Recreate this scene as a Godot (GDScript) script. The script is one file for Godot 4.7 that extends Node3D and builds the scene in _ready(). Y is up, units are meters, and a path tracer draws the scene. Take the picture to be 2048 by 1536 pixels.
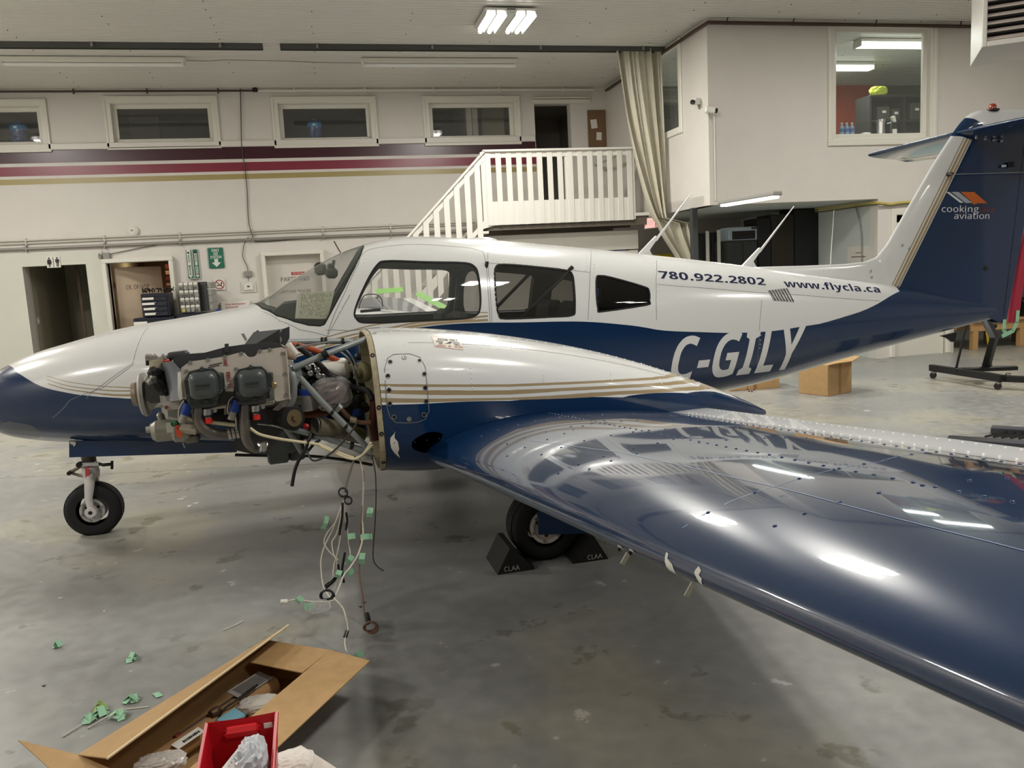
extends Node3D
# A hangar with a twin engined airplane in maintenance. Metres, y up; the back wall runs along x.

var taken := {}
var mats := {}
var offs := {}

func V(x: float, y: float, z: float) -> Vector3: return Vector3(x, y, z)
func V2(x: float, y: float) -> Vector2: return Vector2(x, y)

func numbered(n: String, parent: Node) -> String:
	var key := str(parent.get_instance_id()) + n
	var k: int = taken.get(key, 0)
	taken[key] = k + 1
	return n if k == 0 else "%s_%03d" % [n, k]

func thing(called: String, label: String, category: String, at := Vector3.ZERO, group := "") -> Node3D:
	var o := Node3D.new()
	o.name = numbered(called, self)
	add_child(o, true)
	o.position = at
	offs[o] = at
	o.set_meta("label", label)
	o.set_meta("category", category)
	if group != "": o.set_meta("group", group)
	return o

func tag(o: Node3D, label: String, category: String, group := "") -> Node3D:
	o.set_meta("label", label)
	o.set_meta("category", category)
	if group != "": o.set_meta("group", group)
	return o

func struct(o: Node3D, label := "", category := "") -> Node3D:
	o.set_meta("kind", "structure")
	if label != "": o.set_meta("label", label)
	if category != "": o.set_meta("category", category)
	return o

func stuff(o: Node3D) -> Node3D:
	o.set_meta("kind", "stuff")
	return o

func mesh_node(called: String, m: Mesh, parent: Node = self) -> MeshInstance3D:
	var o := MeshInstance3D.new()
	o.mesh = m
	o.name = numbered(called, parent)
	parent.add_child(o, true)
	if offs.has(parent): o.position = -offs[parent]
	return o

func put(called: String, st: SurfaceTool, m: Material, parent: Node = self) -> MeshInstance3D:
	st.generate_normals()
	st.set_material(m)
	return mesh_node(called, st.commit(), parent)

func mat(key: String, c: Color, rough := 0.6, metal := 0.0) -> StandardMaterial3D:
	if mats.has(key): return mats[key]
	var m := StandardMaterial3D.new()
	m.resource_name = key
	m.albedo_color = c
	m.roughness = rough
	m.metallic = metal
	mats[key] = m
	return m

func c8(r: int, g: int, b: int) -> Color: return Color(r / 255.0, g / 255.0, b / 255.0)

func grain(key: String, c: Color, rough: float, spread: float, size: float, seed_no := 1, metal := 0.0) -> StandardMaterial3D:
	# a flat colour broken by a fine and a coarse grain
	if mats.has(key): return mats[key]
	var m := mat(key, Color.WHITE, rough, metal)
	var n := FastNoiseLite.new()
	n.seed = seed_no
	n.frequency = 0.02
	n.fractal_octaves = 5
	var t := NoiseTexture2D.new()
	t.width = 256
	t.height = 256
	t.seamless = true
	t.noise = n
	var g := Gradient.new()
	g.set_color(0, c.darkened(spread))
	g.set_color(1, c.lightened(spread * 0.6))
	t.color_ramp = g
	m.albedo_texture = t
	m.uv1_triplanar = true
	m.uv1_scale = Vector3.ONE / size
	return m

func glass(key: String, tint: Color, a: float) -> StandardMaterial3D:
	if mats.has(key): return mats[key]
	var m := mat(key, Color(tint.r, tint.g, tint.b, a), 0.02)
	m.transparency = BaseMaterial3D.TRANSPARENCY_ALPHA
	return m

func glow(key: String, c: Color, e: float) -> StandardMaterial3D:
	if mats.has(key): return mats[key]
	var m := mat(key, Color(0.9, 0.9, 0.88), 0.5)
	m.emission_enabled = true
	m.emission = c
	m.emission_energy_multiplier = e
	return m

func ST() -> SurfaceTool:
	var st := SurfaceTool.new()
	st.begin(Mesh.PRIMITIVE_TRIANGLES)
	st.set_smooth_group(-1)
	return st

func tri(st: SurfaceTool, a: Vector3, b: Vector3, c: Vector3) -> void:
	st.add_vertex(a); st.add_vertex(c); st.add_vertex(b)

func quad(st: SurfaceTool, a: Vector3, b: Vector3, c: Vector3, d: Vector3) -> void:
	tri(st, a, b, c); tri(st, a, c, d)

func bx(st: SurfaceTool, c: Vector3, s: Vector3, B := Basis(), bev := 0.0) -> void:
	var h := s * 0.5
	st.set_smooth_group(-1)
	if bev <= 0.0:
		for ax in 3:
			for sg in [-1.0, 1.0]:
				var u := (ax + 1) % 3
				var v := (ax + 2) % 3
				var p: Array[Vector3] = []
				for k in [[-1, -1], [1, -1], [1, 1], [-1, 1]]:
					var q := Vector3.ZERO
					q[ax] = sg * h[ax]
					q[u] = k[0] * h[u] * sg
					q[v] = k[1] * h[v]
					p.append(c + B * q)
				quad(st, p[0], p[1], p[2], p[3])
		return
	# chamfered: sides as an octagon prism along the longest axis, with chamfered ends
	var ax := s.max_axis_index()
	var u := (ax + 1) % 3
	var v := (ax + 2) % 3
	var e := minf(bev, minf(h.x, minf(h.y, h.z)) * 0.9)
	var rings: Array = []
	for r in [[-h[ax], e], [-h[ax] + e, 0.0], [h[ax] - e, 0.0], [h[ax], e]]:
		var hu: float = h[u] - r[1]
		var hv: float = h[v] - r[1]
		var ring: Array[Vector3] = []
		for k in [[1, -1, 0], [1, 1, 0], [1, 1, 1], [-1, 1, 1], [-1, 1, 0], [-1, -1, 0], [-1, -1, 1], [1, -1, 1]]:
			var q := Vector3.ZERO
			q[ax] = r[0]
			q[u] = k[0] * (hu - (e if k[2] == 1 else 0.0))
			q[v] = k[1] * (hv - (e if k[2] == 0 else 0.0))
			ring.append(c + B * q)
		rings.append(ring)
	for i in 3:
		for j in 8:
			quad(st, rings[i][j], rings[i][(j + 1) % 8], rings[i + 1][(j + 1) % 8], rings[i + 1][j])
	for j in range(1, 7):
		tri(st, rings[0][0], rings[0][j + 1], rings[0][j])
		tri(st, rings[3][0], rings[3][j], rings[3][j + 1])

func frame_of(d: Vector3) -> Basis:
	var z := d.normalized()
	var x := (Vector3.UP if absf(z.y) < 0.95 else Vector3.RIGHT).cross(z).normalized()
	return Basis(x, z.cross(x), z)

func tube(st: SurfaceTool, pts: Array, r, n := 8, smooth := true) -> void:
	st.set_smooth_group(1 if smooth else -1)
	var rings: Array = []
	var B := frame_of(pts[1] - pts[0])
	for i in pts.size():
		var d: Vector3 = pts[mini(i + 1, pts.size() - 1)] - pts[maxi(i - 1, 0)]
		if d.length() < 1e-6: d = B.z
		var z := d.normalized()
		var x := (B.x - z * B.x.dot(z)).normalized()
		B = Basis(x, z.cross(x), z)
		var rr: float = 0.0
		if r is Array:
			var w: float = float(i) * (r.size() - 1) / (pts.size() - 1)
			rr = lerpf(r[int(w)], r[mini(int(w) + 1, r.size() - 1)], w - int(w))
		else: rr = r
		var ring: Array[Vector3] = []
		for j in n:
			var a := TAU * j / n
			ring.append(pts[i] + (B.x * cos(a) + B.y * sin(a)) * rr)
		rings.append(ring)
	for i in pts.size() - 1:
		for j in n:
			quad(st, rings[i][j], rings[i][(j + 1) % n], rings[i + 1][(j + 1) % n], rings[i + 1][j])
	st.set_smooth_group(-1)
	var last: int = pts.size() - 1
	for j in range(1, n - 1):
		tri(st, rings[0][0], rings[0][j + 1], rings[0][j])
		tri(st, rings[last][0], rings[last][j], rings[last][j + 1])

func cr(pts: Array, n := 6) -> Array:
	var out: Array = []
	for i in pts.size() - 1:
		var a: Vector3 = pts[maxi(i - 1, 0)]
		var b: Vector3 = pts[i]
		var c: Vector3 = pts[i + 1]
		var d: Vector3 = pts[mini(i + 2, pts.size() - 1)]
		for k in n: out.append(b.cubic_interpolate(c, a, d, float(k) / n))
	out.append(pts[pts.size() - 1])
	return out

func lathe(st: SurfaceTool, o: Vector3, axis: Vector3, prof: Array, n := 20, smooth := false) -> void:
	# prof: [distance along the axis, radius] pairs
	st.set_smooth_group(1 if smooth else -1)
	var B := frame_of(axis)
	for i in prof.size() - 1:
		# smooth round the axis, sharp between the profile's segments
		if not smooth: st.set_smooth_group(i + 2)
		for j in n:
			var p: Array[Vector3] = []
			for k in [[i, j], [i, j + 1], [i + 1, j + 1], [i + 1, j]]:
				var a: float = TAU * (k[1] % n) / n
				var f: Array = prof[k[0]]
				p.append(o + B.z * f[0] + (B.x * cos(a) + B.y * sin(a)) * f[1])
			if prof[i][1] > 1e-5: tri(st, p[0], p[1], p[2] if prof[i + 1][1] > 1e-5 else p[3])
			if prof[i + 1][1] > 1e-5: tri(st, p[0], p[2], p[3])

func prism(st: SurfaceTool, poly: PackedVector2Array, T: Transform3D, depth: float) -> void:
	st.set_smooth_group(-1)
	var p := poly
	if Geometry2D.is_polygon_clockwise(p): p.reverse()
	var ix := Geometry2D.triangulate_polygon(p)
	var f := func(q: Vector2, z: float) -> Vector3: return T * V(q.x, q.y, z)
	for i in range(0, ix.size(), 3):
		var a := p[ix[i]]
		var b := p[ix[i + 1]]
		var c := p[ix[i + 2]]
		if (b - a).cross(c - a) < 0:
			var k := b
			b = c
			c = k
		tri(st, f.call(a, depth), f.call(b, depth), f.call(c, depth))
		tri(st, f.call(a, 0.0), f.call(c, 0.0), f.call(b, 0.0))
	for i in p.size():
		var a := p[i]
		var b := p[(i + 1) % p.size()]
		quad(st, f.call(a, 0.0), f.call(b, 0.0), f.call(b, depth), f.call(a, depth))

func rounded(w: float, h: float, r: float, n := 4) -> PackedVector2Array:
	var p := PackedVector2Array()
	for k in 4:
		var c := V2((w * 0.5 - r) * (1 if k == 0 or k == 3 else -1), (h * 0.5 - r) * (1 if k < 2 else -1))
		for i in n + 1:
			var a := PI * 0.5 * (k + float(i) / n)
			p.append(c + V2(cos(a), sin(a)) * r)
	return p

func fontof(bold: bool, serif := false) -> SystemFont:
	var f := SystemFont.new()
	f.font_names = PackedStringArray(["Droid Serif" if serif else "Droid Sans"])
	if bold: f.font_weight = 700
	return f

func text_mesh(s: String, height: float, bold := false, depth := 0.002) -> TextMesh:
	var t := TextMesh.new()
	t.text = s
	t.font = fontof(bold)
	t.font_size = 64
	t.pixel_size = height / 46.0
	t.depth = depth
	t.curve_step = 4.0
	return t

func text(called: String, s: String, height: float, T: Transform3D, m: Material, parent: Node = self, width := 0.0, bold := false) -> MeshInstance3D:
	var t := text_mesh(s, height, bold)
	t.material = m
	var o := mesh_node(called, t, parent)
	var sx := 1.0
	if width > 0.0: sx = width / maxf(t.get_aabb().size.x, 0.001)
	o.transform = Transform3D(Basis(T.basis.x * sx, T.basis.y, T.basis.z), T.origin + o.position)
	return o

func flip(pts: Array) -> Array:
	var r: Array = []
	for p in pts: r.append(V(p.x, p.y, -p.z))
	return r

const H := 4.85          # underside of the ceiling
const ZB := -14.9        # face of the back wall
const ZO := -10.8        # face of the office block
const XO := 5.36         # side of the office block

func _ready() -> void:
	var cam := Camera3D.new()
	cam.name = "camera"
	cam.projection = Camera3D.PROJECTION_PERSPECTIVE
	cam.fov = rad_to_deg(2.0 * atan(768.0 / 1640.0))
	cam.near = 0.05
	cam.far = 100.0
	cam.transform = Transform3D(Basis(V(0.973528,-0.051846,0.222612), V(0.080552,0.989271,-0.121874), V(-0.213905,0.13658,0.967259)), V(0,1.6,0))
	add_child(cam)
	cam.current = true
	var we := WorldEnvironment.new()
	we.name = "world_environment"
	var env := Environment.new()
	env.background_mode = Environment.BG_COLOR
	env.background_color = Color(0.02, 0.02, 0.02)
	env.ambient_light_source = Environment.AMBIENT_SOURCE_DISABLED
	env.tonemap_mode = Environment.TONE_MAPPER_LINEAR
	env.tonemap_exposure = 0.58
	env.sdfgi_enabled = true
	env.ssao_enabled = true
	env.ssil_enabled = true
	we.environment = env
	add_child(we)
	# the high-bay fittings: one in view, the rest of the same rows to the left, right and behind the camera
	var first := true
	for z in [-10.8, -7.3, -1.8, 2.4]:
		for x in [2.54, -5.2, 8.5]:
			if x > 5.0 and z < -9.0: continue
			var where: String = {2.54: "middle column", -5.2: "left column", 8.5: "right column"}[x] + {-10.8: " by the back wall", -7.3: " over the fuselage", -1.8: " over the camera", 2.4: " behind the camera"}[z]
			high_bay(V(x, 4.74, z), "white high bay light with four glowing tubes near the curtain track" if first else "white high bay light outside the picture, " + where, first, {-10.8: 26.0, -7.3: 26.0, -1.8: 22.0, 2.4: 9.0}[z] * (0.85 if x > 5.0 else 1.0))
			first = false
	materials()
	build_room()
	build_back_wall()
	build_office_block()
	build_landing()
	build_airplane()
	build_floor_things()

func area(at: Vector3, size: Vector2, energy: float, c: Color, parent: Node, B := Basis(Vector3.RIGHT, -PI / 2)) -> void:
	var l := AreaLight3D.new()
	l.name = numbered("lamp_light", parent)
	l.area_size = size
	l.area_normalize_energy = true
	l.light_energy = energy
	l.light_color = c
	l.shadow_enabled = true
	l.area_range = 40.0
	l.area_attenuation = 2.0
	parent.add_child(l)
	l.transform = Transform3D(B, at - (offs[parent] if offs.has(parent) else Vector3.ZERO))

const LAMP := Color(1.0, 0.985, 0.955)

func high_bay(p: Vector3, label: String, seen: bool, power: float) -> void:
	var o := thing("high_bay_light", label, "ceiling light", p, "" if seen else "high bay lights behind and beside the camera")
	var white := mat("lamp_white", c8(228, 228, 222), 0.4)
	var st := ST()
	bx(st, p + V(0,0.05,0), V(0.13,0.07,0.8), Basis(), 0.008)
	bx(st, p + V(0,0.075,0), V(0.66,0.02,0.8))
	put("housing", st, white, o)
	st = ST()
	for s in [-1.0, 1.0]:
		tube(st, [p + V(0.2 * s, 0.08, 0.3), V(p.x + 0.2 * s, H, p.z + 0.3)], 0.004, 6)
		tube(st, [p + V(0.2 * s, 0.08, -0.3), V(p.x + 0.2 * s, H, p.z - 0.3)], 0.004, 6)
	put("hanger", st, mat("steel_wire", c8(140, 140, 138), 0.4, 0.8), o)
	for s in [-1.0, 1.0]:
		st = ST()
		for k in [-1.0, 0.0, 1.0]:
			for q in [-1.0, 1.0]:
				if k == 0.0 and q > 0: continue
				var c := p + V(0.19 * s + 0.125 * k, 0.03, 0)
				if k == 0.0: bx(st, c + V(0,0,0), V(0.018,0.05,0.78))
				elif q > 0: bx(st, c, V(0.004,0.08,0.78), Basis(Vector3.BACK, 0.35 * k))
		bx(st, p + V(0.19 * s, 0.06, 0), V(0.25,0.008,0.78))
		put("reflector", st, mat("reflector", c8(235, 235, 230), 0.25), o)
	for x in [-0.25, -0.125, 0.125, 0.25]:
		st = ST()
		tube(st, [p + V(x, 0.02, -0.385), p + V(x, 0.02, 0.385)], 0.028, 10)
		put("tube", st, glow("tube_glow", LAMP, 9.0), o)
	for s in [-1.0, 1.0]: area(p + V(0.187 * s, -0.02, 0), V2(0.19,0.78), power / 2.0, LAMP, o)

func materials() -> void:
	# shared materials, by name
	grain("wall_paint", c8(222, 217, 210), 0.5, 0.02, 3.0, 3)
	grain("wall_green", c8(215, 216, 203), 0.45, 0.02, 3.0, 4)
	mat("trim_paint", c8(228, 225, 214), 0.4)
	mat("ceiling_metal", c8(214, 212, 203), 0.38)
	mat("ledge", c8(225, 220, 212), 0.4)
	mat("black", c8(16, 16, 17), 0.5)
	mat("black_gloss", c8(14, 14, 15), 0.25)
	mat("dark_room", c8(168, 163, 154), 0.8)
	mat("rubber", c8(20, 20, 21), 0.75)
	mat("white_plastic", c8(226, 224, 216), 0.4)
	mat("grey_plastic", c8(150, 148, 142), 0.5)
	mat("navy_steel", c8(30, 33, 46), 0.4)
	mat("silver", c8(190, 190, 188), 0.32, 0.9)
	mat("cast_alu", c8(165, 163, 156), 0.5, 0.7)
	mat("conduit", c8(150, 145, 138), 0.45, 0.3)
	mat("cable_white", c8(205, 200, 190), 0.5)
	mat("cable_dark", c8(70, 64, 58), 0.5)
	glass("window_glass", Color(0.8, 0.82, 0.8), 0.05)
	var p := mat("paint_white", c8(226, 227, 226), 0.22)
	p.clearcoat_enabled = true
	p.clearcoat = 0.6
	p.clearcoat_roughness = 0.05
	p = mat("paint_blue", c8(9, 43, 80), 0.24)
	p.clearcoat_enabled = true
	p.clearcoat = 1.0
	p.clearcoat_roughness = 0.04
	p.metallic_specular = 0.35
	p = mat("paint_gold", c8(166, 146, 112), 0.35)
	p.clearcoat_enabled = true
	p.clearcoat = 0.5
	p.clearcoat_roughness = 0.08
	mat("seam", c8(120, 122, 124), 0.6)
	mat("rivet", c8(232, 232, 230), 0.3)
	mat("rivet_blue", c8(22, 52, 92), 0.25)
	grain("cardboard", c8(184, 148, 100), 0.75, 0.06, 0.4, 9)
	grain("cardboard_dark", c8(160, 122, 78), 0.8, 0.07, 0.4, 10)
	mat("cut_card", c8(226, 206, 170), 0.8)
	mat("wood", c8(190, 150, 100), 0.7)
	mat("green_tape", c8(158, 208, 174), 0.6)
	mat("mount_grey", c8(140, 146, 146), 0.35, 0.1)
	mat("rocker_grey", c8(58, 62, 63), 0.35)
	mat("baffle_tan", c8(190, 182, 172), 0.5)
	mat("baffle_rubber", c8(52, 53, 55), 0.6)
	mat("exhaust", c8(122, 118, 112), 0.4, 0.75)
	mat("rust", c8(120, 66, 44), 0.7)
	mat("cream_cable", c8(214, 202, 168), 0.6)
	mat("zinc_green", c8(112, 116, 66), 0.6)
	mat("frame_beige", c8(176, 162, 132), 0.55)
	mat("red_cap", c8(214, 40, 36), 0.4)
	mat("blue_cap", c8(22, 60, 150), 0.4)
	mat("bag_white", c8(222, 220, 220), 0.4)
	mat("bag_milky", c8(206, 208, 214), 0.25)
	mat("liner", c8(62, 61, 58), 0.85)

# ------------------------------------------------------------------ the room

func slab(called: String, x0: float, x1: float, y0: float, y1: float, z0: float, z1: float, m: Material, parent: Node = self) -> MeshInstance3D:
	var st := ST()
	bx(st, V((x0 + x1) / 2, (y0 + y1) / 2, (z0 + z1) / 2), V(x1 - x0, y1 - y0, z1 - z0))
	return put(called, st, m, parent)

func holed_wall(called: String, x0: float, x1: float, y0: float, y1: float, z0: float, z1: float, holes: Array, m: Material, parent: Node = self, turn := false) -> MeshInstance3D:
	# a slab with its face at z1; holes: [x0, x1, y0, y1]; turn: x and z change places
	var xs: Array = [x0, x1]
	var ys: Array = [y0, y1]
	for h in holes:
		for k in 2:
			if h[k] > x0 and h[k] < x1: xs.append(h[k])
			if h[k + 2] > y0 and h[k + 2] < y1: ys.append(h[k + 2])
	xs.sort()
	ys.sort()
	var st := ST()
	var P := func(x: float, y: float, z: float) -> Vector3: return V(z, y, -x) if turn else V(x, y, z)
	var solid := func(i: int, j: int) -> bool:
		if i < 0 or j < 0 or i >= xs.size() - 1 or j >= ys.size() - 1: return false
		var cx: float = (xs[i] + xs[i + 1]) / 2
		var cy: float = (ys[j] + ys[j + 1]) / 2
		if xs[i + 1] - xs[i] < 1e-5 or ys[j + 1] - ys[j] < 1e-5: return false
		for h in holes:
			if cx > h[0] and cx < h[1] and cy > h[2] and cy < h[3]: return false
		return true
	for i in xs.size() - 1:
		for j in ys.size() - 1:
			if not solid.call(i, j): continue
			var a: float = xs[i]
			var b: float = xs[i + 1]
			var c: float = ys[j]
			var d: float = ys[j + 1]
			quad(st, P.call(a, c, z1), P.call(b, c, z1), P.call(b, d, z1), P.call(a, d, z1))
			quad(st, P.call(b, c, z0), P.call(a, c, z0), P.call(a, d, z0), P.call(b, d, z0))
			if not solid.call(i - 1, j): quad(st, P.call(a, c, z0), P.call(a, c, z1), P.call(a, d, z1), P.call(a, d, z0))
			if not solid.call(i + 1, j): quad(st, P.call(b, c, z1), P.call(b, c, z0), P.call(b, d, z0), P.call(b, d, z1))
			if not solid.call(i, j - 1): quad(st, P.call(a, c, z0), P.call(b, c, z0), P.call(b, c, z1), P.call(a, c, z1))
			if not solid.call(i, j + 1): quad(st, P.call(a, d, z1), P.call(b, d, z1), P.call(b, d, z0), P.call(a, d, z0))
	return put(called, st, m, parent)

func concrete() -> StandardMaterial3D:
	# painted concrete: a grey coat worn through in patches, stains, scratches and paint flecks, 14 m by 14 m
	var m := mat("concrete", Color.WHITE, 0.42)
	var n := 1400
	var big := FastNoiseLite.new()
	big.seed = 5
	big.frequency = 0.0035
	big.fractal_octaves = 5
	var fine := FastNoiseLite.new()
	fine.seed = 11
	fine.frequency = 0.05
	fine.fractal_octaves = 4
	var spot := FastNoiseLite.new()
	spot.seed = 23
	spot.frequency = 0.016
	spot.fractal_octaves = 6
	spot.fractal_gain = 0.62
	var bi := big.get_seamless_image(n, n).get_data()
	var fi := fine.get_seamless_image(n, n).get_data()
	var si := spot.get_seamless_image(n, n).get_data()
	var px := PackedByteArray()
	px.resize(n * n * 3)
	var rg := PackedByteArray()
	rg.resize(n * n)
	for i in n * n:
		var b := bi[i] / 255.0
		var f := fi[i] / 255.0
		var s := si[i] / 255.0
		var v := 0.585 + (b - 0.5) * 0.1 + (f - 0.5) * 0.07
		var warm := clampf((b - 0.52) * 2.2, 0.0, 0.5) * 0.05
		var stain := clampf((s - 0.7) * 12.0, 0.0, 1.0) * clampf((b - 0.36) * 6.0, 0.0, 1.0) * (0.5 + f * 0.5)
		v -= stain * 0.13
		if s < 0.2 and f > 0.6: v += 0.14
		px[i * 3] = int(clampf(v + warm, 0, 1) * 255)
		px[i * 3 + 1] = int(clampf(v * 1.0 + warm * 0.5, 0, 1) * 255)
		px[i * 3 + 2] = int(clampf(v * 0.98 - warm - stain * 0.03, 0, 1) * 255)
		rg[i] = int(clampf(0.36 + stain * 0.25 + (f - 0.5) * 0.16, 0, 1) * 255)
	m.albedo_texture = ImageTexture.create_from_image(Image.create_from_data(n, n, false, Image.FORMAT_RGB8, px))
	m.roughness = 1.0
	m.roughness_texture = ImageTexture.create_from_image(Image.create_from_data(n, n, false, Image.FORMAT_L8, rg))
	m.roughness_texture_channel = BaseMaterial3D.TEXTURE_CHANNEL_RED
	m.uv1_triplanar = true
	m.uv1_world_triplanar = true
	m.uv1_scale = Vector3.ONE / 9.0
	return m

func build_room() -> void:
	var wp: Material = mats["wall_paint"]
	# floor slabs with a sawn joint across the room
	var fl := Node3D.new()
	fl.name = "floor"
	add_child(fl)
	struct(fl, "worn grey painted concrete hangar floor with stains and a sawn joint", "floor")
	var cm := concrete()
	var a := V(-6.7,0,-8.975)
	var dir := V2(2.706,0.692).normalized()
	for side in 2:
		var st := ST()
		var n := V(-dir.y, 0, dir.x) * 0.004
		var l := a + (n if side == 0 else -n)
		var r := l + V(dir.x, 0, dir.y) * 21.5
		var z := 8.2 if side == 0 else -20.0
		prism(st, PackedVector2Array([V2(l.x, -l.z), V2(r.x, -r.z), V2(r.x, -z), V2(l.x, -z)]), Transform3D(Basis(Vector3.RIGHT, -PI / 2), V(0,-0.1,0)), 0.1)
		put("floor_slab", st, cm, fl)
	slab("joint_bottom", -6.7, 14.2, -0.12, -0.03, -9.5, -2.5, mats["black"], fl).position.y = -0.02
	struct(slab("wall_left", -6.7, -6.5, 0, H, -15.1, 8.2, wp), "plain white hangar wall on the left, outside the picture", "wall")
	struct(slab("wall_right", 14.0, 14.2, 0, H, -18.2, 8.2, wp), "plain white hangar wall on the right, outside the picture", "wall")
	struct(slab("wall_front", -6.7, 14.2, 0, H, 8.0, 8.2, mat("big_door", c8(84, 86, 90), 0.6)), "dark grey closed hangar door wall behind the camera", "wall")
	# ceiling: ribbed metal sheets running along the room under a slab
	var ce := Node3D.new()
	ce.name = "ceiling"
	add_child(ce)
	struct(ce, "white ribbed sheet metal ceiling with rows of screws", "ceiling")
	slab("deck", -6.7, 14.2, H + 0.03, H + 0.2, -18.2, 8.2, mats["ceiling_metal"], ce)
	var st := ST()
	var w := 0.9144
	var per := w / 9.0
	for k in 9:
		var z0 := -k * per
		var prof := [[0.0, 0.0], [0.062, 0.0], [0.07, 0.013], [0.092, 0.013], [per, 0.0]]
		for i in 4:
			var p: Array = prof[i]
			var q: Array = prof[i + 1]
			quad(st, V(-6.6, p[1], z0 - p[0]), V(-6.6, q[1], z0 - q[0]), V(14.1, q[1], z0 - q[0]), V(14.1, p[1], z0 - p[0]))
	st.generate_normals()
	st.set_material(mats["ceiling_metal"])
	var sheet := st.commit()
	for k in 26:
		var o := mesh_node("ceiling_sheet", sheet, ce)
		o.position = V(0, H - 0.0005 * (k % 2), 8.2 - k * w)
	var mm := MultiMesh.new()
	mm.transform_format = MultiMesh.TRANSFORM_3D
	var sm := CylinderMesh.new()
	sm.top_radius = 0.006
	sm.bottom_radius = 0.007
	sm.height = 0.012
	sm.radial_segments = 6
	sm.rings = 1
	sm.material = mat("screw", c8(105, 100, 92), 0.5, 0.5)
	mm.mesh = sm
	var spots: Array = []
	var rng := RandomNumberGenerator.new()
	rng.seed = 4
	for i in range(-4, 10):
		for k in 30:
			if rng.randf() < 0.45: continue
			spots.append(V(0.13 + 1.22 * i + rng.randf_range(-0.012, 0.012), H - 0.005, -14.7 + k * per * 3.0))
	mm.instance_count = spots.size()
	for i in spots.size(): mm.set_instance_transform(i, Transform3D(Basis(), spots[i]))
	var mi := MultiMeshInstance3D.new()
	mi.multimesh = mm
	mi.name = "ceiling_screws"
	ce.add_child(mi)
	stuff(mi)
	# curtain tracks under the ceiling
	for t in [[-6.4, -0.55, "grey steel curtain track on the ceiling, left of the gap"], [-0.32, 5.34, "dark steel curtain track on the ceiling reaching to the curtain"]]:
		var tr := thing("curtain_track", t[2], "curtain track", V(t[0], H - 0.06, -12.2))
		st = ST()
		var x0: float = t[0]
		var x1: float = t[1]
		bx(st, V((x0 + x1) / 2, H - 0.012, -12.2), V(x1 - x0, 0.01, 0.09))
		bx(st, V((x0 + x1) / 2, H - 0.04, -12.157), V(x1 - x0, 0.065, 0.006))
		bx(st, V((x0 + x1) / 2, H - 0.04, -12.243), V(x1 - x0, 0.065, 0.006))
		put("channel", st, mat("track", c8(88, 88, 86), 0.45, 0.3), tr)
		st = ST()
		var k := x0 + 0.5
		while k < x1:
			bx(st, V(k, H - 0.03, -12.14), V(0.03,0.06,0.03))
			k += 1.6
		put("bracket", st, mats["conduit"], tr)
	# strip fluorescents, switched off
	strip_light(-4.05, -1.66, -12.88, "unlit white strip light above the leftmost windows")
	strip_light(0.81, 3.2, -12.88, "unlit white strip light above the middle windows and stair")
	st = ST()
	tube(st, cr([V(-1.642,4.8,-12.877), V(-1.323,4.79,-12.859), V(-1.082,4.8,-12.841), V(-0.356,4.8,-12.886), V(0.285,4.79,-12.922), V(0.814,4.8,-12.985)], 5), 0.006, 6)
	tag(put("ceiling_cable", st, mats["conduit"]), "thin grey cable linking the two unlit strip lights", "cable")

func strip_light(x0: float, x1: float, z: float, label: String) -> void:
	var o := thing("strip_light", label, "strip light", V((x0 + x1) / 2, H - 0.08, z))
	var st := ST()
	bx(st, V((x0 + x1) / 2, H - 0.045, z), V(x1 - x0, 0.075, 0.11), Basis(), 0.012)
	put("housing", st, mats["trim_paint"], o)
	for s in [x0 + 0.03, x1 - 0.03]:
		st = ST()
		bx(st, V(s, H - 0.1, z), V(0.035,0.06,0.12), Basis(), 0.008)
		put("lamp_holder", st, mats["white_plastic"], o)
	for s in [-0.032, 0.032]:
		st = ST()
		tube(st, [V(x0 + 0.04, H - 0.108, z + s), V(x1 - 0.04, H - 0.108, z + s)], 0.019, 10)
		put("tube", st, mat("tube_off", c8(240, 240, 236), 0.25), o)

# ------------------------------------------------------------------ back wall

func hole(a: Vector3, b: Vector3) -> Array: return [minf(a.x, b.x), maxf(a.x, b.x), minf(a.y, b.y), maxf(a.y, b.y)]

func framed_window(called: String, h: Array, z: float, label: String, trim_w: float, deep := 0.12) -> Node3D:
	# trim round a hole, a sash inside it and its pane; h is the glass
	var o := thing(called, label, "window", V((h[0] + h[1]) / 2, h[2], z))
	struct(o)
	var f := 0.055
	for part in [["trim", f + 0.01, f + trim_w, z - 0.004, z + 0.028], ["trim_bead", f + trim_w - 0.03, f + trim_w + 0.012, z - 0.004, z + 0.04], ["sash", -0.005, f + 0.012, z - deep, z - deep + 0.045]]:
		var a: float = part[1]
		var b: float = part[2]
		var st := ST()
		var z0: float = part[3]
		var z1: float = part[4]
		var d := z1 - z0
		var zc := (z0 + z1) / 2
		bx(st, V((h[0] + h[1]) / 2, h[3] + (a + b) / 2, zc), V(h[1] - h[0] + 2 * b, b - a, d), Basis(), 0.006)
		bx(st, V((h[0] + h[1]) / 2, h[2] - (a + b) / 2, zc), V(h[1] - h[0] + 2 * b, b - a, d), Basis(), 0.006)
		bx(st, V(h[0] - (a + b) / 2, (h[2] + h[3]) / 2, zc), V(b - a, h[3] - h[2] + 2 * a, d), Basis(), 0.006)
		bx(st, V(h[1] + (a + b) / 2, (h[2] + h[3]) / 2, zc), V(b - a, h[3] - h[2] + 2 * a, d), Basis(), 0.006)
		put(part[0], st, mats["trim_paint"], o)
	var st := ST()
	bx(st, V((h[0] + h[1]) / 2, (h[2] + h[3]) / 2, z - deep + 0.02), V(h[1] - h[0], h[3] - h[2], 0.006))
	put("pane", st, mats["window_glass"], o)
	return o

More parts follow.
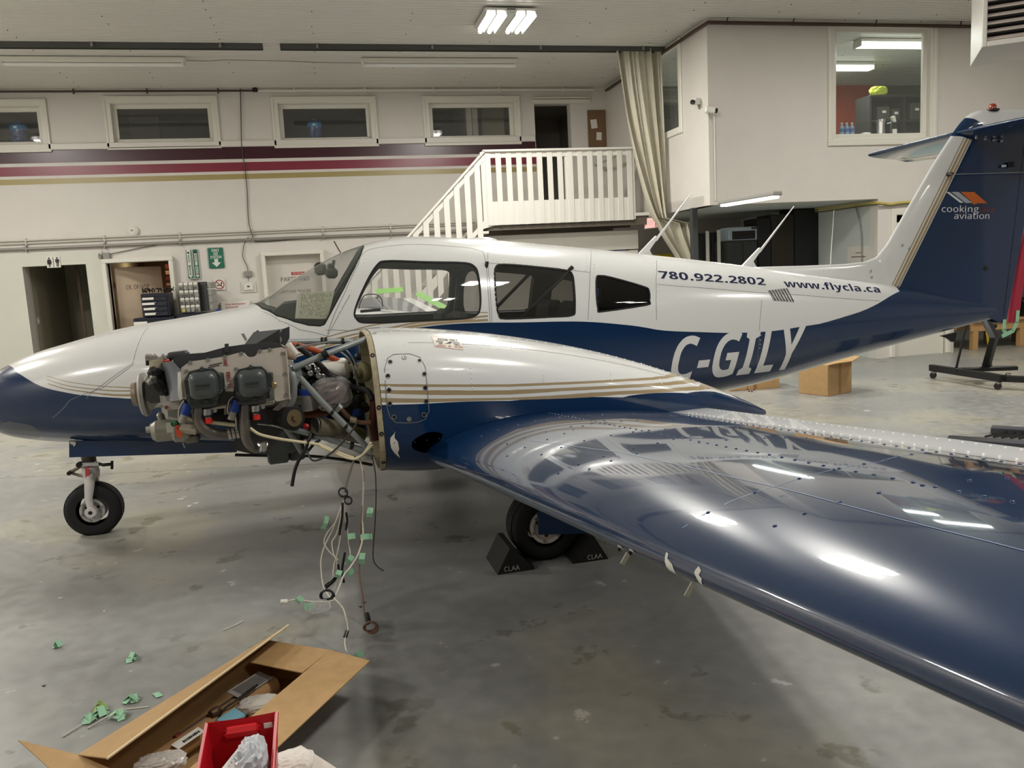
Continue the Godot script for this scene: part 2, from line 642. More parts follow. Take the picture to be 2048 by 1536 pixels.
func grow(h: Array, k: float) -> Array: return [h[0] - k, h[1] + k, h[2] - k, h[3] + k]

func room_box(called: String, x0: float, x1: float, y0: float, y1: float, z0: float, z1: float, m: Material, open: String, fm: Material = null) -> void:
	# a closed room behind an opening: slabs outside the given inner size, the side named in open left out
	var st := ST()
	var t := 0.1
	if open != "z1": bx(st, V((x0 + x1) / 2, (y0 + y1) / 2, z1 + t / 2), V(x1 - x0 + 2 * t, y1 - y0 + 2 * t, t))
	bx(st, V((x0 + x1) / 2, (y0 + y1) / 2, z0 - t / 2), V(x1 - x0 + 2 * t, y1 - y0 + 2 * t, t))
	if open != "x0": bx(st, V(x0 - t / 2, (y0 + y1) / 2, (z0 + z1) / 2), V(t, y1 - y0, z1 - z0))
	bx(st, V(x1 + t / 2, (y0 + y1) / 2, (z0 + z1) / 2), V(t, y1 - y0, z1 - z0))
	bx(st, V((x0 + x1) / 2, y1 + t / 2, (z0 + z1) / 2), V(x1 - x0, t, z1 - z0))
	struct(put(called, st, m), "plain inner walls of a room behind the hangar wall", "wall")
	if fm:
		st = ST()
		bx(st, V((x0 + x1) / 2, y0 - t / 2, (z0 + z1) / 2), V(x1 - x0, t, z1 - z0))
		struct(put("floor_inner", st, fm), "plain floor of a room behind the hangar wall", "floor")

func build_back_wall() -> void:
	var wp: Material = mats["wall_paint"]
	var wa := hole(V(-4.95,4.62,0), V(-4.263,4.055,-14.9))
	wa[3] = V(-4.257,4.528,-14.9).y
	var wb := hole(V(-3.076,4.563,-14.9), V(-1.655,4.069,-14.9))
	var wc := hole(V(-0.446,4.541,-14.9), V(0.96,4.048,-14.9))
	var wd := hole(V(2.12,4.535,-14.9), V(3.528,4.039,-14.9))
	var dr := hole(V(-4.742,2.025,-14.9), V(-3.791,2.075,-14.9))
	dr[2] = -1.0
	var d2 := hole(V(-3.463,2.068,-14.9), V(-2.496,2.062,-14.9))
	d2[2] = -1.0
	var d3 := hole(V(-0.944,2.073,-14.9), V(-0.018,2.073,-14.9))
	d3[2] = -1.0
	var d4 := hole(V(3.975,4.569,-14.9), V(4.653,4.52,-14.9))
	d4[2] = 2.45
	var holes := [grow(wa, 0.06), grow(wb, 0.06), grow(wc, 0.06), grow(wd, 0.06), dr, d2, d3, d4]
	var w: Node3D = holed_wall("wall_back", -6.7, 14.2, 0.0, H, ZB - 0.2, ZB, holes, wp)
	struct(w, "long white back wall with maroon, red and gold painted stripes", "wall")
	# painted stripes and the ledge above them
	var x1: float = d4[0] - 0.01
	for s in [["stripe", V(-4.847,3.906,-14.9).y, V(-4.871,3.709,-14.9).y, "stripe_maroon", c8(64, 22, 36)], ["stripe", V(-4.878,3.655,-14.9).y, V(-4.896,3.509,-14.9).y, "stripe_red", c8(132, 46, 64)], ["stripe", V(-4.901,3.463,-14.9).y, V(-4.912,3.376,-14.9).y, "stripe_gold", c8(166, 150, 98)]]:
		slab(s[0], -6.4, x1, s[2], s[1], ZB - 0.001, ZB + 0.0015, mat(s[3], s[4], 0.28), w)
	var st := ST()
	var ly := V(-4.833,4.018,-14.9).y
	bx(st, V((-6.4 + x1) / 2, ly - 0.06, ZB + 0.02), V(x1 + 6.4, 0.1, 0.04), Basis(), 0.01)
	put("ledge", st, mats["ledge"], w)
	st = ST()
	bx(st, V((d4[0] + 5.0) / 2, d4[3] + 0.04, ZB + 0.02), V(5.0 - d4[0] + 0.1, 0.07, 0.04), Basis(), 0.01)
	bx(st, V((d4[0] + 5.0) / 2, d4[3] + 0.105, ZB + 0.02), V(5.0 - d4[0] + 0.1, 0.03, 0.06), Basis(), 0.01)
	put("door_rail", st, mats["trim_paint"], w)
	framed_window("window_1", wa, ZB, "long low window at the left edge with a blue water jug behind it", 0.11)
	framed_window("window_2", wb, ZB, "second upstairs window from the left, empty dark room behind", 0.11)
	framed_window("window_3", wc, ZB, "upstairs window with a single blue water jug, above the gold stripe's middle", 0.11)
	framed_window("window_4", wd, ZB, "upstairs window nearest the dark stair doorway, reflecting a lamp", 0.11)
	var dk: Material = mats["dark_room"]
	room_box("wall_upstairs", -6.4, 2.75, 2.45, 4.75, -18.5, ZB - 0.2, dk, "z1", dk)
	room_box("wall_stair_room", 2.96, 5.2, 2.45, 4.75, -17.5, ZB - 0.2, mat("stair_room_paint", c8(160, 154, 146), 0.8), "z1", dk)
	var wg: Material = mats["wall_green"]
	# left rooms at ground level
	slab("wall_partition", -6.4, dr[0] - 0.0, 0, 2.4, ZB - 0.3, ZB - 0.2, wg)
	room_box("wall_restroom", dr[0] - 0.02, dr[1] + 0.2, 0.0, 2.4, -17.2, ZB - 0.2, mat("rest_paint", c8(176, 172, 148), 0.5), "z1", mats["grey_plastic"])
	room_box("wall_shop", d2[0] - 0.05, d2[1] + 0.35, 0.0, 2.4, -18.0, ZB - 0.2, mat("shop_paint", c8(150, 120, 96), 0.6), "z1", mats["grey_plastic"])
	# pale green face round the restroom opening
	var gx := V(-3.525,2.128,-14.9).x
	holed_wall("restroom_cladding", -6.45, gx, 0.0, V(-4.31,2.279,-14.9).y, ZB, ZB + 0.02, [dr], wg, w)
	restroom(dr)
	shop_door(d2)
	parts_door(d3)
	wall_fittings()

func restroom(d: Array) -> void:
	# the passage's inner door stands open on the right, dark beyond
	var o := struct(thing("door_1", "half hidden dark door inside the restroom passage", "door", V(d[0] + 0.6, 0, -15.9)))
	var st := ST()
	bx(st, V(d[0] + 0.52, 1.05, -16.0), V(0.045,2.1,0.9), Basis(Vector3.UP, 0.25))
	put("door_leaf", st, mat("door_brown", c8(84, 66, 48), 0.5), o)
	st = ST()
	bx(st, V(d[0] + 0.66, 1.03, -16.4), V(0.06,2.06,0.1))
	bx(st, V(d[0] + 0.88, 1.03, -16.4), V(0.06,2.06,0.1))
	put("door_frame", st, mat("jamb_grey", c8(150, 142, 132), 0.5), o)
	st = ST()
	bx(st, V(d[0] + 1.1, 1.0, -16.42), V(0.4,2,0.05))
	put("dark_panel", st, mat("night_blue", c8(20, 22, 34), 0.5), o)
	for y in [0.5, 1.5]:
		st = ST()
		tube(st, [V(d[0] + 0.585, y, -15.56), V(d[0] + 0.585, y + 0.1, -15.56)], 0.014, 8)
		put("hinge", st, mats["black"], o)
	var s := thing("light_switch", "small pale light switch inside the restroom passage", "light switch", V(d[0] - 0.01, 1.12, -15.35))
	st = ST()
	bx(st, V(d[0] - 0.013, 1.18, -15.35), V(0.012,0.12,0.075), Basis(), 0.004)
	put("plate", st, mats["white_plastic"], s)
	st = ST()
	bx(st, V(d[0] - 0.002, 1.18, -15.35), V(0.014,0.04,0.014))
	put("toggle", st, mats["white_plastic"], s)
	# pictogram sign
	var c := V(-4.267,2.13,-14.87)
	var g := thing("restroom_sign", "small white sign with black man and woman figures above the restroom opening", "sign", V(c.x, c.y - 0.09, c.z))
	st = ST()
	bx(st, c, V(0.21,0.185,0.012), Basis(), 0.003)
	put("panel", st, mats["white_plastic"], g)
	st = ST()
	for k in [-1.0, 1.0]:
		var x: float = c.x + 0.06 * k
		var z := c.z + 0.006
		lathe(st, V(x, c.y + 0.062, z), Vector3.BACK, [[0.0, 0.0], [0.0, 0.014], [0.002, 0.014], [0.002, 0.0]], 12)
		var sh := PackedVector2Array([V2(-0.024,0.044), V2(0.024,0.044), V2(0.036,-0.008), V2(0.028,-0.012), V2(0.018,0.022), V2(0.034,-0.036), V2(0.014,-0.036), V2(0.014,-0.078), V2(0.003,-0.078), V2(0.003,-0.036), V2(-0.003,-0.036), V2(-0.003,-0.078), V2(-0.014,-0.078), V2(-0.014,-0.036), V2(-0.034,-0.036), V2(-0.018,0.022), V2(-0.028,-0.012), V2(-0.036,-0.008)])
		if k > 0: sh = PackedVector2Array([V2(-0.024,0.044), V2(0.024,0.044), V2(0.03,0.034), V2(0.03,-0.012), V2(0.022,-0.012), V2(0.018,0.026), V2(0.016,-0.078), V2(0.003,-0.078), V2(0.002,-0.014), V2(-0.002,-0.014), V2(-0.003,-0.078), V2(-0.016,-0.078), V2(-0.018,0.026), V2(-0.022,-0.012), V2(-0.03,-0.012), V2(-0.03,0.034)])
		prism(st, sh, Transform3D(Basis(), V(x, c.y, z)), 0.002)
	bx(st, c + V(0,-0.002,0.007), V(0.008,0.16,0.003))
	put("figures", st, mats["black"], g)

func shop_door(d: Array) -> void:
	var o := struct(thing("door_2", "open peach coloured door with black lettering behind the drawer cabinets", "door", V(d[0], 0, ZB)))
	var st := ST()
	for x in [d[0] - 0.035, d[1] + 0.035]: bx(st, V(x, d[3] / 2, ZB + 0.0), V(0.07, d[3], 0.26), Basis(), 0.008)
	bx(st, V((d[0] + d[1]) / 2, d[3] + 0.035, ZB), V(d[1] - d[0] + 0.14, 0.07, 0.26), Basis(), 0.008)
	put("door_frame", st, mats["trim_paint"], o)
	var B := Basis(Vector3.UP, 0.62)
	var hg := V(d[0] + 0.05, 0, ZB - 0.16)
	st = ST()
	var lw := 0.8
	bx(st, hg + B * V(lw / 2, 1.0, 0), V(lw, 2.0, 0.044), B, 0.004)
	put("door_leaf", st, mat("door_peach", c8(214, 192, 166), 0.5), o)
	st = ST()
	for y in [0.4, 1.65]: tube(st, [hg + V(-0.01, y, 0.03), hg + V(-0.01, y + 0.1, 0.03)], 0.013, 8)
	put("hinge", st, mat("brass_dark", c8(96, 76, 48), 0.4, 0.7), o)
	st = ST()
	bx(st, hg + B * V(0.68,0.98,0.07), V(0.13,0.022,0.022), B, 0.006)
	bx(st, hg + B * V(0.73,0.98,0.04), V(0.03,0.03,0.05), B)
	put("handle", st, mats["silver"], o)
	var t := text_mesh("CK. OF U/SP", 0.075, false, 0.002)
	t.material = mat("ink", c8(60, 56, 52), 0.6)
	var q := mesh_node("lettering", t, o)
	q.transform = Transform3D(Basis(B.x * 0.72, B.y, B.z), hg + B * V(0.36,1.66,0.023) + q.position)
	# ceiling lamp inside the shop room
	var lp := thing("shop_light", "round ceiling lamp inside the room behind the peach door, hidden from view", "ceiling light", V(d[0] + 0.35, 2.32, ZB - 1.4))
	st = ST()
	lathe(st, V(d[0] + 0.35, 2.4, ZB - 1.4), Vector3.DOWN, [[0.0, 0.0], [0.0, 0.16], [0.03, 0.16], [0.06, 0.1]], 20)
	put("shade", st, mats["white_plastic"], lp)
	st = ST()
	lathe(st, V(d[0] + 0.35, 2.4, ZB - 1.4), Vector3.DOWN, [[0.05, 0.0], [0.065, 0.1], [0.07, 0.0]], 20)
	put("diffuser", st, glow("shop_glow", Color(1.0, 0.88, 0.7), 2.0), lp)
	area(V(d[0] + 0.35, 2.31, ZB - 1.4), V2(0.2,0.2), 0.8, Color(1.0, 0.88, 0.7), lp)
	# striped awning-like cloth on a shelf beyond the door
	var cl := thing("striped_cloth", "maroon and white striped cloth hanging inside the open shop door", "cloth", V(d[1] - 0.1, 1.5, -16.6))
	for i in 4:
		st = ST()
		bx(st, V(d[1] - 0.12, 2.02 - 0.11 * i, -16.6 + 0.02 * i), V(0.5, 0.085 - 0.012 * i, 0.02), Basis(Vector3.BACK, 0.03))
		put("band", st, mat("cloth_red", c8(120, 50, 46), 0.9) if i % 2 == 0 else mat("cloth_pale", c8(190, 150, 130), 0.9), cl)

func parts_door(d: Array) -> void:
	var o := struct(thing("door_3", "closed white door lettered PARTS with a small red sign, behind the windshield", "door", V((d[0] + d[1]) / 2, 0, ZB)))
	var st := ST()
	for x in [d[0] - 0.03, d[1] + 0.03]: bx(st, V(x, d[3] / 2, ZB), V(0.07, d[3], 0.24), Basis(), 0.008)
	bx(st, V((d[0] + d[1]) / 2, d[3] + 0.03, ZB), V(d[1] - d[0] + 0.13, 0.07, 0.24), Basis(), 0.008)
	put("door_frame", st, mats["trim_paint"], o)
	st = ST()
	bx(st, V((d[0] + d[1]) / 2, d[3] / 2, ZB - 0.13), V(d[1] - d[0] + 0.02, d[3], 0.044))
	put("door_leaf", st, mat("door_white", c8(212, 206, 198), 0.5), o)
	var zz := ZB - 0.107
	var cx: float = (d[0] + d[1]) / 2
	st = ST()
	bx(st, V(cx + 0.06, V(-0.473,1.75,-15).y, zz), V(0.23,0.05,0.004))
	put("notice", st, mat("sign_red", c8(176, 44, 48), 0.5), o)
	text("lettering", "NO ENTRY", 0.026, Transform3D(Basis(), V(cx + 0.06, V(-0.473,1.75,-15).y, zz + 0.003)), mats["white_plastic"], o, 0.17)
	text("lettering", "PARTS AND", 0.075, Transform3D(Basis(), V(cx, V(-0.481,1.655,-15).y, zz)), mats["ink"], o, 0.48)
	text("lettering", "REPAIR ROOM", 0.05, Transform3D(Basis(), V(cx, V(-0.414,1.441,-15).y, zz)), mats["ink"], o, 0.5)

func pipe_run(called: String, label: String, pts: Array, r: float, m: Material, clips := true) -> void:
	var o := thing(called, label, "conduit", pts[0])
	var st := ST()
	tube(st, pts, r, 8)
	put("pipe", st, m, o)
	if clips:
		var l: float = pts[0].distance_to(pts[pts.size() - 1])
		var n := int(l / 1.1)
		for i in n:
			st = ST()
			var p: Vector3 = pts[0].lerp(pts[pts.size() - 1], (i + 0.5) / n)
			bx(st, p + V(0,0,-0.005), V(0.022, r * 2 + 0.05, r * 2 + 0.012), Basis(), 0.004)
			put("clip", st, m, o)

func panel_sign(called: String, label: String, c: Vector3, w: float, h: float, m: Material) -> Node3D:
	var o := thing(called, label, "sign", c - V(0, h / 2, 0))
	var st := ST()
	bx(st, c, V(w, h, 0.008), Basis(), 0.002)
	put("panel", st, m, o)
	return o

func wall_fittings() -> void:
	var zc := ZB + 0.05
	var y0 := V(-5.021,2.358,-14.85).y
	pipe_run("conduit", "thick grey conduit along the wall, lowest of the three above the restroom", [V(-6.4, y0, zc), V(3.0, y0, zc)], 0.024, mats["conduit"])
	y0 = V(-5.011,2.437,-14.85).y
	pipe_run("conduit", "thin pale conduit running just above the thick grey one", [V(-6.4, y0, zc - 0.02), V(3.0, y0 + 0.04, zc - 0.02)], 0.012, mats["cable_white"])
	y0 = V(-5.005,2.488,-14.85).y
	pipe_run("conduit", "thin pale conduit, topmost of the three above the restroom", [V(-6.4, y0, zc - 0.02), V(3.0, y0 + 0.02, zc - 0.02)], 0.011, mats["cable_white"])
	y0 = V(-0.124,4.803,-14.8).y
	pipe_run("conduit", "brown sprinkler pipe along the wall top, left of its valve", [V(-6.4, y0, ZB + 0.08), V(V(-0.894,4.81,-14.8).x, y0, ZB + 0.08)], 0.016, mat("brown_pipe", c8(70, 50, 40), 0.4))
	pipe_run("conduit", "white pipe along the wall top, right of the sprinkler valve", [V(V(-0.813,4.809,-14.8).x, y0, ZB + 0.08), V(5.1, y0, ZB + 0.08)], 0.022, mats["trim_paint"])
	var v := thing("pipe_valve", "small black valve where the brown pipe meets the white pipe", "valve", V(-0.854,4.809,-14.8))
	var st := ST()
	bx(st, V(-0.854,4.809,-14.8), V(0.09,0.06,0.06), Basis(), 0.01)
	put("body", st, mats["black"], v)
	st = ST()
	tube(st, [V(-0.853,4.817,-14.8), V(-0.875,4.922,-14.8)], 0.016, 8)
	put("lever", st, mats["black"], v)
	# cables down the wall
	st = ST()
	tube(st, cr([V(-1.119,4.946,-14.87), V(-1.094,4.793,-14.87), V(-1.153,3.972,-14.86), V(-1.144,3.645,-14.87), V(-1.133,3.232,-14.87), V(-1.158,2.69,-14.87), V(-1.113,2.434,-14.83), V(-1.036,2.323,-14.87), V(-0.335,2.336,-14.87), V(0.52,2.36,-14.87)], 5), 0.008, 6)
	tag(put("wall_cable", st, mats["cable_dark"]), "grey cable running down the wall across the stripes", "cable")
	st = ST()
	tube(st, cr([V(-1.184,2.405,-14.86), V(-1.27,2.274,-14.87), V(-1.306,2.064,-14.87), V(-1.248,1.891,-14.87), V(-1.252,1.661,-14.86)], 5), 0.006, 6)
	tag(put("wall_cable", st, mats["cable_dark"]), "thin cable looping down from the conduit to the thermostat", "cable")
	# round bell
	var c := V(-3,2.579,-14.87)
	var b := thing("fire_bell", "round white fire bell on the wall above the open shop door", "bell", c)
	st = ST()
	lathe(st, c + V(0,0,-0.04), Vector3.BACK, [[0.0, 0.085], [0.045, 0.085], [0.06, 0.07], [0.07, 0.0]], 24, true)
	put("body", st, mats["white_plastic"], b)
	st = ST()
	lathe(st, c + V(-0.02,0.01,0.026), Vector3.BACK, [[0.0, 0.02], [0.006, 0.018], [0.008, 0.0]], 12)
	put("lens", st, mats["grey_plastic"], b)
	# horn strobe left of the shop door
	c = V(-3.455,2.189,-14.86)
	b = thing("alarm_horn", "small grey alarm horn box at the top left corner of the open door", "alarm", c)
	st = ST()
	bx(st, c, V(0.11,0.11,0.07), Basis(), 0.01)
	put("body", st, mats["grey_plastic"], b)
	st = ST()
	lathe(st, c + V(-0.06,0,0.01), V(-0.8,0,0.6), [[0.0, 0.02], [0.05, 0.05], [0.05, 0.03], [0.02, 0.0]], 12)
	put("horn", st, mats["grey_plastic"], b)
	st = ST()
	for i in 3: bx(st, c + V(0.0, 0.03 - 0.03 * i, 0.036), V(0.08,0.012,0.004))
	put("slot", st, mats["conduit"], b)
	st = ST()
	tube(st, cr([c + V(0.06,0.03,0), V(-3.205,2.252,-14.87), V(-2.889,2.303,-14.87), V(-2.57,2.347,-14.86)], 4), 0.007, 6)
	tag(put("wall_cable", st, mats["cable_dark"]), "short cable sloping from the alarm horn up to the conduit", "cable")
	# eye wash sign: two panels meeting in a V
	var e := V(-2.121,1.993,-14.85)
	b = thing("eye_wash_sign", "tall folded green and white eye wash sign with arrows pointing down", "sign", e - V(0,0.24,0))
	for s in [-1.0, 1.0]:
		var B := Basis(Vector3.UP, 0.55 * s)
		var pc := e + V(0.052 * s, 0, 0.0)
		st = ST()
		bx(st, pc, V(0.105,0.5,0.006), B)
		put("panel", st, mats["white_plastic"], b)
		var gm := mat("sign_green", c8(20, 106, 84), 0.45)
		st = ST()
		if s > 0:
			prism(st, rounded(0.085, 0.48, 0.01), Transform3D(B, pc + B.z * 0.003), 0.002)
			put("green_field", st, gm, b)
		else:
			for k in [-0.043, 0.043]: prism(st, PackedVector2Array([V2(k - 0.006, -0.2), V2(k + 0.006, -0.2), V2(k + 0.006, 0.24), V2(k - 0.006, 0.24)]), Transform3D(B, pc + B.z * 0.003), 0.002)
			prism(st, PackedVector2Array([V2(-0.05,-0.24), V2(0.05,-0.24), V2(0.05,-0.19), V2(0,-0.235), V2(-0.05,-0.19)]), Transform3D(B, pc + B.z * 0.003), 0.002)
			put("green_border", st, gm, b)
		st = ST()
		prism(st, PackedVector2Array([V2(-0.022,-0.17), V2(0.022,-0.17), V2(0.022,-0.195), V2(0.034,-0.195), V2(0,-0.228), V2(-0.034,-0.195), V2(-0.022,-0.195)]), Transform3D(B, pc + B.z * 0.005), 0.002)
		if s > 0: prism(st, rounded(0.044, 0.36, 0.005), Transform3D(B, pc + B.z * 0.005), 0.002)
		put("arrow", st, mats["white_plastic"], b)
		st = ST()
		lathe(st, pc + B.z * 0.006 + V(0,0.19,0), B.z, [[0.0, 0.0], [0.0, 0.018], [0.003, 0.018], [0.003, 0.0]], 10)
		put("symbol", st, mats["black"], b)
		var word := "EYE WASH"
		for i in word.length():
			if word[i] == " ": continue
			text("letter", word[i], 0.036, Transform3D(B, pc + B.z * 0.0075 + V(0, 0.135 - 0.043 * i, 0)), gm, b, 0.0, true)
	# first aid sign
	c = V(-1.746,2.076,-14.88)
	b = panel_sign("first_aid_sign", "green first aid station sign with a white arrow pointing down", c, 0.235, 0.33, mat("sign_green", c8(20, 106, 84), 0.45))
	st = ST()
	for i in 12:
		for k in [-1.0, 1.0]:
			bx(st, c + V(0.124 * k, -0.15 + 0.0275 * i, -0.001), V(0.012,0.013,0.006))
			if i < 9: bx(st, c + V(-0.108 + 0.027 * i, 0.171 * k, -0.001), V(0.013,0.012,0.006))
	put("dashed_border", st, mats["sign_green"], b)
	var lines := ["FIRST", "AID", "STATION"]
	for i in 3: text("lettering", lines[i], 0.046, Transform3D(Basis(), c + V(0, 0.125 - 0.055 * i, 0.004)), mats["white_plastic"], b, [0.12, 0.075, 0.18][i], true)
	st = ST()
	prism(st, PackedVector2Array([V2(-0.03,-0.015), V2(0.03,-0.015), V2(0.03,-0.075), V2(0.075,-0.075), V2(0,-0.15), V2(-0.075,-0.075), V2(-0.03,-0.075)]), Transform3D(Basis(), c + V(0,0,0.004)), 0.003)
	put("arrow", st, mats["white_plastic"], b)
	# no smoking sign
	c = V(-1.732,1.627,-14.88)
	b = panel_sign("no_smoking_sign", "white sign with a red no smoking symbol under the first aid sign", c, 0.19, 0.19, mats["white_plastic"])
	st = ST()
	var rm := mat("symbol_red", c8(170, 36, 40), 0.5)
	var ring: Array = []
	for i in 33: ring.append(c + V(cos(TAU * i / 32), sin(TAU * i / 32), 0) * 0.074 + V(0,0,0.004))
	tube(st, ring, 0.0075, 6)
	bx(st, c + V(0,0,0.005), V(0.145,0.014,0.004), Basis(Vector3.BACK, -0.78))
	put("ring", st, rm, b)
	st = ST()
	bx(st, c + V(-0.005,-0.012,0.005), V(0.085,0.014,0.003), Basis(Vector3.BACK, 0.1))
	bx(st, c + V(0.035,0.02,0.005), V(0.02,0.03,0.003))
	put("cigarette", st, mats["black"], b)
	# thermostat boxes
	c = V(-1.25,1.781,-14.87)
	b = thing("thermostat", "small grey wall box with a cable above the alarm keypad", "thermostat", c)
	st = ST()
	bx(st, c, V(0.14,0.1,0.06), Basis(), 0.012)
	put("body", st, mats["grey_plastic"], b)
	st = ST()
	bx(st, c + V(0.02,0,0.031), V(0.06,0.05,0.004))
	put("face", st, mats["conduit"], b)
	c = V(-1.262,1.559,-14.87)
	b = thing("keypad_box", "white alarm keypad in a clear guard left of the parts door", "keypad", c)
	st = ST()
	bx(st, c, V(0.17,0.12,0.05), Basis(), 0.014)
	put("body", st, mats["white_plastic"], b)
	st = ST()
	bx(st, c + V(0,0,-0.015), V(0.25,0.19,0.02), Basis(), 0.006)
	put("back_plate", st, mat("plate_white", c8(214, 210, 200), 0.3), b)
	st = ST()
	bx(st, c + V(0,0.01,0.026), V(0.04,0.022,0.004))
	put("display", st, mats["black"], b)
	# first aid cabinet, half hidden by the nose
	c = V(-1.493,1.223,-14.8)
	b = thing("first_aid_cabinet", "white first aid cabinet with red writing, half hidden by the airplane's nose", "cabinet", c)
	st = ST()
	bx(st, c + V(0,-0.1,-0.02), V(0.5,0.42,0.14), Basis(), 0.02)
	put("body", st, mats["white_plastic"], b)
	var fa := ["First Aid Station", "Station de", "Premiers", "Soins"]
	for i in 4: text("lettering", fa[i], 0.032, Transform3D(Basis(), c + V(-0.0 if i == 0 else -0.06, 0.06 - 0.05 * i, 0.05)), mat("symbol_red", c8(170, 36, 40), 0.5), b, [0.32, 0.2, 0.17, 0.1][i], true)
	drawer_cabinets()

func drawer(o: Node3D, c: Vector3, w: float, h: float, lw: float, lx: float, m: Material) -> void:
	var st := ST()
	bx(st, c, V(w, h, 0.02), Basis(), 0.006)
	var d := put("drawer", st, m, o)
	st = ST()
	bx(st, c + V(lx, -0.002, 0.012), V(lw, h * 0.42, 0.004))
	var l := put("label_holder", st, mats["white_plastic"], o)
	l.name = "label_card"
	st = ST()
	bx(st, c + V(0, h * 0.36, 0.014), V(w * 0.9, 0.01, 0.018), Basis(), 0.004)
	put("pull", st, m, o)
	st = ST()
	bx(st, c + V(0.01,-0.004,0.012), V(h * 0.5, h * 0.4, 0.006), Basis(), 0.002)
	put("latch", st, mats["black"], o)

func drawer_cabinets() -> void:
	var nv: Material = mats["navy_steel"]
	var z := -14.2
	var a := V(-2.874,1.541,-14.2)
	var b := V(-2.453,1.163,-14.2)
	var cx := (a.x + b.x) / 2
	var w := b.x - a.x
	var o := thing("drawer_cabinet", "small navy steel drawer cabinet with four drawers in front of the open door", "cabinet", V(cx, b.y, z - 0.2))
	var st := ST()
	bx(st, V(cx, (a.y + b.y) / 2, z - 0.23), V(w, a.y - b.y, 0.42), Basis(), 0.012)
	put("body", st, nv, o)
	for i in 4:
		var lw: float = [0.17, 0.21, 0.2, 0.18][i]
		drawer(o, V(cx, a.y - 0.055 - (a.y - b.y - 0.05) / 4.0 * (i + 0.3), z - 0.01), w - 0.06, 0.085, lw, [-0.1, -0.09, -0.08, -0.08][i], nv)
	var c := V(-3.016,1.19,-14.2)
	var c2 := V(-2.397,1.192,-14.2)
	var o2 := thing("drawer_cabinet", "wider navy steel drawer cabinet carrying the four drawer one", "cabinet", V((c.x + c2.x) / 2, 0, z - 0.2))
	var w2 := c2.x - c.x
	var x2 := (c.x + c2.x) / 2
	st = ST()
	bx(st, V(x2, b.y / 2 - 0.004, z - 0.25), V(w2, b.y - 0.008, 0.55), Basis(), 0.012)
	put("body", st, nv, o2)
	for i in 6: drawer(o2, V(x2, b.y - 0.09 - 0.17 * i, z + 0.03), w2 - 0.06, 0.14, 0.2, -0.2, nv)
	st = ST()
	lathe(st, V(x2 + w2 * 0.33, b.y - 0.07, z + 0.04), Vector3.BACK, [[0.0, 0.014], [0.01, 0.014], [0.012, 0.0]], 10)
	put("lock", st, mats["silver"], o2)
	# cord clips lying on top
	o = thing("cord_bundle", "tangle of short black cords lying on top of the four drawer cabinet", "cord", V(cx - 0.1, a.y, z - 0.2))
	st = ST()
	var rng := RandomNumberGenerator.new()
	rng.seed = 8
	for i in 9:
		var x := cx - w * 0.5 + 0.03 + i * 0.055
		var pts: Array = []
		for k in 5: pts.append(V(x + rng.randf_range(-0.03, 0.03), a.y + 0.012 + 0.07 * absf(sin(k * 1.1 + i)), z - 0.12 + rng.randf_range(-0.04, 0.04)))
		tube(st, cr(pts, 4), 0.009, 6)
	put("cords", st, mats["black"], o)
	# clear bin organiser
	var p := V(-2.294,1.685,-14.3)
	var q := V(-1.854,1.203,-14.3)
	o = thing("bin_organizer", "tilt out bin organizer with four rows of clear bins and a dark perforated side", "organizer", V((p.x + q.x) / 2, q.y, -14.5))
	var dkm := mat("organizer_dark", c8(62, 62, 64), 0.5)
	var fx := V(-1.995,1.669,-14.3).x
	var sx := V(-1.88,1.662,-14.3).x
	st = ST()
	bx(st, V((p.x + fx) / 2, (p.y + q.y) / 2, -14.5), V(fx - p.x, p.y - q.y, 0.36), Basis(), 0.006)
	put("case", st, dkm, o)
	st = ST()
	var B := Basis(Vector3.UP, -0.35)
	bx(st, V((fx + sx) / 2, (p.y + q.y) / 2, -14.36), V(sx - fx + 0.03, p.y - q.y, 0.02), B)
	put("side_panel", st, dkm, o)
	st = ST()
	for i in 3:
		for k in 9: bx(st, V(fx + 0.035 + 0.035 * i, q.y + 0.06 + 0.046 * k, -14.345 + 0.012 * i), V(0.008,0.008,0.012), B)
	stuff(put("side_holes", st, mats["black"], o))
	var clear := glass("bin_clear", Color(0.85, 0.86, 0.82), 0.35)
	var rows := 4
	var hh := (p.y - q.y) / rows
	for r in rows:
		for k in 4:
			var bw := (fx - p.x) / 4.0
			var bc := V(p.x + bw * (k + 0.5), p.y - hh * (r + 0.5), -14.3)
			st = ST()
			bx(st, bc + V(0,-0.01,0.02), V(bw * 0.9, hh * 0.8, 0.05), Basis(Vector3.RIGHT, 0.2), 0.006)
			put("bin", st, mat("bin_body", c8(150, 150, 142), 0.35), o)
			st = ST()
			bx(st, bc + V(0, hh * 0.3, 0.035), V(bw * 0.86, hh * 0.26, 0.05), Basis(Vector3.RIGHT, 0.5), 0.006)
			put("bin_lip", st, mats["white_plastic"], o)
			st = ST()
			bx(st, bc + V(rng.randf_range(-0.02, 0.02), -0.03, 0.05), V(bw * 0.5, hh * 0.34, 0.012), Basis(Vector3.BACK, rng.randf_range(-0.3, 0.3)))
			put("contents", st, mat("bin_yellow", c8(190, 180, 60), 0.6) if r == 3 and k == 0 else (mat("bin_dark", c8(88, 86, 82), 0.6) if rng.randf() < 0.6 else mats["bin_body"]), o)
	for r in rows:
		st = ST()
		bx(st, V(sx + 0.055, p.y - hh * (r + 0.5), -14.44), V(0.1, hh * 0.8, 0.2), Basis(Vector3.UP, -0.35), 0.01)
		put("side_bin", st, mats["bin_body"], o)
	# cabinet below the organiser
	var lo := V(-2.364,1.214,-14.2)
	var l2 := V(-1.809,1.22,-14.2)
	o = thing("tool_cabinet", "dark navy tool cabinet under the bin organizer", "cabinet", V((lo.x + l2.x) / 2, 0, -14.4))
	st = ST()
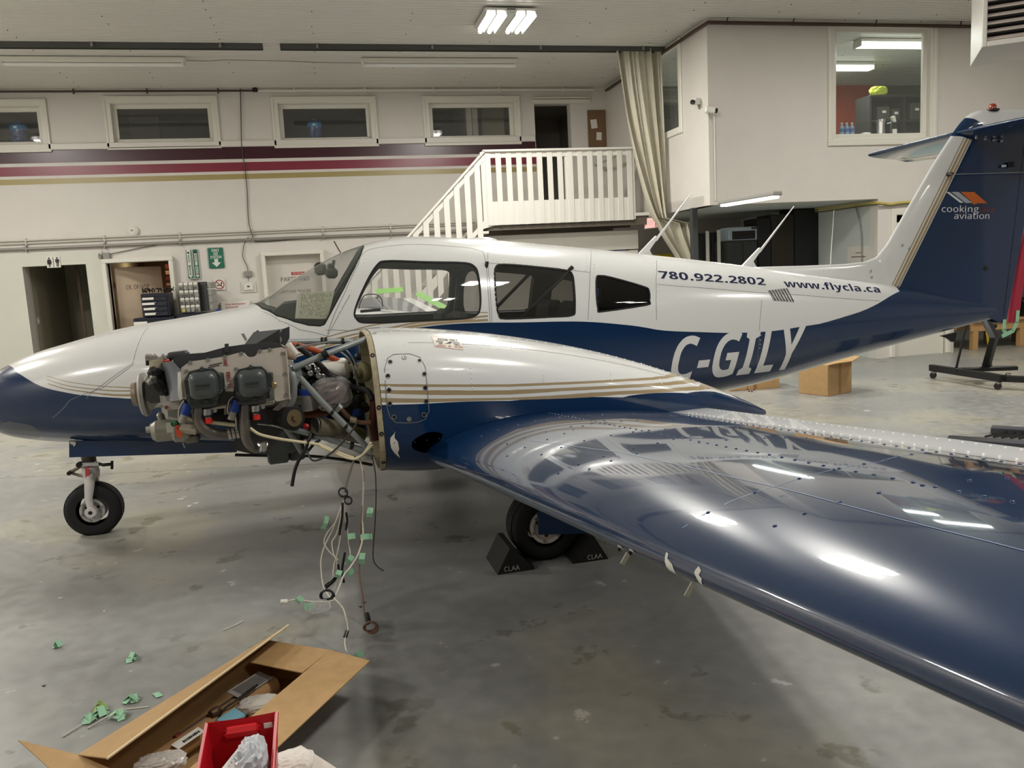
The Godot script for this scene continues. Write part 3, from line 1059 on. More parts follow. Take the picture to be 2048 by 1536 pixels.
	bx(st, V((lo.x + l2.x) / 2, q.y / 2 - 0.01, -14.45), V(l2.x - lo.x, q.y - 0.02, 0.55), Basis(), 0.012)
	put("body", st, nv, o)
	for i in 5: drawer(o, V((lo.x + l2.x) / 2, q.y - 0.12 - 0.18 * i, -14.17), l2.x - lo.x - 0.06, 0.15, 0.2, -0.1, nv)
	o = thing("blue_bottle", "small blue plastic bottle beside the bin organizer", "bottle", V(-1.722,1.195,-14.3))
	st = ST()
	var bb := V(-1.722,1.195,-14.3)
	lathe(st, V(bb.x, bb.y - 0.1, bb.z), Vector3.UP, [[0.0, 0.0], [0.0, 0.045], [0.1, 0.045], [0.125, 0.02], [0.14, 0.02], [0.14, 0.0]], 14)
	put("body", st, mats["blue_cap"], o)
	slab("wall_shelf", bb.x - 0.12, bb.x + 0.2, bb.y - 0.13, bb.y - 0.1, -14.9, -14.2, mats["white_plastic"])
	tag(get_node("wall_shelf"), "small white shelf on the wall holding a blue bottle", "shelf")
	# water jugs behind the upstairs windows
	water_jug(V(-4.629,4.117,-15.2), "blue water jug with a light blue band in the leftmost upstairs window")
	water_jug(V(0.07,4.099,-15.2), "blue water jug with a light blue band in the third upstairs window")
	# papers and cupboards seen in the dark rooms
	for k in [[V(-2.924,4.449,-16.4), 0.5, 0.5, "dark_room", "dim low cupboard behind the second upstairs window"], [V(3.424,4.45,-16), 0.45, 1.1, "rest_paint", "pale open door leaf behind the upstairs window nearest the stair"]]:
		var c3: Vector3 = k[0]
		var g := thing("cupboard", k[4], "cupboard", V(c3.x, 2.45, c3.z))
		st = ST()
		bx(st, V(c3.x, 2.45 + (c3.y - 2.45 + k[2] * 0.5) / 2, c3.z), V(k[1], c3.y - 2.45 + k[2] * 0.5, 0.1), Basis(), 0.01)
		put("body", st, mats[k[3]], g)
	for k in [[-3.6, 1.6, "leftmost"], [-1.5, 1.7, "middle"], [0.7, 1.6, "rightmost"]]:
		var bl := thing("window_blind", "dim slatted blind on the far wall of the upstairs room, the " + k[2], "blind", V(k[0], 3.7, -18.4), "blinds in the dark upstairs room")
		for i in 10:
			st = ST()
			bx(st, V(k[0], 3.72 + 0.085 * i, -18.42), V(k[1], 0.07, 0.02), Basis(Vector3.RIGHT, 0.4))
			put("slat", st, mats["grey_plastic"], bl)

func water_jug(p: Vector3, label: String) -> void:
	p.y -= 0.05
	var o := thing("water_jug", label, "water jug", p)
	var st := ST()
	lathe(st, p, Vector3.UP, [[0.0, 0.0], [0.0, 0.11], [0.015, 0.125], [0.09, 0.125], [0.105, 0.118], [0.12, 0.125], [0.21, 0.125]], 24, true)
	lathe(st, p, Vector3.UP, [[0.27, 0.125], [0.3, 0.118], [0.315, 0.09], [0.33, 0.04], [0.36, 0.035], [0.36, 0.0]], 24, true)
	put("bottle", st, mat("jug_blue", c8(34, 62, 122), 0.12), o)
	st = ST()
	lathe(st, p, Vector3.UP, [[0.205, 0.0], [0.205, 0.13], [0.275, 0.13], [0.275, 0.0]], 24)
	put("band", st, mat("jug_band", c8(50, 130, 190), 0.4), o)
	st = ST()
	bx(st, p + V(-0.01,0.24,0.128), V(0.05,0.03,0.01))
	put("badge", st, mats["white_plastic"], o)
	# it stands on the sill board
	slab("sill_board", p.x - 0.35, p.x + 0.35, p.y - 0.03, p.y, p.z - 0.25, p.z + 0.14, mats["dark_room"])
	var n := get_child(get_child_count() - 1) as Node3D
	n.name = numbered("window_sill", self)
	struct(n, "dark window sill board under the water jug", "sill")

# ------------------------------------------------------------------ office block on the right, landing, curtain

func build_office_block() -> void:
	var wp: Material = mats["wall_paint"]
	var yb := V(5.36,2.368,-10.8).y
	var xr := V(8.04,2.387,-10.8).x
	var gw := hole(V(7.38,4.723,-10.8), V(8.821,3.303,-10.8))
	struct(holed_wall("wall_office", XO, 14.0, yb, H, ZO - 0.18, ZO, [grow(gw, 0.06)], wp), "white upper wall of the office block with a big window", "wall")
	framed_window("window_5", gw, ZO, "large square office window with lit lamps and an orange wall inside", 0.1, 0.1)
	# side wall of the block, with a window half behind the curtain (built along z)
	var s0 := V(5.36,4.741,-11.717)
	var s1 := V(5.36,3.592,-11.783)
	var sh := [-13.15, s0.z, s1.y, s0.y]
	var st := ST()
	for r in [[ZO - 4.1, ZO - 0.18, yb, sh[2]], [ZO - 4.1, ZO - 0.18, sh[3], H], [ZO - 4.1, sh[0], sh[2], sh[3]], [sh[1], ZO - 0.18, sh[2], sh[3]]]:
		bx(st, V(XO + 0.09, (r[2] + r[3]) / 2, (r[0] + r[1]) / 2), V(0.18, r[3] - r[2], r[1] - r[0]))
	struct(put("wall_office_side", st, wp), "white side wall of the office block beside the curtain", "wall")
	var o := struct(thing("window_6", "narrow office side window beside the hanging curtain", "window", V(XO, sh[2], (sh[0] + sh[1]) / 2)))
	st = ST()
	for a in [-0.09, 0.09]:
		bx(st, V(XO - 0.012, (sh[2] + sh[3]) / 2, (sh[1] if a > 0 else sh[0]) + a * 0.5), V(0.03, sh[3] - sh[2] + 0.2, 0.1), Basis(), 0.008)
		bx(st, V(XO - 0.012, (sh[3] if a > 0 else sh[2]) + a * 0.5, (sh[0] + sh[1]) / 2), V(0.03, 0.1, sh[1] - sh[0]), Basis(), 0.008)
	put("trim", st, mats["trim_paint"], o)
	st = ST()
	bx(st, V(XO + 0.05, (sh[2] + sh[3]) / 2, (sh[0] + sh[1]) / 2), V(0.006, sh[3] - sh[2], sh[1] - sh[0]))
	put("pane", st, mats["window_glass"], o)
	# the block's floor, seen from below
	struct(slab("ceiling_alcove", XO, 14.0, yb, yb + 0.15, -14.9, ZO - 0.18, mat("soffit", c8(196, 202, 198), 0.5)), "pale underside of the office block over the storage alcove", "ceiling")
	# lower walls to the right of the alcove, with a doorway that ends behind the tail
	var dx := V(8.332,1.978,-10.8).x
	var dy := V(8.415,2.135,-10.8).y
	holed_wall("wall_office_lower", xr, dx + 1.06, 0.0, yb, ZO - 0.18, ZO, [[dx, dx + 0.92, -1.0, dy]], wp)
	struct(get_node("wall_office_lower"), "white lower wall of the office block behind the tail", "wall")
	slab("wall_alcove_right", xr, xr + 0.12, 0.0, yb, -14.9, ZO - 0.18, mat("alcove_paint", c8(205, 212, 210), 0.5))
	struct(get_node("wall_alcove_right"), "pale wall closing the right side of the storage alcove", "wall")
	o = struct(thing("door_4", "white framed doorway with a pale glazed door behind the tail fin", "door", V(dx + 0.46, 0, ZO)))
	st = ST()
	bx(st, V(dx - 0.03, dy / 2, ZO + 0.01), V(0.08, dy, 0.05), Basis(), 0.01)
	bx(st, V(dx + 0.95, dy / 2, ZO + 0.01), V(0.08, dy, 0.05), Basis(), 0.01)
	bx(st, V(dx + 0.46, dy + 0.03, ZO + 0.01), V(1.06,0.09,0.05), Basis(), 0.01)
	put("door_frame", st, mats["trim_paint"], o)
	st = ST()
	for r in [[0.46, dy * 0.24, 0.9, dy * 0.48], [0.09, dy * 0.74, 0.16, dy * 0.52], [0.83, dy * 0.74, 0.16, dy * 0.52], [0.46, dy - 0.06, 0.9, 0.12]]: bx(st, V(dx + r[0], r[1], ZO - 0.06), V(r[2], r[3], 0.04))
	put("door_leaf", st, mats["trim_paint"], o)
	st = ST()
	bx(st, V(dx + 0.46, dy * 0.72, ZO - 0.06), V(0.6, dy * 0.5, 0.01))
	put("pane", st, mat("frosted", c8(184, 204, 206), 0.3), o)
	slab("wall_store_back", xr + 0.12, 14.0, 0, yb, -14.9, -14.8, wp)
	struct(get_node("wall_store_back"), "white wall inside the store beyond the tail", "wall")
	office_inside(gw)
	alcove(yb, xr)
	# black pipe under the ceiling along the block
	var yp := H - 0.07
	pipe_run("conduit", "dark pipe under the ceiling along the top of the office block", [V(XO - 0.035, yp, -14.8), V(XO - 0.035, yp, -11.0), V(XO - 0.02, yp, ZO + 0.08), V(XO + 0.1, yp, ZO + 0.08), V(13.8, yp, ZO + 0.08)], 0.026, mat("brown_pipe", c8(70, 50, 40), 0.4), false)
	for x in [5.6, 6.6, 7.9, 9.3]:
		st = ST()
		tube(st, [V(x, yp - 0.03, ZO + 0.09), V(x + 0.03, H, ZO + 0.09)], 0.008, 6)
		tag(put("pipe_hanger", st, mats["black"]), "thin black hanger holding the dark ceiling pipe, " + {5.6: "next to the block's corner", 6.6: "left of the office window", 7.9: "above the office window's right half", 9.3: "near the unit heater"}[x], "hanger", "hangers of the dark ceiling pipe")
	cctv()
	build_curtain()
	heater()

func office_inside(gw: Array) -> void:
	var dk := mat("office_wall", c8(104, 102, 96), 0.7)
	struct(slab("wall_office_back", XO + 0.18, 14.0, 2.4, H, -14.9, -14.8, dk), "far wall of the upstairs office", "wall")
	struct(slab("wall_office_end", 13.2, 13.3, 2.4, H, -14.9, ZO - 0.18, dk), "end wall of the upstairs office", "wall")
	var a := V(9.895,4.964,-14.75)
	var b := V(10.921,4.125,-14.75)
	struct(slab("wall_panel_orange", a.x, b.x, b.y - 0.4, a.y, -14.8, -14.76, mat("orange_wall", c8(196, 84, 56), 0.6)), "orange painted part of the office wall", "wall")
	# two lit wraparound fluorescents on the office ceiling
	var l1 := V(8.304,4.75,-11.669)
	var l2 := V(9.576,4.75,-13.08)
	for k in [[l1.x, 1.25, l1.z, "lit wraparound fluorescent, the nearer one inside the office window"], [l2.x - 1.2, 1.2, l2.z, "lit wraparound fluorescent, the farther one inside the office window"]]:
		var o := thing("office_light", k[3], "ceiling light", V(k[0] + k[1] / 2, H - 0.1, k[2]))
		var st := ST()
		bx(st, V(k[0] + k[1] / 2, H - 0.03, k[2]), V(k[1] + 0.03, 0.05, 0.2), Basis(), 0.01)
		bx(st, V(k[0] - 0.005, H - 0.08, k[2]), V(0.02,0.09,0.2), Basis(), 0.008)
		bx(st, V(k[0] + k[1] + 0.005, H - 0.08, k[2]), V(0.02,0.09,0.2), Basis(), 0.008)
		put("housing", st, mats["white_plastic"], o)
		st = ST()
		bx(st, V(k[0] + k[1] / 2, H - 0.085, k[2]), V(k[1] - 0.01, 0.07, 0.18), Basis(), 0.02)
		put("diffuser", st, glow("office_glow", Color(0.97, 1.0, 0.96), 5.0), o)
		area(V(k[0] + k[1] / 2, H - 0.125, k[2]), V2(k[1], 0.18), 5.0, Color(0.97, 1.0, 0.96), o)
	# dark shelving with boxes and a hi-vis vest on top
	var p := V(9.62,4.28,-13)
	var q := V(10.463,3.678,-13)
	var sh := thing("storage_shelf", "dark office shelf unit with boxes and a yellow vest on top", "shelf", V((p.x + q.x) / 2, 2.45, -13.0))
	var dm := mat("shelf_dark", c8(48, 47, 44), 0.6)
	var st := ST()
	var w := q.x - p.x + 0.5
	var cx := (p.x + q.x) / 2 + 0.15
	for x in [cx - w / 2, cx, cx + w / 2]: bx(st, V(x, (p.y + 2.4) / 2, -13.2), V(0.04, p.y - 2.4, 0.4))
	bx(st, V(cx, (p.y + 2.4) / 2, -13.4), V(w, p.y - 2.4, 0.02))
	put("frame", st, dm, sh)
	for y in [p.y, p.y - 0.42, p.y - 0.85]:
		st = ST()
		bx(st, V(cx, y, -13.2), V(w + 0.04, 0.035, 0.42), Basis(), 0.006)
		put("shelf_board", st, dm, sh)
	var v := thing("safety_vest", "crumpled yellow green vest lying on top of the dark office shelf", "vest", V(p.x + 0.15, p.y, -13.1))
	st = ST()
	lump(st, V(p.x + 0.12, p.y + 0.1, -13.1), V(0.34,0.17,0.16), 3, 0.35)
	put("cloth", st, mat("vest_yellow", c8(190, 200, 70), 0.8), v)
	for k in [[0.06, 0.3, 0.22, 0.2, "leftmost, widest"], [0.3, 0.22, 0.18, 0.3, "lowest, in the middle"], [0.72, 0.3, 0.28, 0.24, "tallest, on the right"]]:
		var g := thing("storage_box", "dark labelled box on the office shelf, " + k[4], "box", V(p.x + k[0], p.y - 0.4, -13.1), "dark boxes on the office shelf")
		st = ST()
		bx(st, V(p.x + k[0] + 0.1, p.y - 0.4 + k[2] / 2, -13.12), V(k[1] - 0.06, k[2], 0.25), Basis(Vector3.UP, k[3] - 0.25), 0.008)
		put("body", st, mat("box_dark", c8(70, 68, 64), 0.6), g)
		st = ST()
		bx(st, V(p.x + k[0] + 0.1, p.y - 0.4 + k[2] * 0.6, -12.99), V(0.07,0.04,0.01))
		put("label_card", st, mats["white_plastic"], g)
	# window sill things
	for i in 3:
		var c := V(7.553,3.355,-11)
		c.x += 0.085 * i + 0.02
		c.y = gw[2] + 0.005
		var o := thing("water_bottle", ["clear water bottle at the left end of the office window sill", "clear water bottle, middle of the three on the office sill", "clear water bottle beside the white cloth on the office sill"][i], "bottle", c, "water bottles on the office window sill")
		st = ST()
		lathe(st, c, Vector3.UP, [[0.0, 0.0], [0.0, 0.03], [0.02, 0.033], [0.11, 0.033], [0.14, 0.02], [0.155, 0.013], [0.17, 0.013]], 14, true)
		put("bottle", st, mat("bottle_blue", c8(150, 180, 210), 0.1), o)
		st = ST()
		lathe(st, c + V(0,0.168,0), Vector3.UP, [[0.0, 0.0], [0.0, 0.016], [0.015, 0.016], [0.015, 0.0]], 12)
		put("cap", st, mats["white_plastic"], o)
		st = ST()
		lathe(st, c, Vector3.UP, [[0.05, 0.0335], [0.05, 0.0345], [0.1, 0.0345], [0.1, 0.0335]], 14)
		put("wrapper", st, mat("bottle_wrap", c8(70, 110, 170), 0.4), o)
	var c := V(8.259,3.368,-11.05)
	c.y = gw[2] + 0.005
	var o := thing("thermos_flask", "shiny steel flask standing on the office window sill", "flask", c)
	st = ST()
	lathe(st, c, Vector3.UP, [[0.0, 0.0], [0.0, 0.06], [0.2, 0.06], [0.205, 0.05]], 20)
	put("body", st, mat("mirror_steel", c8(210, 210, 208), 0.15, 1.0), o)
	st = ST()
	lathe(st, c + V(0,0.2,0), Vector3.UP, [[0.0, 0.0], [0.0, 0.064], [0.03, 0.064], [0.035, 0.0]], 20)
	put("lid", st, mats["silver"], o)
	c = V(8.039,3.378,-11.05)
	c.y = gw[2] + 0.005
	o = thing("folded_cloth", "crumpled white cloth lying on the office window sill", "cloth", c)
	st = ST()
	lump(st, c + V(-0.03,0.025,0), V(0.16,0.05,0.08), 7, 0.3)
	put("cloth", st, mats["white_plastic"], o)
	# sill and coffee machine
	c = V(8.501,3.409,-11.1)
	c.y = gw[2] + 0.005
	o = thing("coffee_machine", "small black and white appliance right of the steel flask on the sill", "appliance", c)
	st = ST()
	bx(st, c + V(0,0.1,-0.02), V(0.12,0.2,0.12), Basis(), 0.015)
	put("body", st, mats["black_gloss"], o)
	st = ST()
	bx(st, c + V(0,0.06,0.045), V(0.08,0.07,0.02), Basis(), 0.008)
	bx(st, c + V(0.01,0.24,0), V(0.06,0.1,0.06), Basis(Vector3.BACK, 0.3), 0.01)
	put("front", st, mats["white_plastic"], o)
	slab("window_sill", gw[0], gw[1], gw[2] - 0.045, gw[2] + 0.004, ZO - 0.42, ZO - 0.11, mats["trim_paint"])
	struct(get_child(get_child_count() - 1), "white sill inside the big office window", "sill")

func lump(st: SurfaceTool, c: Vector3, s: Vector3, seed_no: int, rough: float) -> void:
	# a crumpled closed heap
	var n := FastNoiseLite.new()
	n.seed = seed_no
	n.frequency = 1.6
	n.fractal_octaves = 3
	n.fractal_type = FastNoiseLite.FRACTAL_RIDGED
	var nu := 30
	var nv := 16
	var f := func(i: int, j: int) -> Vector3:
		var a := TAU * (i % nu) / nu
		var b := PI * (float(j) / nv - 0.5)
		var d := V(cos(a) * cos(b), sin(b), sin(a) * cos(b))
		d = V(signf(d.x) * pow(absf(d.x), 0.75), signf(d.y) * pow(absf(d.y), 0.75), signf(d.z) * pow(absf(d.z), 0.75))
		var k := 0.9 + rough * n.get_noise_3dv(d * 1.3) * 0.55
		var q := d * k * 0.5
		q.y = maxf(q.y, -0.49)
		return c + q * s
	st.set_smooth_group(-1)
	for i in nu:
		for j in nv:
			quad(st, f.call(i + 1, j), f.call(i, j), f.call(i, j + 1), f.call(i + 1, j + 1))

func alcove(yb: float, xr: float) -> void:
	# lit fluorescent under the block
	var a := V(5.145,2.24,-9.986)
	var b := V(5.263,2.24,-8.907)
	var o := thing("alcove_light", "lit fluorescent fitting under the office block above the black cabinets", "ceiling light", (a + b) / 2)
	var st := ST()
	var d := (b - a)
	d.y = 0
	var B := Basis(Vector3.UP, -atan2(d.z, d.x))
	var c := (a + b) / 2
	c.y = yb - 0.03
	bx(st, c, V(d.length() + 0.08, 0.05, 0.13), B, 0.01)
	put("housing", st, mats["grey_plastic"], o)
	for s in [-0.03, 0.03]:
		st = ST()
		tube(st, [c + B * V(-d.length() / 2, -0.04, s), c + B * V(d.length() / 2, -0.04, s)], 0.018, 8)
		put("tube", st, glow("alcove_glow", Color(0.96, 1.0, 0.97), 6.0), o)
	area(c + V(0,-0.07,0), V2(d.length(), 0.1), 3.0, Color(0.96, 1.0, 0.97), o, B * Basis(Vector3.RIGHT, -PI / 2))
	var dark := mat("cab_black", c8(18, 18, 20), 0.55)
	# cabinets: [left px edge as x, right x, top y, z, depth]
	cabinet("tall_cabinet", "tall matt black cabinet in front of the pale alcove wall", V(7.611,2.344,-12.3), V(8.525,2.386,-12.3), 0.5, dark, 2)
	cabinet("tall_cabinet", "brownish black steel cabinet left of the tall matt black one", V(7.186,2.263,-12.3), V(7.593,2.313,-12.3), 0.5, mat("cab_brown", c8(52, 46, 38), 0.3, 0.3), 1)
	cabinet("tall_cabinet", "narrow black cabinet between the white microwave and the brownish one", V(6.952,2.224,-12.3), V(7.176,2.247,-12.3), 0.5, dark, 1)
	cabinet("low_cabinet", "dark green grey cabinet under the white framed microwave", V(6.408,1.903,-12.3), V(6.931,1.896,-12.3), 0.5, mat("cab_green", c8(44, 48, 44), 0.5), 2)
	cabinet("low_cabinet", "dark cabinet standing between the two white shelf uprights", V(6.223,2.068,-13), V(6.738,2.064,-13), 0.3, mat("cab_grey", c8(58, 58, 56), 0.5), 2)
	var p := V(6.446,2.111,-12.35)
	var q := V(6.959,1.89,-12.35)
	o = thing("microwave", "white framed microwave on the dark green grey cabinet", "microwave", V((p.x + q.x) / 2, q.y, -12.5))
	var pc := V((p.x + q.x) / 2, (p.y + q.y) / 2, -12.5)
	st = ST()
	bx(st, pc, V(q.x - p.x, p.y - q.y, 0.3), Basis(), 0.008)
	put("body", st, mat("pale_blue", c8(170, 186, 196), 0.4), o)
	st = ST()
	bx(st, pc + V(0.01,-0.02,0.15), V((q.x - p.x) * 0.8, (p.y - q.y) * 0.6, 0.012), Basis(), 0.004)
	put("window", st, mats["black_gloss"], o)
	st = ST()
	bx(st, pc + V((q.x - p.x) * 0.38, (p.y - q.y) * 0.38, 0.152), V((q.x - p.x) * 0.18, (p.y - q.y) * 0.12, 0.01))
	put("display", st, mats["black"], o)
	for x in [V(6.147,2.076,-12.5), V(6.346,2.084,-12.5)]:
		var u := thing("shelf_upright", "white steel shelf upright left of the microwave" if x.x > V(6.239,2.08,-12.5).x else "white steel shelf upright nearest the dark post", "upright", V(x.x, 0, x.z))
		st = ST()
		bx(st, V(x.x, x.y / 2, x.z), V(0.045, x.y, 0.045), Basis(), 0.004)
		put("bar", st, mats["white_plastic"], u)
		st = ST()
		bx(st, V(x.x, 0.005, x.z), V(0.09,0.01,0.09))
		put("foot", st, mats["white_plastic"], u)
	for k in [[V(6.512,1.77,-13.7), V(6.782,1.758,-13.7), "yellow steel cabinet between the dark post and the first white upright"], [V(6.812,1.792,-13.7), V(7.125,1.796,-13.7), "yellow steel cabinet between and behind the white uprights"], [V(5.75,1.761,-13.7), V(6.071,1.755,-13.7), "yellow steel cabinet left of the hanging curtain"]]:
		cabinet("flammables_cabinet", k[2], k[0], k[1], 0.45, mat("cab_yellow", c8(204, 178, 30), 0.45), 2)
	# post, beams under the landing, exit sign, notice, cables
	var pp := V(5.344,2.269,-11.3)
	o = thing("steel_post", "dark steel post under the corner of the office block, right of the curtain", "post", V(pp.x, 0, pp.z))
	st = ST()
	bx(st, V(pp.x, yb / 2, pp.z), V(0.09, yb, 0.09), Basis(), 0.006)
	put("shaft", st, mat("post_dark", c8(52, 54, 54), 0.5), o)
	st = ST()
	bx(st, V(pp.x, 0.008, pp.z), V(0.2,0.016,0.2))
	put("base_plate", st, mats["post_dark"], o)
	var e := V(5.373,2.267,-13)
	o = thing("exit_sign", "small red exit sign hanging under the landing beside the curtain", "sign", e)
	st = ST()
	bx(st, e, V(0.03,0.19,0.26), Basis(Vector3.UP, 0.5), 0.006)
	put("housing", st, mats["grey_plastic"], o)
	st = ST()
	bx(st, e + Basis(Vector3.UP, 0.5) * V(-0.017,0,0), V(0.006,0.16,0.22), Basis(Vector3.UP, 0.5))
	bx(st, e + Basis(Vector3.UP, 0.5) * V(0,0,0.134), V(0.025,0.16,0.008), Basis(Vector3.UP, 0.5))
	put("face", st, glow("exit_glow", Color(1.0, 0.15, 0.2), 0.9), o)
	text("lettering", "EXIT", 0.07, Transform3D(Basis(Vector3.UP, 0.5 - PI / 2), e + Basis(Vector3.UP, 0.5) * V(-0.022,0,0)), mats["white_plastic"], o, 0.17, true)
	st = ST()
	tube(st, [e + V(0,0.09,0), V(e.x, yb - 0.01, e.z)], 0.012, 6)
	put("stem", st, mats["grey_plastic"], o)
	var nz := -13.0
	var np := V(8.05,1.548,-11.236)
	var nx := xr - 0.004
	o = thing("paper_notice", "white framed notice on the pale alcove wall left of the doorway", "notice", V(nx, np.y, np.z))
	st = ST()
	bx(st, V(nx, np.y, np.z), V(0.008,0.3,0.55))
	put("sheet", st, mats["white_plastic"], o)
	st = ST()
	bx(st, V(nx - 0.005, np.y - 0.01, np.z), V(0.002,0.014,0.34))
	bx(st, V(nx - 0.005, np.y + 0.05, np.z), V(0.002,0.012,0.14))
	put("print", st, mat("print_brown", c8(120, 80, 70), 0.6), o)
	# yellow cables
	for i in 3:
		st = ST()
		var off := 0.03 * i
		tube(st, cr([V(xr - 0.06, V(8.372,2.349,-12).y - off, -12.6), V(xr - 0.05, V(8.287,2.347,-11.5).y - off, -11.6), V(xr - 0.03, V(7.991,2.324,-10.8).y - off * 0.6, ZO + 0.0), V(xr + 0.15, V(8.121,2.293,-10.75).y - off * 0.5, ZO + 0.05), V(8.365,2.306,-10.74) + V(0, -off * 0.5, 0), V(8.62,2.313,-10.74) + V(0, -off * 0.4, 0), V(9.049,2.328,-10.74)], 6), 0.01, 6)
		tag(put("yellow_cable", st, mat("cable_yellow", c8(206, 190, 110), 0.5) if i != 2 else mat("cable_olive", c8(110, 102, 60), 0.5)), ["yellow cable along the alcove wall, top of the bundle", "yellow cable along the alcove wall, middle of the bundle", "olive cable along the alcove wall, lowest of the bundle"][i], "cable")
	st = ST()
	tube(st, cr([V(xr - 0.03, V(8.2,2.346,-11.2).y, -11.3), V(xr - 0.03, 1.9, -11.15), V(xr - 0.03, 1.0, -11.12)], 5), 0.01, 6)
	tag(put("wall_cable", st, mats["conduit"]), "grey cable dropping down the pale alcove wall beside the notice", "cable")
	# under the landing: header boards and a dark blue window
	st = ST()
	bx(st, V(4,2.02,-13.4), V(2.6,0.32,0.05), Basis(), 0.006)
	bx(st, V(4,1.74,-13.42), V(2.6,0.2,0.05), Basis(), 0.006)
	tag(put("header_boards", st, mats["trim_paint"]), "pale header boards under the stair landing", "boards")
	var w0 := V(4.396,1.964,-13.38)
	var w1 := V(5.114,1.509,-13.38)
	o = struct(thing("window_7", "dark blue window under the stair landing, just above the cabin roof", "window", V((w0.x + w1.x) / 2, w1.y, -13.4)))
	st = ST()
	bx(st, V((w0.x + w1.x) / 2, (w0.y + 0.9) / 2, -13.44), V(w1.x - w0.x + 0.08, w0.y - 0.9, 0.05), Basis(), 0.006)
	put("frame", st, mat("frame_navy", c8(24, 26, 44), 0.5), o)
	for k in [0.27, 0.74]:
		st = ST()
		bx(st, V(lerpf(w0.x, w1.x, k), (w0.y + 0.9) / 2 - 0.05, -13.41), V((w1.x - w0.x) * 0.38, w0.y - 1.0, 0.01))
		put("pane", st, mat("pane_blue", c8(66, 84, 146), 0.3), o)

func cabinet(called: String, label: String, a: Vector3, b: Vector3, depth: float, m: Material, doors: int) -> void:
	var top := (a.y + b.y) / 2
	var cx := (a.x + b.x) / 2
	var w := b.x - a.x
	var o := thing(called, label, "cabinet", V(cx, 0, a.z - depth / 2))
	var st := ST()
	bx(st, V(cx, top / 2, a.z - depth / 2), V(w, top, depth - 0.03), Basis(), 0.008)
	put("body", st, m, o)
	for i in doors:
		st = ST()
		var dw := w / doors
		bx(st, V(a.x + dw * (i + 0.5), top / 2, a.z - 0.008), V(dw - 0.012, top - 0.05, 0.018), Basis(), 0.004)
		put("door", st, m, o)
		st = ST()
		bx(st, V(a.x + dw * (i + (0.85 if i == 0 else 0.15)), top * 0.55, a.z + 0.008), V(0.02,0.12,0.02), Basis(), 0.004)
		put("handle", st, mats["grey_plastic"], o)

func cctv() -> void:
	for k in [[V(5.33,3.818,-11.049), "white security camera on the side of the block's corner, pointing left", V(-0.9,-0.15,0.45), 0.17], [V(5.324,3.639,-10.72), "white security camera on the front of the block's corner, lower of the two", V(0.95,-0.12,0.2), 0.14]]:
		var p: Vector3 = k[0]
		var d: Vector3 = k[2].normalized()
		var o := thing("security_camera", k[1], "camera", p)
		var B := Basis.looking_at(-d)
		var st := ST()
		bx(st, p + d * 0.02, V(0.085, 0.085, k[3]), B, 0.012)
		put("body", st, mats["white_plastic"], o)
		st = ST()
		lathe(st, p + d * (k[3] / 2), d, [[0.0, 0.0], [0.0, 0.035], [0.05, 0.033], [0.05, 0.024], [0.03, 0.0]], 12)
		put("lens", st, mats["black_gloss"], o)
		st = ST()
		tube(st, [p, p + V(0.02,-0.09,-0.02), V(XO if p.x < XO else p.x, p.y - 0.1, p.z if p.x < XO else ZO)], 0.013, 6)
		put("bracket", st, mats["grey_plastic"], o)
	var st := ST()
	tube(st, cr([V(5.416,3.661,-10.77), V(5.442,3.583,-10.78), V(5.443,3.114,-10.785), V(5.445,2.419,-10.785)], 4), 0.011, 6)
	tag(put("wall_cable", st, mats["cable_white"]), "white cable running down from the security cameras", "cable")

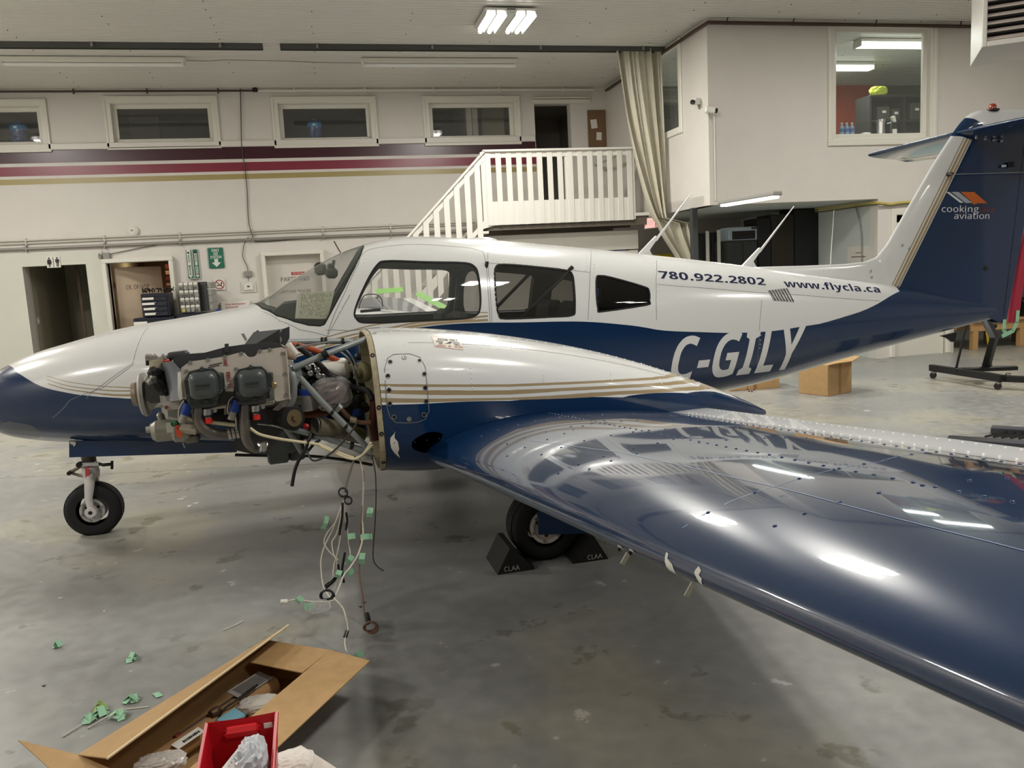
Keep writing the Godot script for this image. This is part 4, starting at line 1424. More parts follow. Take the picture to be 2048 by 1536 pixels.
func build_curtain() -> void:
	var o := thing("hanging_curtain", "cream plastic curtain gathered beside the office block, hanging from the ceiling track", "curtain", V(4.9,0.3,-12.2))
	var L := [V(4.553,4.827,-12.2), V(4.632,4.153,-12.2), V(4.76,3.413,-12.2), V(4.964,2.618,-12.2), V(5.196,2.035,-12.2), V(5.454,1.603,-12.2), V(5.609,0.995,-12.2), V(5.663,0.351,-12.2)]
	var R := [V(5.319,4.862,-12.2), V(5.405,4.149,-12.2), V(5.534,3.399,-12.2), V(5.649,2.597,-12.2), V(5.711,2.013,-12.2), V(5.761,1.588,-12.2), V(5.816,0.983,-12.2), V(5.854,0.338,-12.2)]
	var nu := 96
	var nv := 46
	var g := func(i: int, j: int, off: float) -> Vector3:
		var v := float(j) / nv * 7.0
		var k := mini(int(v), 6)
		var f := v - k
		var a: Vector3 = L[k].cubic_interpolate(L[k + 1], L[maxi(k - 1, 0)], L[mini(k + 2, 7)], f)
		var b: Vector3 = R[k].cubic_interpolate(R[k + 1], R[maxi(k - 1, 0)], R[mini(k + 2, 7)], f)
		if a.y > 2.25: b.x = minf(b.x, XO - 0.075)
		var u := float(i) / nu
		var w := v / 7.0
		var ph := u * TAU * (4.6 - 1.0 * w) + 1.3 * sin(u * 6.0 + w * 2.0) + 0.5 * sin(u * 17.0)
		var amp := (0.045 + 0.05 * minf(w * 2.0, 1.0)) * (0.6 + 0.5 * sin(u * 9.0 + 1.0))
		var z := sin(ph) * amp + 0.02 * sin(ph * 2.3 + w * 6.0) + 0.012 * sin(w * 23.0 + u * 9.0) * w
		var p := a.lerp(b, u)
		if j == 0: p.y -= 0.03 * absf(cos(ph * 0.5))
		return p + V(0.3 * amp * cos(ph), 0, z + 0.15 * w + off)
	var st := ST()
	st.set_smooth_group(1)
	for i in nu:
		for j in nv:
			quad(st, g.call(i, j + 1, 0.0), g.call(i + 1, j + 1, 0.0), g.call(i + 1, j, 0.0), g.call(i, j, 0.0))
	var m := grain("curtain_plastic", c8(206, 200, 180), 0.36, 0.06, 0.8, 14)
	m.cull_mode = BaseMaterial3D.CULL_DISABLED
	put("sheet", st, m, o)
	for i in 9:
		st = ST()
		var p: Vector3 = g.call(6 + i * 10, 0, 0.0)
		tube(st, [p + V(0,-0.02,0), V(p.x, H - 0.05, -12.2)], 0.006, 6)
		put("hook", st, mats["conduit"], o)

func heater() -> void:
	# louvred unit heater under the ceiling at the upper right
	var p := V(5.966,3.374,-6.6)
	var q := V(5.943,3.777,-6.6)
	var y0 := p.y
	var y1 := y0 + 0.62
	var o := thing("unit_heater", "white unit heater with dark louvres hanging at the upper right", "heater", V(p.x + 0.45, y0, -7.0))
	var B := Basis(Vector3.UP, -0.62)
	var c := V(p.x, (y0 + y1) / 2, -6.6)
	var at := func(v: Vector3) -> Vector3: return c + B * v
	var m := mat("heater_white", c8(226, 222, 214), 0.4)
	var st := ST()
	# frame round the outlet, then the body behind it
	for r in [[0.02, 0.0, 0.04, 0.62], [0.93, 0.0, 0.04, 0.62]]: bx(st, at.call(V(r[0], r[1], 0)), V(r[2], r[3], 0.04), B, 0.006)
	for y in [-0.285, 0.285]: bx(st, at.call(V(0.475, y, 0)), V(0.87,0.05,0.04), B, 0.006)
	put("outlet_frame", st, m, o)
	st = ST()
	for r in [[0.475, -0.3, -0.42, 0.95, 0.02, 0.8], [0.475, 0.3, -0.42, 0.95, 0.02, 0.8], [0.01, 0.0, -0.42, 0.02, 0.6, 0.8], [0.94, 0.0, -0.42, 0.02, 0.6, 0.8], [0.475, 0.0, -0.81, 0.95, 0.6, 0.02]]:
		bx(st, at.call(V(r[0], r[1], r[2])), V(r[3], r[4], r[5]), B)
	put("body", st, m, o)
	st = ST()
	bx(st, at.call(V(0.475,0,-0.16)), V(0.9,0.55,0.01), B)
	put("grille_back", st, mats["black"], o)
	for i in 8:
		st = ST()
		bx(st, at.call(V(0.475, -0.235 + 0.067 * i, -0.02)), V(0.88,0.014,0.06), B * Basis(Vector3.RIGHT, 0.5), 0.002)
		put("louvre", st, mat("louvre_white", c8(214, 200, 192), 0.4), o)
	st = ST()
	for x in [0.15, 0.8]:
		for z in [-0.15, -0.65]: tube(st, [at.call(V(x, 0.3, z)), V(at.call(V(x, 0, z)).x, H, at.call(V(x, 0, z)).z)], 0.008, 6)
	put("hanger", st, mats["conduit"], o)

func build_landing() -> void:
	# landing with a boarded rail, and a stair going down to the left
	var z := -13.0
	var y0 := 2.33
	var yf := 2.45
	var yr := 3.48
	var x0 := 2.62
	var x1 := 5.08
	var o := thing("stair_landing", "white painted wooden stair and landing with boarded railing below the dark doorway", "stairs", V(x0, 0, z))
	var m := mat("rail_paint", c8(226, 223, 214), 0.45)
	var st := ST()
	bx(st, V((x0 + XO) / 2, yf - 0.03, (z + ZB) / 2), V(XO - x0, 0.05, ZB * -1 + z - 0.02), Basis())
	put("deck", st, m, o)
	st = ST()
	for zz in [z - 0.06, z - 0.9, ZB + 0.1]: bx(st, V((x0 + XO) / 2, yf - 0.13, zz), V(XO - x0, 0.14, 0.04))
	put("joist", st, mat("joist", c8(96, 88, 78), 0.7), o)
	st = ST()
	bx(st, V((x0 + x1) / 2, y0 + 0.185, z - 0.008), V(x1 - x0, 0.37, 0.02))
	put("skirt_board", st, m, o)
	st = ST()
	bx(st, V((x0 + x1) / 2, yr, z), V(x1 - x0 + 0.06, 0.035, 0.11), Basis(), 0.006)
	bx(st, V((x0 + x1) / 2, yr - 0.06, z - 0.015), V(x1 - x0, 0.09, 0.03), Basis(), 0.004)
	put("handrail", st, m, o)
	var n := 15
	for i in n:
		st = ST()
		var x := x0 + 0.05 + (x1 - x0 - 0.1) * i / (n - 1)
		bx(st, V(x, (y0 + yr - 0.02) / 2, z + 0.005), V(0.088, yr - y0 - 0.02, 0.018), Basis(), 0.002)
		put("picket", st, m, o)
	for x in [3.98, x1 + 0.0, x0 - 0.02]:
		st = ST()
		bx(st, V(x, (y0 + yr) / 2, z - 0.05), V(0.085, yr - y0 - 0.02, 0.085), Basis(), 0.004)
		put("post", st, m, o)
	# right end rail back to the wall
	st = ST()
	bx(st, V(x1 + 0.02, yr, (z + ZB) / 2), V(0.09,0.035,1.8), Basis(), 0.006)
	put("handrail", st, m, o)
	# the stair
	var steps := 12
	var rise := yf / steps
	var run := 0.205
	for i in steps - 1:
		st = ST()
		bx(st, V(x0 - run * (i + 0.5), yf - rise * (i + 1) - 0.02, z - 0.5), V(run + 0.03, 0.04, 0.95), Basis(), 0.004)
		put("tread", st, m, o)
	var sl := rise / run
	var xe := x0 - run * (steps - 1)
	for zz in [z - 0.02, z - 0.98]:
		st = ST()
		prism(st, PackedVector2Array([V2(x0 + 0.12, y0), V2(x0 + 0.12, y0 + 0.12), V2(x0, yf + 0.02), V2(xe, yf + 0.02 + (xe - x0) * sl), V2(xe, 0.0), V2(xe + 0.12, 0.0), V2(x0 - 0.12, y0 - 0.06)]), Transform3D(Basis(), V(0, 0, zz - 0.02)), 0.04)
		put("stringer", st, m, o)
	var k := 0
	var x := x0 - 0.13
	while x > xe:
		st = ST()
		var yt := yr - 0.03 + (x - x0) * sl
		var yl := maxf(yt - 1.36, 0.02)
		var h := 0.044
		prism(st, PackedVector2Array([V2(x - h, maxf(yl - h * sl, 0.01)), V2(x + h, maxf(yl + h * sl, 0.01)), V2(x + h, yt + h * sl), V2(x - h, yt - h * sl)]), Transform3D(Basis(), V(0, 0, z)), 0.018)
		put("picket", st, m, o)
		x -= 0.172
		k += 1
	st = ST()
	var a := V(x0, yr, z)
	var b := V(xe, yr + (xe - x0) * sl, z)
	var ang := atan2(a.y - b.y, a.x - b.x)
	bx(st, (a + b) / 2, V(a.distance_to(b), 0.035, 0.11), Basis(Vector3.BACK, ang), 0.006)
	bx(st, (a + b) / 2 + V(0.03,-0.055,-0.015), V(a.distance_to(b), 0.08, 0.03), Basis(Vector3.BACK, ang), 0.004)
	put("handrail", st, m, o)
	# framed notice board on the wall by the landing
	var p := V(5.757,4.12,-14.88)
	p.x = 5.15
	o = thing("cork_board", "brown cork board with papers on the wall behind the curtain", "board", p)
	st = ST()
	bx(st, p, V(0.35,0.66,0.02), Basis(), 0.004)
	put("panel", st, mat("cork", c8(120, 92, 66), 0.8), o)
	st = ST()
	bx(st, p + V(-0.06,0.08,0.012), V(0.12,0.16,0.003), Basis(Vector3.BACK, 0.1))
	bx(st, p + V(0.03,-0.14,0.012), V(0.1,0.14,0.003), Basis(Vector3.BACK, -0.06))
	put("paper", st, mats["white_plastic"], o)

# ------------------------------------------------------------------ the airplane (x aft, y up, z to its left)

# fuselage stations: x, top, bottom, belt line, half width, fullness above and below the belt
const FUS := [
	[-0.62, 0.97, 0.9, 0.935, 0.03, 2, 2],
	[-0.57, 1.06, 0.82, 0.94, 0.13, 2, 2],
	[-0.44, 1.15, 0.735, 0.95, 0.22, 2.1, 2.1],
	[-0.24, 1.232, 0.675, 0.96, 0.305, 2.1, 2.2],
	[0, 1.29, 0.635, 0.97, 0.375, 2.2, 2.4],
	[0.35, 1.355, 0.6, 0.98, 0.445, 2.3, 2.6],
	[0.85, 1.402, 0.54, 1, 0.52, 2.4, 3],
	[1.167, 1.447, 0.505, 1.03, 0.56, 2.4, 3.2],
	[1.45, 1.592, 0.485, 1.05, 0.59, 2.4, 3.4],
	[1.8, 1.75, 0.465, 1.08, 0.61, 2.5, 3.5],
	[2.16, 1.812, 0.455, 1.08, 0.615, 2.6, 3.5],
	[2.66, 1.775, 0.45, 1.07, 0.61, 2.6, 3.4],
	[3.24, 1.692, 0.445, 1.05, 0.59, 2.6, 3.2],
	[3.93, 1.582, 0.44, 1, 0.525, 2.5, 2.9],
	[4.83, 1.424, 0.475, 0.96, 0.405, 2.4, 2.6],
	[5.65, 1.261, 0.585, 0.94, 0.28, 2.2, 2.4],
	[6.31, 1.142, 0.67, 0.91, 0.18, 2.1, 2.2],
	[7, 0.97, 0.755, 0.87, 0.08, 2, 2],
	[7.38, 0.9, 0.8, 0.85, 0.02, 2, 2]]
const NAC := [
	[1.79, 1.295, 0.6, 0.96, 0.425, 3.2, 3.2],
	[1.95, 1.286, 0.575, 0.95, 0.432, 3.2, 3.2],
	[2.19, 1.255, 0.565, 0.94, 0.432, 3.1, 3.2],
	[2.6, 1.174, 0.56, 0.9, 0.415, 2.9, 3.0],
	[3.04, 1.05, 0.56, 0.83, 0.365, 2.7, 2.8],
	[3.5, 0.873, 0.565, 0.735, 0.25, 2.5, 2.5],
	[3.9, 0.685, 0.575, 0.632, 0.085, 2.2, 2.2],
	[4.02, 0.615, 0.59, 0.602, 0.012, 2.0, 2.0]]
const COWL := [
	[0.74, 1.2, 0.8, 1.02, 0.26, 2.6, 2.6],
	[0.8, 1.24, 0.72, 1.0, 0.34, 2.8, 2.8],
	[1.0, 1.28, 0.64, 0.98, 0.41, 3.1, 3.1],
	[1.4, 1.295, 0.6, 0.96, 0.425, 3.2, 3.2],
	[1.79, 1.295, 0.6, 0.96, 0.425, 3.2, 3.2]]

class Loft:
	var T: Array
	var G: Array = []
	var yc := 0.0
	func _init(t: Array, y := 0.0) -> void:
		T = t
		yc = y
		for i in T.size():
			var g: Array = []
			for k in range(1, 7):
				var a := maxi(i - 1, 0)
				var b := mini(i + 1, T.size() - 1)
				if a == i or b == i: g.append((T[b][k] - T[a][k]) / (T[b][0] - T[a][0]))
				else: g.append(0.5 * ((T[b][k] - T[i][k]) / (T[b][0] - T[i][0]) + (T[i][k] - T[a][k]) / (T[i][0] - T[a][0])))
			G.append(g)
	func par(x: float) -> Array:
		x = clampf(x, T[0][0], T[-1][0] - 1e-6)
		var i := 0
		while i < T.size() - 2 and x >= T[i + 1][0]: i += 1
		var h: float = T[i + 1][0] - T[i][0]
		var s: float = (x - T[i][0]) / h
		var a := 2 * s * s * s - 3 * s * s + 1
		var b := (s * s * s - 2 * s * s + s) * h
		var c := -2 * s * s * s + 3 * s * s
		var d := (s * s * s - s * s) * h
		var o: Array = []
		for k in 6: o.append(a * T[i][k + 1] + b * G[i][k] + c * T[i + 1][k + 1] + d * G[i + 1][k])
		return o
	func at(x: float, t: float) -> Vector3:
		var p := par(x)
		var th := PI / 2 - PI * clampf(t, 0.0, 1.0)
		var c := absf(cos(th))
		var s := sin(th)
		var n: float = p[4] if s >= 0 else p[5]
		return Vector3 (x, p[2] + (p[0] - p[2] if s >= 0 else p[2] - p[1]) * signf(s) * pow(absf(s), 2.0 / n), yc + p[3] * pow(c, 2.0 / n))
	func t_of(x: float, z: float) -> float:
		var p := par(x)
		var up: bool = z >= p[2]
		var n: float = p[4] if up else p[5]
		var H2: float = p[0] - p[2] if up else p[2] - p[1]
		var s := pow(clampf(absf(z - p[2]) / H2, 0.0, 1.0), n / 2.0)
		return (PI / 2 - asin(s) * (1.0 if up else -1.0)) / PI

func normal_at(f: Callable, u: float, v: float, sg := 1.0) -> Vector3:
	var e := 0.004
	var a: Vector3 = f.call(u + e, v) - f.call(u - e, v)
	var b: Vector3 = f.call(u, v + e) - f.call(u, v - e)
	var n := b.cross(a)
	return n.normalized() * sg if n.length() > 1e-12 else Vector3.UP

func steps(a: float, b: float, n: int) -> Array:
	var o: Array = []
	for i in n + 1: o.append(lerpf(a, b, float(i) / n))
	return o

func bounds(p: PackedVector2Array) -> Rect2:
	var r := Rect2(p[0], Vector2.ZERO)
	for q in p: r = r.expand(q)
	return r

func skin(f: Callable, us: Array, vs: Array, regions: Array, holes: Array, base: Material, sg := 1.0, only: Array = []) -> Array:
	# the surface f over a grid, cut exactly along the region outlines; regions: [outline, material]; only: keep what lies in these outlines
	var nu := us.size()
	var nv := vs.size()
	var P: Array = []
	for i in nu:
		var row := PackedVector3Array()
		for j in nv: row.append(f.call(us[i], vs[j]))
		P.append(row)
	var N: Array = []
	for i in nu:
		var row := PackedVector3Array()
		for j in nv:
			var du: Vector3 = P[mini(i + 1, nu - 1)][j] - P[maxi(i - 1, 0)][j]
			var dv: Vector3 = P[i][mini(j + 1, nv - 1)] - P[i][maxi(j - 1, 0)]
			var n := dv.cross(du)
			row.append(n.normalized() * sg if n.length() > 1e-10 else Vector3.ZERO)
		P[i] = P[i]
		N.append(row)
	for i in nu:
		for j in nv:
			if N[i][j] == Vector3.ZERO:
				for q in [[i, j - 1], [i, j + 1], [i - 1, j], [i + 1, j]]:
					if q[0] >= 0 and q[0] < nu and q[1] >= 0 and q[1] < nv and N[q[0]][q[1]] != Vector3.ZERO:
						N[i][j] = N[q[0]][q[1]]
						break
	var out := {}
	var rb: Array = []
	for r in regions: rb.append(bounds(r[0]))
	var hb: Array = []
	for h in holes: hb.append(bounds(h))
	var ob: Array = []
	for h in only: ob.append(bounds(h))
	for i in nu - 1:
		for j in nv - 1:
			var u0: float = us[i]
			var u1: float = us[i + 1]
			var v0: float = vs[j]
			var v1: float = vs[j + 1]
			var box := Rect2(minf(u0, u1), minf(v0, v1), absf(u1 - u0), absf(v1 - v0))
			var whole := PackedVector2Array([V2(u0, v0), V2(u1, v0), V2(u1, v1), V2(u0, v1)])
			var rest: Array = [whole]
			if only.size():
				var kept: Array = []
				for k in only.size():
					if ob[k].intersects(box): kept.append_array(Geometry2D.intersect_polygons(whole, only[k]))
				rest = kept
			for k in holes.size():
				if hb[k].intersects(box):
					var nx: Array = []
					for p in rest: nx.append_array(Geometry2D.clip_polygons(p, holes[k]))
					rest = nx
			for k in regions.size():
				if rest.is_empty(): break
				if rb[k].intersects(box):
					var nx: Array = []
					for p in rest:
						for q in Geometry2D.intersect_polygons(p, regions[k][0]): lay(out, regions[k][1], q, u0, u1, v0, v1, P, N, i, j, sg)
						nx.append_array(Geometry2D.clip_polygons(p, regions[k][0]))
					rest = nx
			for p in rest: lay(out, base, p, u0, u1, v0, v1, P, N, i, j, sg)
	var res: Array = []
	for m in out: res.append([m, out[m][0], out[m][1]])
	return res

func lay(out: Dictionary, m: Material, p: PackedVector2Array, u0: float, u1: float, v0: float, v1: float, P: Array, N: Array, i: int, j: int, sg: float) -> void:
	if p.size() < 3: return
	if not out.has(m): out[m] = [PackedVector3Array(), PackedVector3Array()]
	var ix: PackedInt32Array
	if p.size() == 4 or p.size() == 3: ix = PackedInt32Array([0, 1, 2, 0, 2, 3]) if p.size() == 4 else PackedInt32Array([0, 1, 2])
	if p.size() > 4 or (p.size() == 4 and not convex(p)): ix = Geometry2D.triangulate_polygon(p)
	var vp := PackedVector3Array()
	var vn := PackedVector3Array()
	for q in p:
		var a := clampf((q.x - u0) / (u1 - u0), 0, 1)
		var b := clampf((q.y - v0) / (v1 - v0), 0, 1)
		vp.append(P[i][j].lerp(P[i + 1][j], a).lerp(P[i][j + 1].lerp(P[i + 1][j + 1], a), b))
		vn.append(N[i][j].lerp(N[i + 1][j], a).lerp(N[i][j + 1].lerp(N[i + 1][j + 1], a), b).normalized())
	for k in range(0, ix.size(), 3):
		var a := ix[k]
		var b := ix[k + 1]
		var c := ix[k + 2]
		var g := (vp[b] - vp[a]).cross(vp[c] - vp[a])
		if g.length() < 1e-12: continue
		if g.dot(vn[a]) > 0.0:
			var t := b
			b = c
			c = t
		for w in [a, b, c]:
			out[m][0].append(vp[w])
			out[m][1].append(vn[w])

func convex(p: PackedVector2Array) -> bool:
	var s := 0.0
	for i in p.size():
		var c := (p[(i + 1) % p.size()] - p[i]).cross(p[(i + 2) % p.size()] - p[(i + 1) % p.size()])
		if s * c < 0: return false
		if absf(c) > 1e-12: s = c
	return true

func skin_mesh(called: String, parts: Array, parent: Node, mirrored := true, offset := 0.0, plain := false) -> MeshInstance3D:
	var by := {}
	for p in parts:
		if not by.has(p[0]): by[p[0]] = [PackedVector3Array(), PackedVector3Array()]
		for side in (2 if mirrored else 1):
			if plain and side == 0: continue
			for k in range(0, p[1].size(), 3):
				for w in ([0, 1, 2] if side == 0 else [0, 2, 1]):
					var v: Vector3 = p[1][k + w] + p[2][k + w] * offset
					var n: Vector3 = p[2][k + w]
					if side == 1:
						v.z = -v.z
						n.z = -n.z
					by[p[0]][0].append(v)
					by[p[0]][1].append(n)
	var am := ArrayMesh.new()
	for m in by:
		var ar: Array = []
		ar.resize(Mesh.ARRAY_MAX)
		ar[Mesh.ARRAY_VERTEX] = by[m][0]
		ar[Mesh.ARRAY_NORMAL] = by[m][1]
		am.add_surface_from_arrays(Mesh.PRIMITIVE_TRIANGLES, ar)
		am.surface_set_material(am.get_surface_count() - 1, m)
	return mesh_node(called, am, parent)

func ribbon(st: SurfaceTool, f: Callable, line: PackedVector2Array, w: float, off: float, sg := 1.0, side := 1.0, closed := false) -> void:
	# a narrow strip lying on a surface along a line of (u, v) points
	st.set_smooth_group(-1)
	var pts := PackedVector3Array()
	var nn := PackedVector3Array()
	var q := PackedVector2Array()
	var cnt := line.size() if closed else line.size() - 1
	for i in cnt:
		var a := line[i]
		var b := line[(i + 1) % line.size()]
		var d: float = f.call(a.x, a.y).distance_to(f.call(b.x, b.y))
		var n := maxi(1, int(d / 0.04))
		for k in n: q.append(a.lerp(b, float(k) / n))
	if not closed: q.append(line[line.size() - 1])
	for p in q:
		var n := normal_at(f, p.x, p.y, sg)
		var v: Vector3 = f.call(p.x, p.y) + n * off
		if side < 0:
			v.z = -v.z
			n.z = -n.z
		pts.append(v)
		nn.append(n)
	var m := pts.size()
	var l := PackedVector3Array()
	var r := PackedVector3Array()
	for i in m:
		var d := pts[(i + 1) % m if closed else mini(i + 1, m - 1)] - pts[(i + m - 1) % m if closed else maxi(i - 1, 0)]
		var s := nn[i].cross(d).normalized() * w * 0.5
		l.append(pts[i] + s)
		r.append(pts[i] - s)
	for i in (m if closed else m - 1):
		var k := (i + 1) % m
		quad(st, r[i], r[k], l[k], l[i])

func rivet_line(f: Callable, line: PackedVector2Array, gap: float, sg: float, into: Array) -> void:
	for i in line.size() - 1:
		var a := line[i]
		var b := line[i + 1]
		var d: float = f.call(a.x, a.y).distance_to(f.call(b.x, b.y))
		var n := maxi(1, int(d / gap))
		for k in n:
			var p := a.lerp(b, (k + 0.5) / n)
			var nn := normal_at(f, p.x, p.y, sg)
			into.append(Transform3D(frame_of(nn), f.call(p.x, p.y)))

func rivets(called: String, list: Array, m: Material, parent: Node, r := 0.004) -> void:
	var sm := SphereMesh.new()
	sm.radius = r
	sm.height = r * 1.1
	sm.radial_segments = 8
	sm.rings = 3
	sm.material = m
	var mm := MultiMesh.new()
	mm.transform_format = MultiMesh.TRANSFORM_3D
	mm.mesh = sm
	mm.instance_count = list.size()
	for i in list.size():
		var t: Transform3D = list[i]
		mm.set_instance_transform(i, Transform3D(Basis(t.basis.x, t.basis.z, -t.basis.y), t.origin))
	var mi := MultiMeshInstance3D.new()
	mi.multimesh = mm
	mi.name = numbered(called, parent)
	parent.add_child(mi)
	stuff(mi)

func text_on(called: String, s: String, f: Callable, tz: Callable, a: Vector2, b: Vector2, height: float, shear: float, m: Material, parent: Node, bold := true, sg := 1.0, thick := 0.0, split := false, only: Array = []) -> void:
	# lettering laid on a side: a and b are the ends of its base line in (x, height)
	var tm := text_mesh(s, height, bold, 0.0)
	var ar := tm.get_mesh_arrays() if tm is PrimitiveMesh else tm.surface_get_arrays(0)
	var V: PackedVector3Array = ar[Mesh.ARRAY_VERTEX]
	var I: PackedInt32Array = ar[Mesh.ARRAY_INDEX] if ar[Mesh.ARRAY_INDEX] != null else PackedInt32Array(range(V.size()))
	var bb := tm.get_aabb()
	var base := 1e9
	for v in V: base = minf(base, v.y)
	var top := -1e9
	for v in V: top = maxf(top, v.y)
	var dir := (b - a).normalized()
	var up := V2(-dir.y, dir.x)
	var len2 := (b - a).length()
	var st := ST()
	st.set_smooth_group(1)
	var todo: Array = []
	if split:
		# one part per letter: triangles whose x ranges touch belong together
		var runs: Array = []
		for k in range(0, I.size(), 3):
			var lo := minf(V[I[k]].x, minf(V[I[k + 1]].x, V[I[k + 2]].x))
			var hi := maxf(V[I[k]].x, maxf(V[I[k + 1]].x, V[I[k + 2]].x))
			var keep: Array = []
			for r in runs:
				if r[0] <= hi and r[1] >= lo:
					lo = minf(lo, r[0])
					hi = maxf(hi, r[1])
				else: keep.append(r)
			keep.append([lo, hi])
			runs = keep
		for r in runs: text_on("letter", s, f, tz, a, b, height, shear, m, parent, bold, sg, thick, false, r)
		return
	for k in range(0, I.size(), 3):
		if only.size() and (V[I[k]].x < only[0] - 1e-5 or V[I[k]].x > only[1] + 1e-5): continue
		var p: Array = []
		for w in 3:
			var v := V[I[k + w]]
			var x := (v.x - bb.position.x) / bb.size.x * len2
			var y := (v.y - base) / (top - base) * height
			p.append(V2(x + y * shear, y))
		todo.append(p)
	while todo.size():
		var p: Array = todo.pop_back()
		var e := [p[0].distance_to(p[1]), p[1].distance_to(p[2]), p[2].distance_to(p[0])]
		var k := 0 if e[0] >= e[1] and e[0] >= e[2] else (1 if e[1] >= e[2] else 2)
		if e[k] > 0.05:
			var c: Vector2 = (p[k] + p[(k + 1) % 3]) * 0.5
			todo.append([p[k], c, p[(k + 2) % 3]])
			todo.append([c, p[(k + 1) % 3], p[(k + 2) % 3]])
			continue
		var w: Array = []
		for q in p:
			var xz: Vector2 = a + dir * q.x + up * q.y
			var t: float = tz.call(xz.x, xz.y)
			w.append(f.call(xz.x, t) + normal_at(f, xz.x, t, sg) * (0.0012 + thick))
		if (p[1] - p[0]).cross(p[2] - p[0]) > 0: tri(st, w[0], w[1], w[2])
		else: tri(st, w[0], w[2], w[1])
	put(called, st, m, parent)

func close_up(p: PackedVector2Array, extra: Array) -> PackedVector2Array:
	var q := p.duplicate()
	for e in extra: q.append(e)
	return q

func smooth2(p: PackedVector2Array, n := 4, closed := true) -> PackedVector2Array:
	var o := PackedVector2Array()
	var m := p.size()
	for i in (m if closed else m - 1):
		var a := p[(i + m - 1) % m if closed else maxi(i - 1, 0)]
		var c := p[(i + 1) % m]
		var d := p[(i + 2) % m if closed else mini(i + 2, m - 1)]
		for k in n: o.append(p[i].cubic_interpolate(c, a, d, float(k) / n))
	if not closed: o.append(p[m - 1])
	return o

var plane: Node3D
var fus: Loft
var nac: Loft

func build_airplane() -> void:
	plane = Node3D.new()
	plane.name = "airplane"
	add_child(plane)
	plane.transform = Transform3D(Basis(V(0.99931,0.02618,-0.02617), V(-0.02617,0.99966,0.00069), V(0.02618,0,0.99966)), V(-1.6,0,-5.83))
	tag(plane, "white and navy twin engined airplane with gold stripes and its near engine uncovered", "airplane")
	fus = Loft.new(FUS)
	nac = Loft.new(NAC, 1.66)
	build_fuselage()
	build_cabin()
	build_nacelles()
	build_wings()
	build_tail()
	build_gear()
	build_engine()

